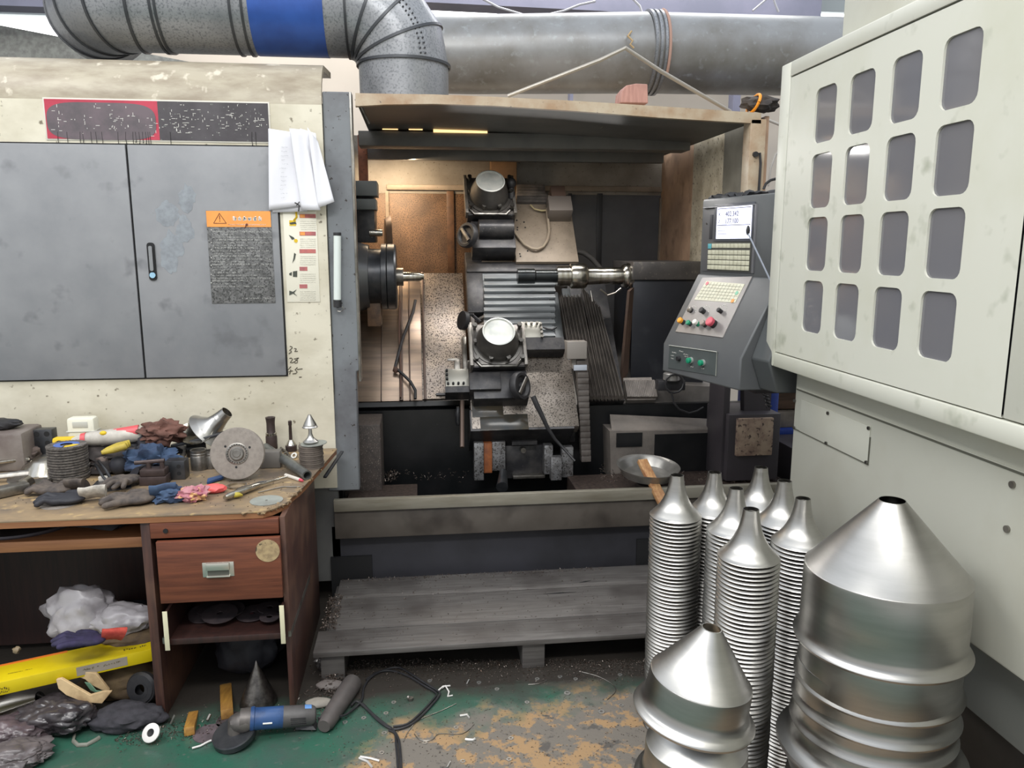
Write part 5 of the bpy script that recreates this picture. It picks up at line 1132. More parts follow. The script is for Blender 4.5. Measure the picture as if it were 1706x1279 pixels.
p = PY(446, 917, yd); m = M(); m.cyl(p + V((0, .001, 0)), p + V((0, -.002, 0)), .040, n=40); B(m, 'round_sticker', mat('worn_round_sticker', (176, 154, 116), (140, 120, 92), .7, sc=50, c3=(70, 64, 50), sc3=26, lo3=.6, hi3=.64), dr)
# open lower drawer without a front
z1_, z0_ = PY(280, 1018, yd).z, PY(280, 1083, yd).z
xa1, xb1 = PY(279, 1050, yd).x, PY(469, 1045, yd).x
m = M()
bb = B(M().box(xa1, xb1, yd + .01, DYF + .48, PY(370, 1072, yd).z, PY(370, 1062, yd).z, .002), 'open_drawer', darkwood, t, label='open drawer that has lost its front')
for x in (xa1 - .008, xb1):
    m = M(); m.box(x, x + .010, yd, DYF + .5, z0_ + .01, z1_ - .005); B(m, 'drawer_side', darkwood, bb)
    m = M(); m.box(x - .004, x + .012, yd - .002, yd, z0_, z1_, .001); B(m, 'white_side_edge', mat('cream_edge', (214, 208, 178), rough=.5), bb)
m = M(); m.box(xa1 - .03, xa1 - .012, DYF + .01, DYF + .5, z0_ + .008, z0_ + .03); m.box(xb1 + .016, xb1 + .026, DYF + .01, DYF + .5, z0_ + .008, z0_ + .03); Bs(m, 'slide_rail', pin, t)
# pull-out tray
zt1, zt0 = PY(120, 899, DYF + .06).z, PY(120, 916, DYF + .06).z
m = M(); m.box(-2.1, PY(243, 906, DYF + .06).x, DYF + .06, DYF + .45, zt0, zt1, .002); B(m, 'keyboard_tray', edgewood, t)
m = M(); m.box(PY(243, 906, DYF + .06).x + .002, xp0, DYF + .09, DYF + .45, zt0, zt1 + .012); B(m, 'tray_runner', gunmetal, t)
# sanding discs in the drawer
zb1 = PY(370, 1062, yd).z
def disc(name, c, r, th, mt, label, cat, group=None, rot=(0, 0, 0), hole=.0, n=36, parent=None):
    m = M(); m.lathe([(0, hole), (0, r), (th, r), (th, hole)] + ([(0, hole)] if hole else []), (0, 0, 0), (0, 0, 1), n, cap=False)
    o = B(m, name, mt, local=True, label=label, cat=cat, group=group); o.location = c; o.rotation_euler = rot; return o
random.seed(12)
dl = ['dark sanding disc in the open drawer, at the far left of the pile', 'dark sanding disc at the left front of the open drawer', 'dark sanding disc leaning on the left drawer pile', 'grey-edged sanding disc in the middle of the open drawer', 'large dark sanding disc at the middle front of the open drawer', 'reddish worn sanding disc on top of the right drawer pile', 'dark sanding disc under the reddish one in the open drawer', 'dark sanding disc against the right drawer side', 'small dark disc at the right front of the open drawer', 'dark sanding disc at the back of the open drawer']
dp = [(332, 1048, .14, .052), (338, 1052, .10, .055), (352, 1046, .14, .055), (378, 1050, .10, .058), (362, 1060, .04, .062), (425, 1043, .11, .052), (418, 1052, .08, .058), (450, 1050, .13, .045), (448, 1059, .03, .035), (392, 1035, .26, .055)]
for k, (u, v, dy, r_) in enumerate(dp):
    q = PY(u, v, yd + dy + .03); x = min(max(q.x, xa1 + r_ + .012), xb1 - r_ - .004); disc('sanding_disc', (x, yd + .03 + r_ + dy * .8, zb1 + .003 + .0065 * (k % 5)), r_, .004, discred if k == 5 else discdark, dl[k], 'sanding disc', 'sanding discs in the open drawer', (R(random.uniform(2, 9)), R(random.uniform(-4, 4)), 0), .011)

# ---- things on the desk top
# flap discs
q = D(117, 796); nfd = 13; pt = .0105
m = M(); pr = []
for i in range(72):
    pass
def flap():
    m = M(); n = 48; r0, r1 = .030, .071; vs = []; fs = []
    m.lathe([(0, .011), (0, .05), (.001, .066), (.002, .071), (.0075, .0715), (.0085, .069), (.0088, .048), (.005, .04), (.004, .011)], n=48); 
    for k in range(36):
        a = R(10 * k); m.mtx = Matrix.Rotation(a, 4, 'Z') @ Matrix.Translation((.058, 0, .0082)) @ Matrix.Rotation(R(10), 4, 'X'); m.box(-.013, .0135, -.0055, .0055, -.0008, .0008)
    m.mtx = None; return m
fd = B(flap(), 'flap_disc', flapm, local=True)
for k in range(nfd):
    o = fd if k == 0 else fd.copy()
    if k: COL.objects.link(o)
    o.location = (q.x + random.uniform(-.002, .002), q.y + random.uniform(-.002, .002), DZ + .001 + pt * k); o.rotation_euler = (0, 0, k * .7)
    tag(o, 'grey flap disc, %s from the top of the stack on the desk' % ordinal(nfd - k) if k < nfd - 1 else 'top flap disc of the desk stack, with blue and yellow label', 'flap disc', 'flap discs stacked on the desk')
topo = o
m = M(); m.lathe([(.0092, .022), (.0098, .022), (.0098, .045), (.0092, .045)], n=40, a0=60, a1=330); lb = B(m, 'blue_label', ringblue, topo, local=True)
m = M(); m.lathe([(.0092, .022), (.0100, .022), (.0100, .046), (.0092, .046)], n=20, a0=-20, a1=60); B(m, 'yellow_label', yellow, topo, local=True)
# steel flange / chuck dish left of the stack
q = D(72, 790); q.z = DZ + .012
m = M(); m.lathe([(0, 0), (0, .095), (.010, .097), (.014, .094), (.03, .066), (.045, .05), (.05, .03), (.05, 0)], q + V((0, .05, 0)), (0, -.25, 1), 48); B(m, 'steel_flange', turned, label='shiny round steel flange lying left of the flap disc stack', cat='flange')
m = M(); m.lathe([(0, .05), (0, .115), (.006, .118), (.01, .115), (.01, .05)], D(60, 800) + V((0, .05, .002)), (0, -.1, 1), 48); B(m, 'dull_ring_plate', pin, label='dull steel ring plate under the shiny flange', cat='ring')
def crumple(name, u, v, rx, ry, rz, mt, label, cat, seed, zb=DZ, amp=.55, fr=1.7, rot=None, sub=4, pl=None):
    p = pl if pl else PZ(u, v, zb); c = p + V((0, ry * .7, rz * .8)); m = M(); m.blob(c, rx, ry, rz, sub, amp, fr, seed, rot)
    for i, q_ in enumerate(m.v):
        if q_.z < zb + .0015: q_.z = zb + .0015
    return B(m, name, mt, label=label, cat=cat, smooth=60)
crumple('grey_rag', 38, 780, .075, .055, .045, clothgrey, 'crumpled grey-pink rag beside the steel flange on the desk', 'rag', 3)
crumple('dark_rag', 8, 772, .05, .06, .05, clothgrey, 'dark dirty rag at the far left edge of the desk', 'rag', 6)
m = M(); a = V((-1.9, 3.18, 0)); b = V((-1.590, 3.3, 0)); m.box(a.x, b.x, 3.22, 3.40, DZ, .915, .014); B(m, 'tool_case', mat('scuffed_taupe_case', (96, 84, 80), (128, 120, 114), .5, sc=6), label='scuffed grey-brown tool case at the left end of the desk', cat='case')
m = M(); c_ = V((b.x - .12, 3.31, .935)); m.blob(c_, .08, .05, .022, 3, .3, 1.5, 2); m.v = [V((p_.x, p_.y, max(p_.z, .916))) for p_ in m.v]; B(m, 'cloth_cap', rubber, label='black cloth cap on top of the tool case', cat='cap')
def hblock(name, u0, u1, vb, h, dep, mt, label, hs, parent=None, rotz=0):
    a = D(u0, vb); b = D(u1, vb); tt = T(name, label, 'block', V(((a.x + b.x) / 2, a.y + dep / 2, DZ)), rot=(0, 0, rotz)); w_ = (b.x - a.x) / 2
    B(M().box(-w_, w_, -dep / 2, dep / 2, 0, h, .003), 'block_body', mt, tt, local=True)
    for (fx, fz, r_) in hs:
        m = M(); m.cyl((w_ * fx, -dep / 2 + .002, h * fz), (w_ * fx, -dep / 2 - .0008, h * fz), r_, n=20); B(m, 'bored_hole', blackgap, tt, local=True)
    return tt
hblock('bored_block', 58, 90, 775, .150, .05, gunmetal, 'grey steel block with bored holes, upright behind the steel flange', [(-.5, .88, .011), (.5, .88, .011), (-.5, .62, .011), (.5, .62, .011)])
hblock('bored_steel_block', 276, 308, 800, .075, .06, gunmetal, 'dark steel block with two holes beside the rusty clamp block', [(.4, .72, .008), (.4, .35, .008)])
q = V((-1.415, 3.235, DZ)); m = M(); m.box(q.x - .055, q.x + .055, q.y + .10, q.y + .16, DZ, DZ + .190, .012); wb = B(m, 'plastic_box', bottlem, label='white plastic box standing at the back of the desk', cat='box')
m = M(); m.box(q.x - .03, q.x + .03, q.y + .098, q.y + .101, DZ + .15, DZ + .175, .001); m.box(q.x - .058, q.x + .058, q.y + .098, q.y + .16, DZ + .130, DZ + .135, .001); B(m, 'box_lid_line', mat('faint_grey_label', (190, 190, 182), rough=.5), wb)
a = V((-1.50, 3.17, 0)); m = M(); m.box(a.x - .0, a.x + .11, a.y + .09, a.y + .13, DZ + .0, DZ + .125, .01); yb_o = B(m, 'yellow_packet', yellow, label='yellow packet with black marks behind the flap disc stack', cat='packet')
m = M()
for f in (.03, .08): m.blob(V((a.x + f, a.y + .089, DZ + .10)), .018, .002, .016, 2)
B(m, 'black_mark', blackgap, yb_o)
# long sealant packet
tt = T('sealant_tube', 'white, grey and red sealant tube lying across the back of the desk', 'tube', D(180, 760))
A = PY(120, 734, 3.20); Bq = PY(238, 722, 3.24); m = M(); m.tube([A, A.lerp(Bq, .1), A.lerp(Bq, .3), A.lerp(Bq, .75), Bq], .03, 16, rs=[.010, .022, .03, .034, .03]); B(m, 'tube_body', mat('grimy_white_tube', (196, 190, 180), (160, 154, 146), .5, sc=12), tt)
m = M(); m.tube([A.lerp(Bq, .13), A.lerp(Bq, .20)], .028, 16, rs=[.0255, .0285]); B(m, 'red_band', mat('red_plastic', (206, 84, 88), rough=.4), tt)
m = M(); m.tube([A.lerp(Bq, .5) + V((0, -.004, .012)), A.lerp(Bq, .95) + V((0, -.002, .010))], .026, 16, rs=[.018, .029]); B(m, 'red_print', mat('red_plastic', (206, 84, 88)), tt)
m = M(); m.blob(A.lerp(Bq, .47) + V((0, -.02, .022)), .014, .01, .01, 2); B(m, 'yellow_print', yellow, tt)
crumple('brown_rag', 0, 0, .085, .05, .045, clothbrown, 'bunched brown rag at the back of the desk', 'rag', 5, fr=2.2, pl=PY(268, 722, 3.22) - V((0, .03, .03)), zb=.80)
m = M(); 
for f in (-1, 0, 1): m.tube([PY(214, 740, 3.12) + V((0, .02 * f, 0)), PY(192, 746, 3.1) + V((0, .02 * f, .002 * f)), PY(172, 752, 3.08) + V((0, .02 * f, 0))], .012, 10, rs=[.015, .014, .009])
B(m, 'yellow_glove', mat('dull_yellow_rubber', (186, 164, 62), (160, 140, 58), .6, sc=20), label='dull yellow rubber glove finger heap behind the dark glove', cat='glove', remesh=.003)
crumple('blue_cloth', 246, 792, .10, .06, .062, clothblue, 'dark blue cloth heaped in the middle of the desk', 'cloth', 9, fr=2)
crumple('black_cloth', 0, 0, .10, .06, .07, gloveblack, 'black cloth draped behind the blue cloth on the desk', 'cloth', 15, fr=2, pl=V((-1.13, 3.20, DZ)))
crumple('dark_cloth_heap', 0, 0, .16, .07, .055, mat('sooty_cloth', (64, 58, 56), (48, 44, 44), .9, sc=14, bump=.4), 'long sooty cloth heap under the sealant tube', 'cloth', 27, fr=2, pl=V((-1.30, 3.16, DZ)))
m = M(); c_ = D(291, 772) + V((0, .02, .042)); m.tube([c_ + V((.032 * math.cos(a_), .020 * math.sin(a_), .012 * math.sin(a_ * 2) + .012 * math.sin(a_))) for a_ in [R(20 * k) for k in range(19)]], .012, 10, cap=False); B(m, 'knitted_cuff', glovewhite, label='white knitted cuff curled in a ring on the desk', cat='cuff')
m = M(); c_ = D(194, 795) + V((0, .03, .04)); m.blob(c_, .033, .03, .038, 3); bo = B(m, 'black_bulb', gloveblack, label='round black rubber bulb in the middle of the desk', cat='bulb')
m = M(); m.tube([D(u, v, DZ + h) for u, v, h in ((150, 755, .05), (165, 768, .055), (178, 785, .04), (186, 800, .012), (200, 806, .012))], .006, 8); m.tube([D(u, v, DZ + h) for u, v, h in ((150, 762, .04), (162, 778, .045), (172, 795, .03), (186, 808, .008))], .005, 8)
B(m, 'rubber_hose', gunmetal, label='two dark hoses arching beside the flap disc stack', cat='hose')
crumple('small_dark_rag', 168, 790, .05, .04, .035, clothgrey, 'small dark rag under the hoses on the desk', 'rag', 19)
tt = T('clamp_block', 'rusty steel clamp block with bolted handle bar on the desk', 'block', D(255, 808)); a = D(232, 810); b = D(280, 806)
m = M(); m.box(a.x, b.x, a.y, a.y + .06, DZ, DZ + .035, .003); m.box(a.x + .004, b.x - .004, a.y + .002, a.y + .058, DZ + .036, DZ + .062, .003); B(m, 'jaw', brown, tt)
for x in (a.x + .03, b.x - .02):
    m = M(); m.cyl((x, a.y + .03, DZ + .062), (x, a.y + .03, DZ + .085), .009, n=16); B(m, 'post', brown, tt)
m = M(); m.tube([(a.x - .02, a.y + .03, DZ + .084), (b.x - .01, a.y + .03, DZ + .09)], .008, 10); B(m, 'handle_bar', brown, tt)
# gloves ---------------------------------------------------------------
def glove(label, pos, ang, mb, mc, seed=0, sc=1.0, cuffl=.07, tilt=0, group=None, fl=1.0):
    rnd = random.Random(seed); tt = T('work_glove', label, 'glove', pos, group, rot=(R(tilt), 0, R(ang)))
    m = M(); z = .017 * sc
    m.blob((0, 0, z), .052 * sc, .046 * sc, .017 * sc, 3)
    for i, (y, L_) in enumerate(((-.034, .060), (-.012, .074), (.012, .070), (.033, .054))):
        cz = rnd.uniform(-.004, .012); yy = y * sc; L2 = L_ * sc * fl; sp_ = y * .35 * sc + rnd.uniform(-.006, .006)
        m.tube([(.02 * sc, yy * .9, z), (.045 * sc, yy, z), (.045 * sc + L2 * .45, yy + sp_ * .6, z + cz + .004), (.045 * sc + L2 * .85, yy + sp_, z * .8), (.045 * sc + L2, yy + sp_, z * .65)], .01, 10, rs=[.012 * sc, .0125 * sc, .0115 * sc, .011 * sc, .006 * sc])
    m.tube([(-.02 * sc, -.035 * sc, z), (.0, -.058 * sc, z), (.03 * sc, -.075 * sc, z * .8), (.045 * sc, -.080 * sc, z * .7)], .012, 10, rs=[.015 * sc, .0145 * sc, .013 * sc, .007 * sc])
    B(m, 'hand', mb, tt, local=True, remesh=.0035 * sc)
    m = M(); m.tube([(-.035 * sc, 0, z), (-.055 * sc, 0, z), (-.055 * sc - cuffl * .5, rnd.uniform(-.008, .008), z + .004), (-.055 * sc - cuffl, rnd.uniform(-.012, .012), z)], .03, 20, rs=[.036 * sc, .034 * sc, .036 * sc, .042 * sc], flat=.4); 
    zmin = min(p_.z for p_ in m.v); m.v = [V((p_.x, p_.y, p_.z - zmin + .001)) for p_ in m.v] if zmin < 0 else m.v
    B(m, 'cuff', mc, tt, local=True); return tt
# tube() flattens along its second axis, so turn cuffs flat on the desk
glove('black-coated work glove with white knit cuff lying at the desk front', D(118, 838) + V((0, 0, .001)), 183, gloveblack, glovewhite, 1, 1.0, .06)
glove('grimy grey glove under the black one at the desk front', D(92, 826) + V((0, .03, .001)), 172, glovegray, glovegray, 2, 1.0, .05)
glove('dirty grey glove with blue back and patterned cuff at the desk front', D(232, 838) + V((0, 0, .001)), 190, glovegray, clothblue, 3, 1.1, .06)
glove('dark upturned glove leaning on the clamp block', D(212, 812) + V((0, .02, .012)), 250, glovegray, gloveblack, 4, .9, .06)
q = D(318, 836); m = M(); m.blob(q + V((0, .02, .024)), .055, .04, .028, 4, .35, 2, 8); m.v = [V((p_.x, p_.y, max(p_.z, DZ + .001))) for p_ in m.v]; B(m, 'patterned_cloth', clothred, label='pink and purple patterned cloth bunched beside the blue-backed glove', cat='cloth')
crumple('blue_rag', 280, 838, .06, .035, .028, clothblue, 'blue cloth bunch between the grey glove and patterned cloth', 'cloth', 22)
q = D(357, 822); m = M(); m.blob(q + V((0, .012, .016)), .042, .026, .018, 3, .12, 2, 4); m.v = [V((p_.x, p_.y, max(p_.z, DZ + .001))) for p_ in m.v]; B(m, 'salmon_packet', redplastic, label='salmon red plastic packet on the desk before the grinding wheel', cat='packet')
m = M(); a = D(345, 808); b = D(372, 800); m.prism([a + V((0, 0, .012)), b + V((0, 0, .014)), b + V((0, .05, .014)), a + V((-.01, .05, .012))], (0, 0, -.008)); B(m, 'blue_packet', bluetool, label='flat blue packet behind the salmon plastic on the desk', cat='packet')
def flatbar(name, uv, h, mt, label, cat, z=DZ):
    m = M(); m.prism([D(u, v, z + h) for u, v in uv], (0, 0, -h)); return B(m, name, mt, label=label, cat=cat, bevel=.0008)
flatbar('steel_plate', [(150, 812), (162, 800), (218, 802), (219, 812), (172, 818)], .004, gunmetal, 'thin dark steel plate lying behind the front gloves', 'plate')
m = M(); c_ = D(395, 811) + V((0, 0, .006)); m.lathe([(0, .031), (0, .037), (.008, .037), (.008, .031), (0, .031)], D(395, 811), (0, 0, 1), 40); B(m, 'steel_ring', turned, label='thin shiny steel ring lying in front of the grinding wheel', cat='ring')
disc('cutting_disc', D(444, 834) + V((0, 0, .0005)), .057, .002, mat('pale_disc', (160, 164, 158), (140, 142, 136), .5, .3, sc=10), 'thin pale cutting disc lying at the worn desk corner', 'disc', hole=.005, n=48)
disc('round_backing_disc', D(95, 843) + V((0, .02, .0003)), .06, .0012, discm, 'grey disc lying flat under the front gloves', 'disc', hole=.01)
# grinding wheel on flange
tt = T('grinding_wheel', 'large grey grinding wheel standing upright on the desk, face to the room', 'wheel', D(396, 800))
cw_ = D(396, 802) + V((0, .03, .104)); axw = V((.05, -1, .22)).normalized()
m = M(); m.lathe([(-.022, 0), (-.022, .096), (-.018, .100), (.010, .101), (.014, .099), (.015, .088), (.015, .0)], cw_, axw, 64); B(m, 'wheel_face', discm, tt)
m = M(); m.lathe([(.015, .042), (.017, .042), (.018, .040), (.018, .034), (.017, .033)], cw_, axw, 40); m.lathe([(.015, .026), (.022, .026), (.025, .023), (.025, .015), (.027, .013), (.027, 0)], cw_, axw, 40); B(m, 'hub', pin, tt)
Xw = axw.orthogonal().normalized(); Yw = axw.cross(Xw)
m = M()
for k in range(24): a_ = R(15 * k); m.blob(cw_ + axw * .018 + (Xw * math.cos(a_) + Yw * math.sin(a_)) * .036, .0028, .0028, .0028, 1)
B(m, 'bolt_ring', screwm, tt)
for k in range(3):
    a_ = R(120 * k + 40); m = M(); c_ = cw_ + axw * .0148 + (Xw * math.cos(a_) + Yw * math.sin(a_)) * .052; m.cyl(c_, c_ + axw * .0012, .0045, n=14); Bs(m, 'balance_hole', blackgap, tt)
m = M(); a = D(442, 784); m.box(a.x - .03, a.x + .055, a.y + .03, a.y + .08, DZ + .001, DZ + .07, .003); B(m, 'wheel_stand_block', mat('grey_stand', (112, 108, 104), rough=.5, metal=.3), label='grey metal block supporting the grinding wheel from behind', cat='block')
# bushings
def bush(u, v, r, h, label):
    q = D(u, v) + V((0, r, 0)); tt = T('steel_bushing', label, 'bushing', q); m = M(); m.lathe([(0, 0), (0, r), (h * .72, r), (h * .74, r * .97), (h * .76, r), (h * .84, r), (h * .86, r * .97), (h, r), (h, r * .78), (h * .3, r * .76), (h * .3, 0)], q, (0, 0, 1), 40); B(m, 'sleeve', pin, tt)
bush(329, 785, .033, .082, 'open steel bushing standing left of the grinding wheel'); bush(351, 782, .028, .074, 'smaller steel bushing half hidden behind the grinding wheel')
m = M(); a = V((-.99, 3.30, DZ + .052)); m.cyl(a, a + V((.07, .03, .0)), .036, n=28); B(m, 'pipe_stub', gunmetal, label='dark short pipe stub lying behind the steel bushing', cat='pipe')
m = M(); beamb(m, PY(285, 743, 3.22), PY(382, 719, 3.26), .03, .012, .002); B(m, 'flat_iron_bar', gunmetal, label='dark flat iron bar resting behind the bushings', cat='bar')
# funnel and bowl at back
tt = T('bent_funnel', 'shiny steel funnel lying on its side at the back of the desk', 'funnel', D(365, 745))
o_ = PY(338, 722, 3.28); ax_ = V((.72, -.12, .69)).normalized(); m = M(); m.lathe([(0, .090), (.002, .092), (.012, .078), (.03, .055), (.05, .040), (.09, .030), (.125, .026), (.125, .024), (.05, .038), (.012, .076), (0, .088)], o_ + V((.01, .03, -.0)), ax_, 48)
zmn = min(p_.z for p_ in m.v); m.v = [V((p_.x, p_.y, p_.z + max(0, DZ + .002 - zmn))) for p_ in m.v]; B(m, 'cone', steel, tt)
m = M(); m.lathe([(0, 0), (0, .02), (.01, .05), (.022, .068), (.024, .068), (.012, .045), (.004, 0)], PY(326, 727, 3.26), (.1, -.5, .85), 36); B(m, 'steel_dish', turned, label='small shiny steel dish leaning behind the bushings', cat='dish')
# pipe
tt = T('steel_pipe', 'bare steel pipe with open end lying beside the grinding wheel', 'pipe', D(470, 790)); A = D(440, 768) + V((0, .05, .05)); Bq = D(512, 800) + V((0, .0, .020))
m = M(); dd = (Bq - A).normalized(); L_ = (Bq - A).length; m.lathe([(0, .0), (0, .016), (L_ * .45, .016), (L_ * .46, .0195), (L_, .0195), (L_, .014), (L_ - .05, .014), (L_ - .05, 0)], A, dd, 28); B(m, 'tube_wall', mat('grey_pipe', (136, 138, 136), (108, 110, 108), .35, .7, sc=10), tt)
# brown oxide tool holders
def turn(name, u, v, prof, mt, label, cat, hi=None):
    q = D(u, v) + V((0, prof[0][1], 0)); tt = T(name, label, cat, q); m = M(); m.lathe([(0, 0)] + prof, q, (0, 0, 1), 36, cap=False); B(m, 'shank', mt, tt)
    if hi: m = M(); m.lathe(hi, q, (0, 0, 1), 36); B(m, 'bright_collar', turned, tt)
turn('tool_arbor', 452, 757, [(0, .022), (.02, .023), (.024, .0245), (.075, .0245), (.085, .022), (.09, .0185), (.135, .018), (.15, .0195), (.16, .021), (.162, .021), (.162, .016), (.15, .0)], brown, 'tall dark brown tool arbor standing by the cream panel', 'tool', [(.082, .0236), (.092, .0236), (.094, .019)])
turn('thin_arbor', 484, 753, [(0, .024), (.024, .025), (.028, .021), (.03, .008), (.115, .0065), (.118, .008), (.135, .008), (.137, .006), (.137, 0)], brown, 'slim dark arbor with shiny cone foot, right of the tall brown one', 'tool', [(.028, .022), (.05, .010), (.052, .007)])
# disc stack at right with two cones
q = D(517, 782) + V((0, .045, 0))
for k in range(11):
    disc('steel_disc', (q.x + random.uniform(-.0015, .0015), q.y, DZ + .0085 * k + .0005), .0495 - .0022 * (k % 2), .0070, mat('taupe_disc', (120, 110, 102), (98, 90, 84), .6, .3, sc=30), 'grey-brown steel disc, %s from the bottom of the stack at the right desk corner' % ordinal(k + 1), 'disc', 'steel discs at the right desk corner')
disc('pale_steel_disc', (q.x + .012, q.y, DZ + .0965), .053, .003, mat('pale_disc', (160, 164, 158)), 'pale disc lying on top of the steel disc stack, under the cones', 'disc', rot=(0, R(-3), 0))
zt_ = DZ + .1035
m = M(); m.lathe([(0, 0), (0, .030), (.004, .031), (.010, .024), (.02, .013), (.035, .008), (.055, .0065), (.062, .006), (.062, 0)], V((q.x + .0, q.y, zt_)), (0, 0, 1), 40); B(m, 'trumpet_shaped_stand', steel, label='small trumpet-shaped steel foot on top of the disc stack', cat='spun cone')
m = M(); m.lathe([(0, 0), (.0, .031), (.002, .0315), (.008, .026), (.010, .027), (.014, .0255), (.045, .009), (.053, .006), (.054, .0)], V((q.x, q.y, zt_ + .0625)), (0, 0, 1), 40); B(m, 'spun_cone', steel, label='small pointed steel cone balanced above the trumpet-shaped foot', cat='spun cone')
# small odds
m = M(); 
for k, (u, v) in enumerate(((470, 752), (476, 758), (482, 763))): m.lathe([(0, .006), (0, .010), (.006, .010), (.006, .006), (0, .006)], D(u, v) + V((0, 0, .002)), (0, -.5, 1), 12)
m.tube([D(468, 748) + V((0, 0, .006)), D(478, 756) + V((0, 0, .008)), D(486, 768) + V((0, 0, .004))], .005, 8); B(m, 'small_spanner', pin, label='small steel linkage tool between the arbors and disc stack', cat='tool')
m = M(); m.lathe([(0, .007), (0, .014), (.006, .014), (.006, .007), (0, .007)], D(491, 763) + V((0, 0, .01)), (-.3, -.7, .6), 24); B(m, 'steel_nut', turned, label='shiny steel nut leaning against the steel disc stack', cat='nut')
tt = T('marker_pen', 'white marker pen with pink tip at the right desk edge', 'pen', D(487, 800)); m = M(); A = D(476, 794) + V((0, 0, .007)); Bq = D(500, 802) + V((0, 0, .007)); m.cyl(A, Bq, .007, n=14); B(m, 'barrel', mat('white_barrel', (206, 200, 190), rough=.4), tt); m = M(); m.cyl(Bq, Bq + (Bq - A).normalized() * .018, .007, .004, n=14); B(m, 'pink_tip', red, tt)
# crimping tool
tt = T('grease_gun', 'chrome hand tool with long twin handles at the desk front', 'tool', D(420, 828))
A = D(375, 836) + V((0, 0, .016)); Bq = D(432, 815) + V((0, 0, .018)); m = M(); m.tube([A, A.lerp(Bq, .1), A.lerp(Bq, .8), Bq], .014, 14, rs=[.010, .015, .015, .010], flat=.8); B(m, 'chrome_body', turned, tt)
m = M(); m.tube([Bq, D(478, 800) + V((0, 0, .014))], .005, 10); B(m, 'handle', turned, tt)
m = M(); m.tube([A.lerp(Bq, .3) + V((0, .03, 0)), Bq + V((0, .022, 0)), D(452, 806) + V((0, .0, .012))], .005, 10, rs=[.009, .007, .004]); B(m, 'handle', gunmetal, tt)
m = M(); m.blob(A + V((.03, .03, .0)), .025, .012, .010, 2, .3); B(m, 'yellow_grip', mat('dull_yellow', (176, 160, 60), rough=.6), tt)
m = M(); m.tube([D(430, 822) + V((0, 0, .004)), D(470, 812) + V((0, 0, .003)), D(500, 812) + V((0, 0, .003))], .0022, 6); B(m, 'wire_rod', pin, label='thin straight wire on the desk in front of the hand tool', cat='wire')
# left edge tools
tt = T('steel_clamp', 'large steel hand clamp lying at the left front of the desk', 'clamp', D(25, 825)); m = M(); beamb(m, D(-30, 835) + V((0, 0, .02)), D(48, 818) + V((0, 0, .02)), .05, .036, .006); B(m, 'clamp_body', pin, tt)
m = M(); m.cyl(D(44, 815) + V((0, .02, .022)), D(44, 815) + V((0, -.02, .022)), .024, n=20); B(m, 'pivot', turned, tt)
m = M(); m.tube([D(-20, 806) + V((0, 0, .025)), D(50, 800) + V((0, 0, .03))], .014, 10, flat=.6); B(m, 'handle', pin, tt)
m = M(); m.tube([D(50, 815) + V((.0, 0, .008)), D(68, 812) + V((0, 0, .008)), D(84, 805) + V((0, 0, .012)), D(82, 790) + V((0, 0, .02))], .008, 8); B(m, 'bent_lever', pin, label='bent steel lever between the hand clamp and the flap discs', cat='lever')
m = M(); beamb(m, D(-20, 790) + V((0, 0, .045)), D(52, 782) + V((0, 0, .048)), .028, .012, .003); B(m, 'flat_spanner', turned, label='flat shiny spanner lying at the left edge behind the hand clamp', cat='spanner')
tt = T('white_plug', 'small white two-pin plug lying right of the flap disc stack', 'plug', D(172, 803)); a = D(172, 803) + V((0, 0, 0)); m = M(); m.box(a.x - .018, a.x + .018, a.y, a.y + .02, DZ + .001, DZ + .022, .003); B(m, 'plug_body', mat('white_barrel', (206, 200, 190)), tt)
for s_ in (-1, 1):
    m = M(); m.cyl((a.x + .012 * s_, a.y + .01, DZ + .022), (a.x + .012 * s_, a.y + .01, DZ + .034), .0022, n=8); B(m, 'prong', pin, tt)
m = M(); m.tube([a + V((.01, 0, .006)), D(178, 812) + V((0, 0, .004)), D(173, 822) + V((0, 0, .003))], .0018, 6); B(m, 'plug_wire', rubber, tt)
random.seed(44); m = M()
for k in range(260):
    u, v = random.uniform(0, 520), random.uniform(770, 845)
    if v > 852 - max(0, u - 430) * .6: continue
    q = D(u, v) + V((0, 0, .001)); m.blob(q, random.uniform(.001, .003), random.uniform(.001, .003), .0012, 1)
B(m, 'desk_grit', chipdark, label='metal grit and crumbs strewn over the desk top', cat='grit', kind='stuff')
# desk: thin black strip leaning at the right back corner
m = M(); beamb(m, PY(541, 795, 3.2), PY(570, 752, 3.43) , .014, .008, .001); B(m, 'black_strip', gunmetal, label='narrow dark metal strip along the right desk edge', cat='strip')
# thing on the tray
m = M(); c_ = PY(20, 890, DYF + .22); m.lathe([(0, 0), (0, .20), (.006, .203), (.012, .2), (.012, 0)], V((PY(30, 900, DYF + .2).x, DYF + .28, zt1 + .001)), (0, 0, 1), 60); B(m, 'round_plate', mat('dark_plate', (84, 80, 86), (66, 62, 68), .4, .3, sc=6), label='large dark round plate lying in the desk tray', cat='plate')
m = M(); m.blob(V((PY(180, 890, DYF + .2).x, DYF + .22, zt1 + .03)), .14, .1, .035, 3, .4, 2, 3); m.v = [V((p_.x, p_.y, max(p_.z, zt1 + .001))) for p_ in m.v]; B(m, 'dark_cloth', gloveblack, label='dark cloth stuffed at the right of the desk tray', cat='cloth')

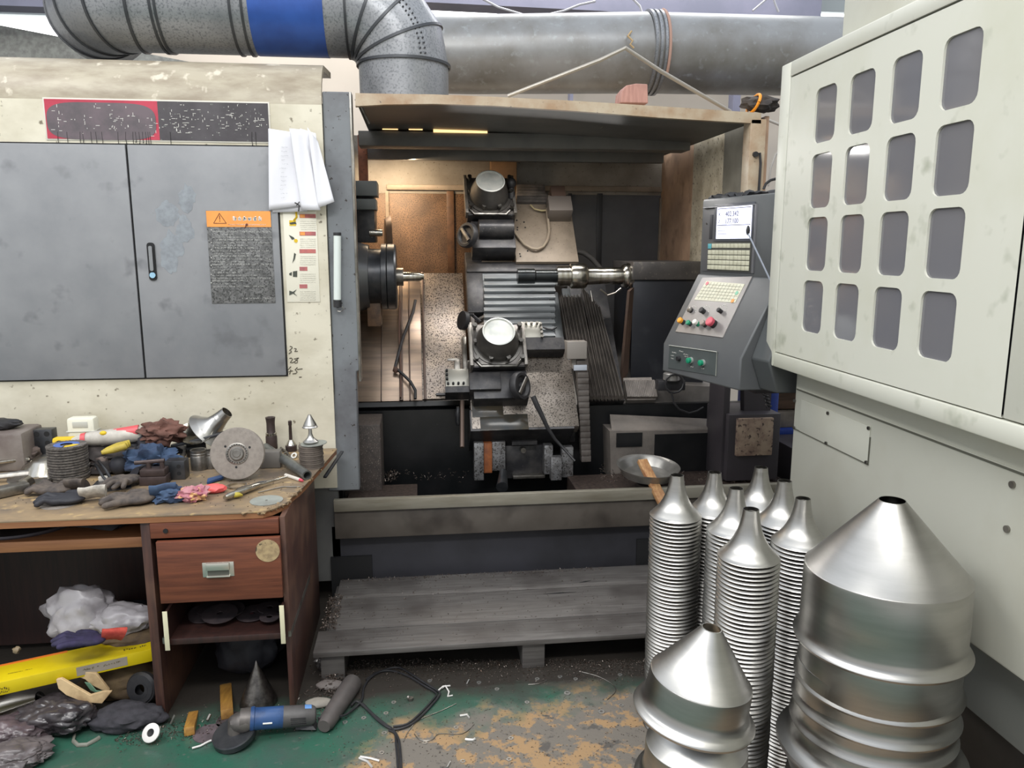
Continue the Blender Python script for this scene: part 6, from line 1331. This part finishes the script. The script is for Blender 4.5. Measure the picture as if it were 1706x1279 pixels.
# ---- papers and key on the enclosure
t = T('paper_sheaf', 'sheaf of white paper sheets hanging from the panel by a clip', 'papers', PY(500, 350, YF - .03))
def sheet_mesh(uv, y0, bow, nx=10, ny=14):
    m = M(); a, b, c_, d_ = [V((p[0], p[1], 0)) for p in uv]; vs = []
    for j in range(ny + 1):
        for i in range(nx + 1):
            fx, fy = i / nx, j / ny; p = (a * (1 - fx) + b * fx) * (1 - fy) + (d_ * (1 - fx) + c_ * fx) * fy
            y = y0 - bow * math.sin(fx * math.pi) * (.3 + fy * .7) - .006 * math.sin(fy * 3 + fx * 5); vs.append(PY(p.x, p.y, y))
    fs = [(j * (nx + 1) + i, j * (nx + 1) + i + 1, (j + 1) * (nx + 1) + i + 1, (j + 1) * (nx + 1) + i) for j in range(ny) for i in range(nx)]
    return m.add(vs, fs)
for k, (uv, y, bw) in enumerate([([(448, 222), (500, 222), (512, 352), (454, 354)], YF - .018, .002), ([(447, 214), (500, 222), (516, 340), (448, 350)], YF - .026, .006), ([(500, 214), (526, 222), (544, 342), (503, 352)], YF - .034, .012), ([(482, 214), (508, 216), (534, 350), (502, 350)], YF - .045, .014), ([(512, 212), (530, 236), (557, 336), (530, 346)], YF - .052, .012)]):
    B(sheet_mesh(uv, y, bw), 'paper_sheet', paper, t, solid=.0006)
m = M(); random.seed(2)
for k in range(13): 
    v = 246 + 7 * k; illegible(m, PY(466 + random.uniform(0, 3), v, YF - .036), FX, FZ, random.uniform(.012, .032), .005, .8)
B(m, 'paper_print', mat('faint_ink', (176, 176, 184), rough=.8), t)
m = M(); p = PY(496, 340, YF - .062); m.tube([p + V((-.012, 0, .006)), p, p + V((.006, 0, -.006)), p + V((.002, 0, -.03))], .0028, 6); m.tube([p + V((.008, 0, .01)), p + V((-.006, 0, -.006))], .0022, 6); B(m, 'black_clip', rubber, t)

# ============================================================ UNDER THE DESK
F = lambda u, v, z=0: PZ(u, v, z)
A = PY(258, 1090, 2.74); Bq = PY(-20, 1152, 2.56)
tt = T('yellow_box', 'long yellow cardboard box lying aslant under the desk', 'box', A.lerp(Bq, .5))
dd = (Bq - A).normalized(); s_ = dd.cross(V((0, 0, 1))).normalized();
if s_.y < 0: s_ = -s_
up_ = dd.cross(s_); 
if up_.z < 0: up_ = -up_
L_ = (Bq - A).length + .12; BM = Matrix(((-dd.x, s_.x, up_.x, A.x), (-dd.y, s_.y, up_.y, A.y), (-dd.z, s_.z, up_.z, A.z), (0, 0, 0, 1)))
hb = .048; wb_ = .13
m = M(BM); m.box(-L_, 0.0, 0, wb_, -hb * .5, hb * .5, .002); B(m, 'carton', yellowbox, tt)
m = M(BM); m.box(-L_, -.28, wb_ - .012, wb_ + .0005, hb * .5, hb * .5 + .0008); B(m, 'orange_stripe', orangestripe, tt)
m = M(BM); m.box(-.25, -.09, -.001, .001, -hb * .34, hb * .34); lb = B(m, 'white_label', mat('dull_label', (150, 140, 128), rough=.6), tt)
m = M(); rr_ = BM.to_3x3(); random.seed(6)
for (x, y, z, w_, h_, fr_) in ((-.10, .03, .5, .075, .014, 0), (-.62, .03, .5, .12, .012, 0), (-.68, .015, .5, .16, .010, 0), (-.60, 0, -.1, .15, .012, 1), (-.62, 0, -.32, .17, .010, 1), (-.46, .045, .5, .08, .005, 0)):
    if fr_: illegible(m, BM @ V((x, -.0012, hb * z)), rr_ @ V((1, 0, 0)), rr_ @ V((0, 0, 1)), w_, h_, .9)
    else: illegible(m, BM @ V((x, y, hb * z + .0012)), rr_ @ V((1, 0, 0)), rr_ @ V((0, 1, 0)), w_, h_, .9)
illegible(m, BM @ V((-.235, -.002, 0)), rr_ @ V((1, 0, 0)), rr_ @ V((0, 0, 1)), .13, .008, .7)
B(m, 'box_print', mat('olive_print', (96, 84, 30), rough=.7), tt)
def rag2(name, c, rx, ry, rz, mt, label, cat, seed, amp=.5, fr=1.8, zmin=None, sub=4, rot=None, ridge=True):
    m = M(); m.blob(c, rx, ry, rz, sub, amp, fr, seed, rot, ridge)
    if zmin is not None: m.v = [V((p_.x, p_.y, max(p_.z, zmin))) for p_ in m.v]
    return B(m, name, mt, label=label, cat=cat, smooth=50)
rag2('black_sack', F(150, 1180) + V((0, .38, .10)), .20, .10, .12, gloveblack, 'black sack filling the back of the desk knee space', 'sack', 31, .35, 1.6, .001)
rag2('plastic_bag', PY(135, 1022, 2.90), .135, .10, .115, poly, 'cloudy white plastic bag heaped above the yellow box', 'bag', 12, .5, 1.4)
rag2('plastic_wrap', PY(205, 1030, 2.86), .13, .08, .06, poly, 'crumpled clear plastic wrap right of the white bag', 'wrap', 14, .5, 1.8)
rag2('brown_carton_flap', PY(215, 1058, 2.84), .12, .07, .03, kraftdk, 'brown cardboard flap under the plastic wrap', 'cardboard', 17, .3, 1.5)
g1 = glove('navy knit glove with red cuff lying on the yellow box', PY(150, 1086, 2.66), 195, navy, mat('red_knit', (204, 84, 70), (170, 60, 52), .85, sc=30, bump=.3), 5, 1.0, .05)
g1.rotation_euler = (R(4), R(-10), R(200)); g1.location.z += .03
# open sack
tt = T('woven_sack', 'crumpled cream and brown woven sack under the yellow box', 'sack', F(150, 1180))
m = M(); c_ = PY(175, 1140, 2.78); m.blob(c_ + V((.05, .03, 0)), .15, .09, .075, 4, .3, 1.6, 41, None, True); B(m, 'sack_body', kraftdk, tt)
def ppts(uv, y, th, nm, mt, yy=None): 
    m = M(); pts_ = [PY(u, v, y + (yy[i] if yy else 0)) for i, (u, v) in enumerate(uv)]; m.prism(pts_, (0, th, 0)); return B(m, nm, mt, tt, bevel=.002)
ppts([(93, 1132), (102, 1130), (150, 1158), (172, 1152), (186, 1152), (170, 1172), (140, 1170), (110, 1158), (97, 1147)], 2.62, .012, 'lower_lip', kraft, [0, 0, -.01, 0, .01, 0, -.02, -.01, 0])
ppts([(120, 1124), (135, 1118), (160, 1122), (182, 1150), (170, 1150), (150, 1140), (142, 1132)], 2.66, .012, 'upper_lip', kraft)
ppts([(140, 1136), (150, 1138), (160, 1150), (183, 1152), (165, 1157), (150, 1150)], 2.65, .004, 'green_lining', mat('green_print', (92, 128, 104), rough=.7))
# steel cone far left
tt = T('steel_cone', 'shiny steel cone lying in the shade under the left of the desk', 'cone', F(30, 1230)); m = M(); o_ = PY(0, 1200, 2.72); m.lathe([(0, .16), (.004, .162), (.22, .03), (.22, .026), (.0, .155)], o_ + V((-.08, .05, -.05)), (.75, .0, .35), 56); m.v = [V((p_.x, p_.y, max(p_.z, .002))) for p_ in m.v]; B(m, 'cone_shell', steel, tt)
rag2('dark_plastic_bag', F(85, 1232) + V((0, .06, .055)), .135, .09, .065, polydark, 'crumpled dark plastic bag on the floor under the desk', 'bag', 51, .42, 1.7, .001, 5)
rag2('grey_plastic_bag', F(20, 1272) + V((0, .0, .03)), .13, .09, .040, mat('grey_film', (112, 104, 104), (76, 70, 70), .3, sc=8), 'grey plastic bag on the floor at the lower left corner', 'bag', 53, .42, 1.8, .001, 5)
rag2('purple_grey_bag', F(40, 1240) + V((-.04, .02, .035)), .12, .09, .05, mat('plum_film', (98, 84, 88), (66, 58, 60), .3, sc=8), 'plum grey plastic bag between the other two floor bags', 'bag', 57, .42, 1.6, .001, 5)
rag2('dark_felt', F(200, 1228) + V((0, .07, .03)), .13, .07, .045, mat('dark_felt', (52, 50, 56), (38, 37, 42), .8, sc=40, bump=.6), 'dark speckled felt bundle on the floor beside the desk partition', 'felt', 61, .35, 1.6, .001)
m = M(); c_ = PY(238, 1145, 2.70); m.lathe([(-.01, .02), (-.01, .055), (.01, .058), (.02, .05), (.02, .02)], c_, (-.3, -1, .25), 32)
for k in range(4): m.lathe([(0, .05 - .008 * k), (.004, .052 - .008 * k), (.004, .046 - .008 * k)], c_ + V((0, -.012 - .002 * k, 0)), (-.3, -1, .25), 32)
B(m, 'ribbed_rubber_roller', rubber, label='black ribbed rubber wheel beside the desk partition', cat='wheel')
tt = T('white_ring', 'white plastic ring with black hub leaning at the desk partition foot', 'ring', F(254, 1230)); c_ = F(254, 1236) + V((0, 0, .034)); ax_ = V((-.25, -.7, .66)).normalized()
m = M(); m.lathe([(0, .013), (0, .030), (.006, .031), (.008, .028), (.008, .013), (0, .013)], c_, ax_, 36); B(m, 'ring_body', mat('chalky_white', (216, 212, 208), rough=.6), tt)
m = M(); m.lathe([(0, 0), (.004, .013), (0, .013)], c_, ax_, 24); B(m, 'black_hub', blackgap, tt)
m = M(); m.tube([F(u, v, .006) for u, v in ((124, 1224), (122, 1234), (130, 1241), (145, 1240), (160, 1232), (166, 1228))], .007, 10, flat=.6); B(m, 'grey_hook', mat('grey_green_hook', (118, 118, 108), rough=.5), label='grey curved hook piece on the floor before the felt bundle', cat='hook')
m = M(); p = PY(28, 1082, 2.80); m.blob(p, .014, .012, .014, 2, .4, 2); B(m, 'loose_nut', mat('tan_nut', (150, 132, 104), rough=.5), label='small tan nut on the far edge of the yellow box', cat='nut')
# in the right-hand pedestal
tt = T('tall_steel_cone', 'tall pointed steel cone standing inside the desk pedestal', 'cone', F(425, 1192)); q = F(424, 1190) + V((0, .075, 0)); hz_ = PY(424, 1100, q.y).z
m = M(); m.lathe([(0, .066), (.004, .067), (.03, .058), (hz_ - .02, .008), (hz_ - .006, .004), (hz_, .0)], q, (0, 0, 1), 48); B(m, 'cone_shell', mat('spotted_steel', (120, 116, 112), (90, 86, 84), .32, .9, sc=60), tt)
m = M(); a = F(316, 1226) + V((0, 0, .018)); b = PY(332, 1158, 2.86); beamb(m, a, b, .034, .030, .002); B(m, 'pine_block', blockwood, label='longer pine stick leaning inside the desk pedestal, at its left', cat='wood block')
m = M(); a = F(379, 1198) + V((0, 0, .020)); b = PY(376, 1140, 2.86); beamb(m, a, b, .042, .034, .002); B(m, 'pine_block', blockwood, label='shorter pine block leaning next to the tall steel cone', cat='wood block')
disc('floor_disc', F(348, 1222), .052, .003, mat('plum_disc', (96, 84, 88), (76, 68, 70), .7, sc=20), 'plum grey disc on the floor in front of the pine blocks', 'disc', rot=(0, 0, 0))
disc('floor_disc', F(385, 1200), .05, .003, discdark, 'dark disc on the floor behind the angle grinder head', 'disc', hole=.008)
rag2('dark_rags', F(390, 1190) + V((0, .30, .12)), .14, .10, .14, gloveblack, 'dark rags stuffed at the back of the desk pedestal', 'rags', 71, .4, 1.6, .001)
m = M(); m.tube([F(u, v, .006) for u, v in ((320, 1246), (334, 1242), (345, 1236), (352, 1233))], .0035, 6); B(m, 'white_scrap', mat('chalky_white', (216, 212, 208)), label='curled white plastic scrap on the floor before the plum disc', cat='scrap')
m = M(); m.tube([F(285, 1205, .01), F(292, 1190, .04)], .005, 8); m.tube([F(345, 1200, .02), F(350, 1190, .03)], .006, 6); B(m, 'screw_pair', pin, label='two bits of metal standing by the left pine stick', cat='screw')
# right of the desk
rag2('foil_bag', F(548, 1122) + V((.0, .05, .03)), .06, .05, .05, mat('silver_film', (140, 136, 134), (80, 78, 78), .2, .4, sc=14), 'small silvery crumpled plastic bag between the desk and pallet', 'bag', 81, .6, 2.0, .001, 5)
rag2('grey_slab', F(548, 1150) + V((0, .02, .012)), .05, .03, .014, mat('grey_slab', (120, 112, 108), (100, 94, 90), .6, sc=8), 'flat grey slab on the floor beside the desk side panel', 'slab', 83, .15, 1, .001)
rag2('pale_slab', F(530, 1180) + V((0, .02, .010)), .05, .03, .014, mat('pale_slab', (150, 144, 134), (120, 114, 106), .6, sc=8), 'pale slab on the floor just behind the angle grinder', 'slab', 85, .15, 1, .001)

# ============================================================ ANGLE GRINDER ON THE FLOOR
tt = T('angle_grinder', 'blue and grey angle grinder lying on the floor before the desk', 'grinder', F(460, 1225))
A = F(402, 1232) + V((0, 0, .075)); Bq = F(528, 1212) + V((0, .0, .05)); dd = (Bq - A).normalized(); Lg = (Bq - A).length
m = M(); m.lathe([(0, 0), (0, .036), (.008, .040), (.016, .040), (.018, .037), (.03, .036), (Lg * .44, .036), (Lg * .46, .033)], A + dd * (Lg * .12), dd, 40); B(m, 'blue_housing', bluetool, tt)
m = M(); m.lathe([(Lg * .53, .035), (Lg * .56, .036), (Lg * .8, .035), (Lg * .94, .033), (Lg * .98, .028), (Lg * 1.0, .018), (Lg * 1.0, 0)], A, dd, 32); B(m, 'rear_handle', graphite, tt)
m = M(); N1 = dd.cross(V((0, 0, 1))).normalized()
if N1.y > 0: N1 = -N1
for k in range(5): m.tube([A + dd * (Lg * .66) + N1 * .0345 + V((0, 0, .012 - .006 * k)), A + dd * (Lg * .86) + N1 * .034 + V((0, 0, .012 - .006 * k))], .0016, 6)
B(m, 'vent_slot', blackgap, tt, kind='stuff')
m = M(); m.box(0, 0, 0, 0, 0, 0) if False else m.lathe([(Lg * .84, .0352), (Lg * .93, .0342)], A, dd, 32, a0=20, a1=110); B(m, 'blue_tag', mat('blue_tag', (96, 140, 196), rough=.4), tt)
m = M(); m.tube([A + dd * (Lg * .30) + N1 * .0372 + V((0, 0, .003)), A + dd * (Lg * .42) + N1 * .0365 + V((0, 0, .003))], .003, 6); B(m, 'side_lettering', whitetext, tt)
hd_ = A + dd * .0
m = M(); m.blob(hd_ + V((.01, 0, -.008)), .05, .038, .034, 3, .08, 2); m.cyl(hd_ + V((-.01, 0, -.01)), hd_ + V((-.015, -.01, -.05)), .03, .026, n=24); m.cyl(hd_, hd_ + dd * (Lg * .14), .036, .038, n=32); B(m, 'gear_head', mat('cast_grey_head', (108, 102, 98), (84, 80, 78), .45, .4, sc=14), tt)
gc = hd_ + V((-.018, -.012, -.045)); gx = V((-.15, -.22, 1)).normalized()
m = M(); m.lathe([(.012, .0), (.012, .068), (.008, .071), (-.010, .071), (-.010, .068), (.006, .066), (.006, 0)], gc, gx, 48, a0=0, a1=360); B(m, 'wheel_guard', gunmetal, tt)
m = M(); m.lathe([(-.014, .0), (-.014, .060), (-.017, .060), (-.017, 0)], gc, gx, 40); B(m, 'grinding_disc', discdark, tt)
m = M(); q = Bq - dd * .07; m.prism([q + V((0, 0, -.02)), q + V((.05, 0, -.03)), q + V((.07, -.02, -.045)), q + V((.0, -.01, -.045))], (0, .04, 0)); B(m, 'trigger', rubber, tt)
# fix: stand it on the floor
mnz = min((o.matrix_world @ V(v.co)).z for o in tt.children for v in o.data.vertices) if False else None
cord = [F(u, v, z) for u, v, z in ((530, 1196, .05), (552, 1192, .04), (572, 1192, .02), (590, 1180, .01), (603, 1165, .006), (606, 1145, .006), (618, 1128, .006), (640, 1116, .006), (665, 1112, .006), (690, 1126, .006), (715, 1142, .006), (728, 1150, .006), (732, 1158, .006), (712, 1182, .006), (690, 1203, .006), (668, 1213, .006), (650, 1213, .006), (628, 1198, .006), (608, 1178, .006), (594, 1168, .010), (585, 1175, .012))]
def smoothpath(p, n=4):
    o = []
    for i in range(len(p) - 1):
        p0, p1, p2, p3 = p[max(i - 1, 0)], p[i], p[i + 1], p[min(i + 2, len(p) - 1)]
        for k in range(n):
            t_ = k / n; o.append(.5 * ((2 * p1) + (p2 - p0) * t_ + (2 * p0 - 5 * p1 + 4 * p2 - p3) * t_ * t_ + (3 * p1 - p0 - 3 * p2 + p3) * t_ ** 3))
    return o + [p[-1]]
m = M(); m.tube(smoothpath(cord), .0042, 8); B(m, 'power_cord', rubber, tt)
m = M(); m.tube(smoothpath([F(u, v, .006) for u, v in ((604, 1172), (622, 1190), (640, 1205), (655, 1216), (664, 1232), (667, 1256), (669, 1290), (672, 1340))]), .0045, 8)
m.tube(smoothpath([F(u, v, .006) for u, v in ((648, 1216), (658, 1222), (660, 1240), (662, 1262), (664, 1300))]), .004, 8); m.tube(smoothpath([F(u, v, .007) for u, v in ((610, 1132), (628, 1120), (652, 1117), (680, 1126), (705, 1141), (726, 1154), (722, 1164), (700, 1188), (678, 1206), (655, 1210))]), .0038, 8)
B(m, 'loose_cable', rubber, label='second black cable doubling the grinder cord and running to the bottom edge', cat='cable')
m = M(); m.tube([F(736, 1146, .006), F(742, 1142, .008), F(748, 1152, .004), F(746, 1160, .004), F(754, 1158, .004)], .003, 6); m.tube([F(730, 1150, .008), F(738, 1143, .008), F(750, 1142, .004)], .003, 6); B(m, 'white_wire_end', mat('chalky_white', (216, 212, 208)), label='bare white wire ends knotted at the corner of the cord loop', cat='wire')
m = M(); A2 = F(540, 1222) + V((0, 0, .028)); B2 = F(590, 1146) + V((0, 0, .030)); m.tube([A2, A2.lerp(B2, .08), A2.lerp(B2, .85), A2.lerp(B2, .96), B2], .03, 24, rs=[.022, .030, .036, .034, .022]); B(m, 'rubber_sleeve', mat('dusty_rubber', (84, 78, 76), (70, 66, 64), .55, sc=14), label='thick dusty grey rubber sleeve lying behind the angle grinder', cat='sleeve')
# washers, nuts
wl = {(606, 1196): 'on the green paint nearest the rubber sleeve', (575, 1203): 'just right of the grinder handle', (643, 1188): 'inside the cord loop, lower left', (656, 1170): 'inside the cord loop, upper left', (640, 1221): 'left of the twin cables, nearest the loop', (636, 1254): 'left of the twin cables near the bottom edge',
      (760, 1212): 'right of the cord loop in the bare patch', (708, 1237): 'right of the twin cables, at the thin wire', (771, 1268): 'at the bottom edge right of the cables', (851, 1230): 'in the middle of the bare floor', (848, 1265): 'at the bottom edge in mid floor', (828, 1148): 'on the paint border below the pallet middle',
      (878, 1170): 'on the ochre patch in mid floor', (895, 1131): 'on the green strip before the pallet bearer', (933, 1127): 'on the green strip right of the pallet bearer', (945, 1155): 'biggest one on the green and ochre border', (959, 1131): 'on the green strip, second from the funnels', (1035, 1175): 'nearest the small hopper',
      (1002, 1186): 'shiny one left of the small hopper', (1033, 1124): 'on the green strip nearest the funnels', (798, 1137): 'in the chips under the pallet front', (716, 1134): 'just above the top right side of the cord loop'}
wr = B(M().lathe([(0, .004), (0, .009), (.0022, .009), (.0022, .004), (0, .004)], n=20), 'steel_washer', mat('shiny_washer', (190, 188, 184), rough=.3, metal=.8), local=True); first = True
for (u, v), lb in wl.items():
    o = wr if first else wr.copy()
    if not first: COL.objects.link(o)
    first = False; o.location = F(u, v, .0005); k_ = 1.35 if 'biggest' in lb or 'shiny' in lb else 1; o.scale = (k_, k_, k_); tag(o, 'small steel washer ' + lb, 'washer', 'washers scattered on the floor')
m = M(); p = F(684, 1166); m.lathe([(0, .0), (0, .011), (.010, .011), (.010, .0)], p, (0, 0, 1), 6); m.blob(p + V((-.008, 0, .012)), .008, .008, .008, 1); B(m, 'hex_bolt', pin, label='small steel bolt lying inside the cord loop', cat='bolt')
for i, (pts_, r_, lb) in enumerate([([(672, 1235), (682, 1215), (700, 1198), (730, 1186), (760, 1172)], .0016, 'thin bright wire curving right of the cord loop'), ([(690, 1222), (700, 1232), (720, 1232), (732, 1222), (770, 1222), (790, 1206)], .0013, 'thin dark wire squiggle in the bare floor patch'),
        ([(880, 1140), (900, 1138), (912, 1132)], .0014, 'short bright wire before the pallet'), ([(965, 1118), (995, 1126), (1018, 1138), (1026, 1150), (1012, 1165)], .0014, 'thin wire curl on the green strip near the funnels')]):
    m = M(); m.tube(smoothpath([F(u, v, .002) for u, v in pts_]), r_, 6); B(m, 'loose_wire', pin, label=lb, cat='wire')
for i, (pts_, lb) in enumerate([([(598, 1262), (612, 1268), (620, 1278)], 'white curled scrap at the bottom edge, left of the cables'), ([(600, 1260), (618, 1263), (632, 1267)], 'straight white scrap at the bottom edge, left of the cables'), ([(775, 1231), (788, 1232), (792, 1230)], 'shiny flat chip right of the thin dark wire'), ([(766, 1192), (778, 1190), (782, 1196)], 'glinting metal flake above the thin dark wire'), ([(778, 1138), (781, 1132)], 'small white chip on the green strip in front of the pallet'), ([(745, 1277), (750, 1268)], 'small white chip at the bottom edge right of the cables')]):
    m = M(); m.tube([F(u, v, .004) for u, v in pts_], .004, 6, flat=.5); B(m, 'metal_scrap', mat('bright_scrap', (196, 194, 190), rough=.35, metal=.5), label=lb, cat='scrap')
# chips: swept line along the pallet and heaps by the desk
random.seed(77); m = M(); m2 = M()
def chip(m, q, L_=.008, r_=.0011):
    d_ = V((random.gauss(0, 1), random.gauss(0, 1), random.gauss(0, .35))).normalized() * random.uniform(.4, 1.2) * L_; k_ = V((random.gauss(0, .3), random.gauss(0, .3), .2)) * L_
    m.tube([q, q + d_ * .5 + k_ * .4, q + d_], r_, 4)
for k in range(1500):
    u = random.uniform(590, 1080); v = 1098 + abs(random.gauss(0, 14)); chip(m, F(u, v, random.uniform(.001, .007)))
for k in range(900):
    u = random.uniform(540, 1090); v = random.uniform(1110, 1279); chip(m, F(u, v, .0015), .006, .0008)
for k in range(700):
    u = random.uniform(190, 560); v = random.gauss(1226 - (u - 190) * .10, 12); 
    chip(m, F(u, v, random.uniform(.001, .008)), .009)
B(m, 'floor_chips', chipm, label='metal chips swept along the pallet edge and under the desk', cat='metal chips', kind='stuff')
for k in range(500):
    c0_ = F(552, 1150) + V((0, .05, 0)); rr1 = abs(random.gauss(0, .05)); a_ = random.uniform(0, 6.28); chip(m2, V((c0_.x + rr1 * math.cos(a_), c0_.y + rr1 * math.sin(a_) * 1.8, max(.002, .035 - rr1 * .4) * random.random())), .012, .0014)
for k in range(350):
    p = PY(random.uniform(540, 562), random.uniform(1000, 1052), 3.0); p.z = .131 + random.random() * .02; p.x = random.uniform(-.42, -.36); p.y = random.uniform(2.95, 3.25); chip(m2, p, .012, .0014)
B(m2, 'chip_heap', chipm, label='heap of curly metal chips between the desk side and the pallet', cat='metal chips', kind='stuff')
m = M()
for k in range(700): chip(m, V((random.uniform(-.38, .85), random.choice((random.uniform(2.8, 3.4), random.uniform(3.40, 3.44))), .1315)), .007, .0009)
B(m, 'pallet_chips', chipm, label='fine metal chips strewn on the pallet boards', cat='metal chips', kind='stuff')
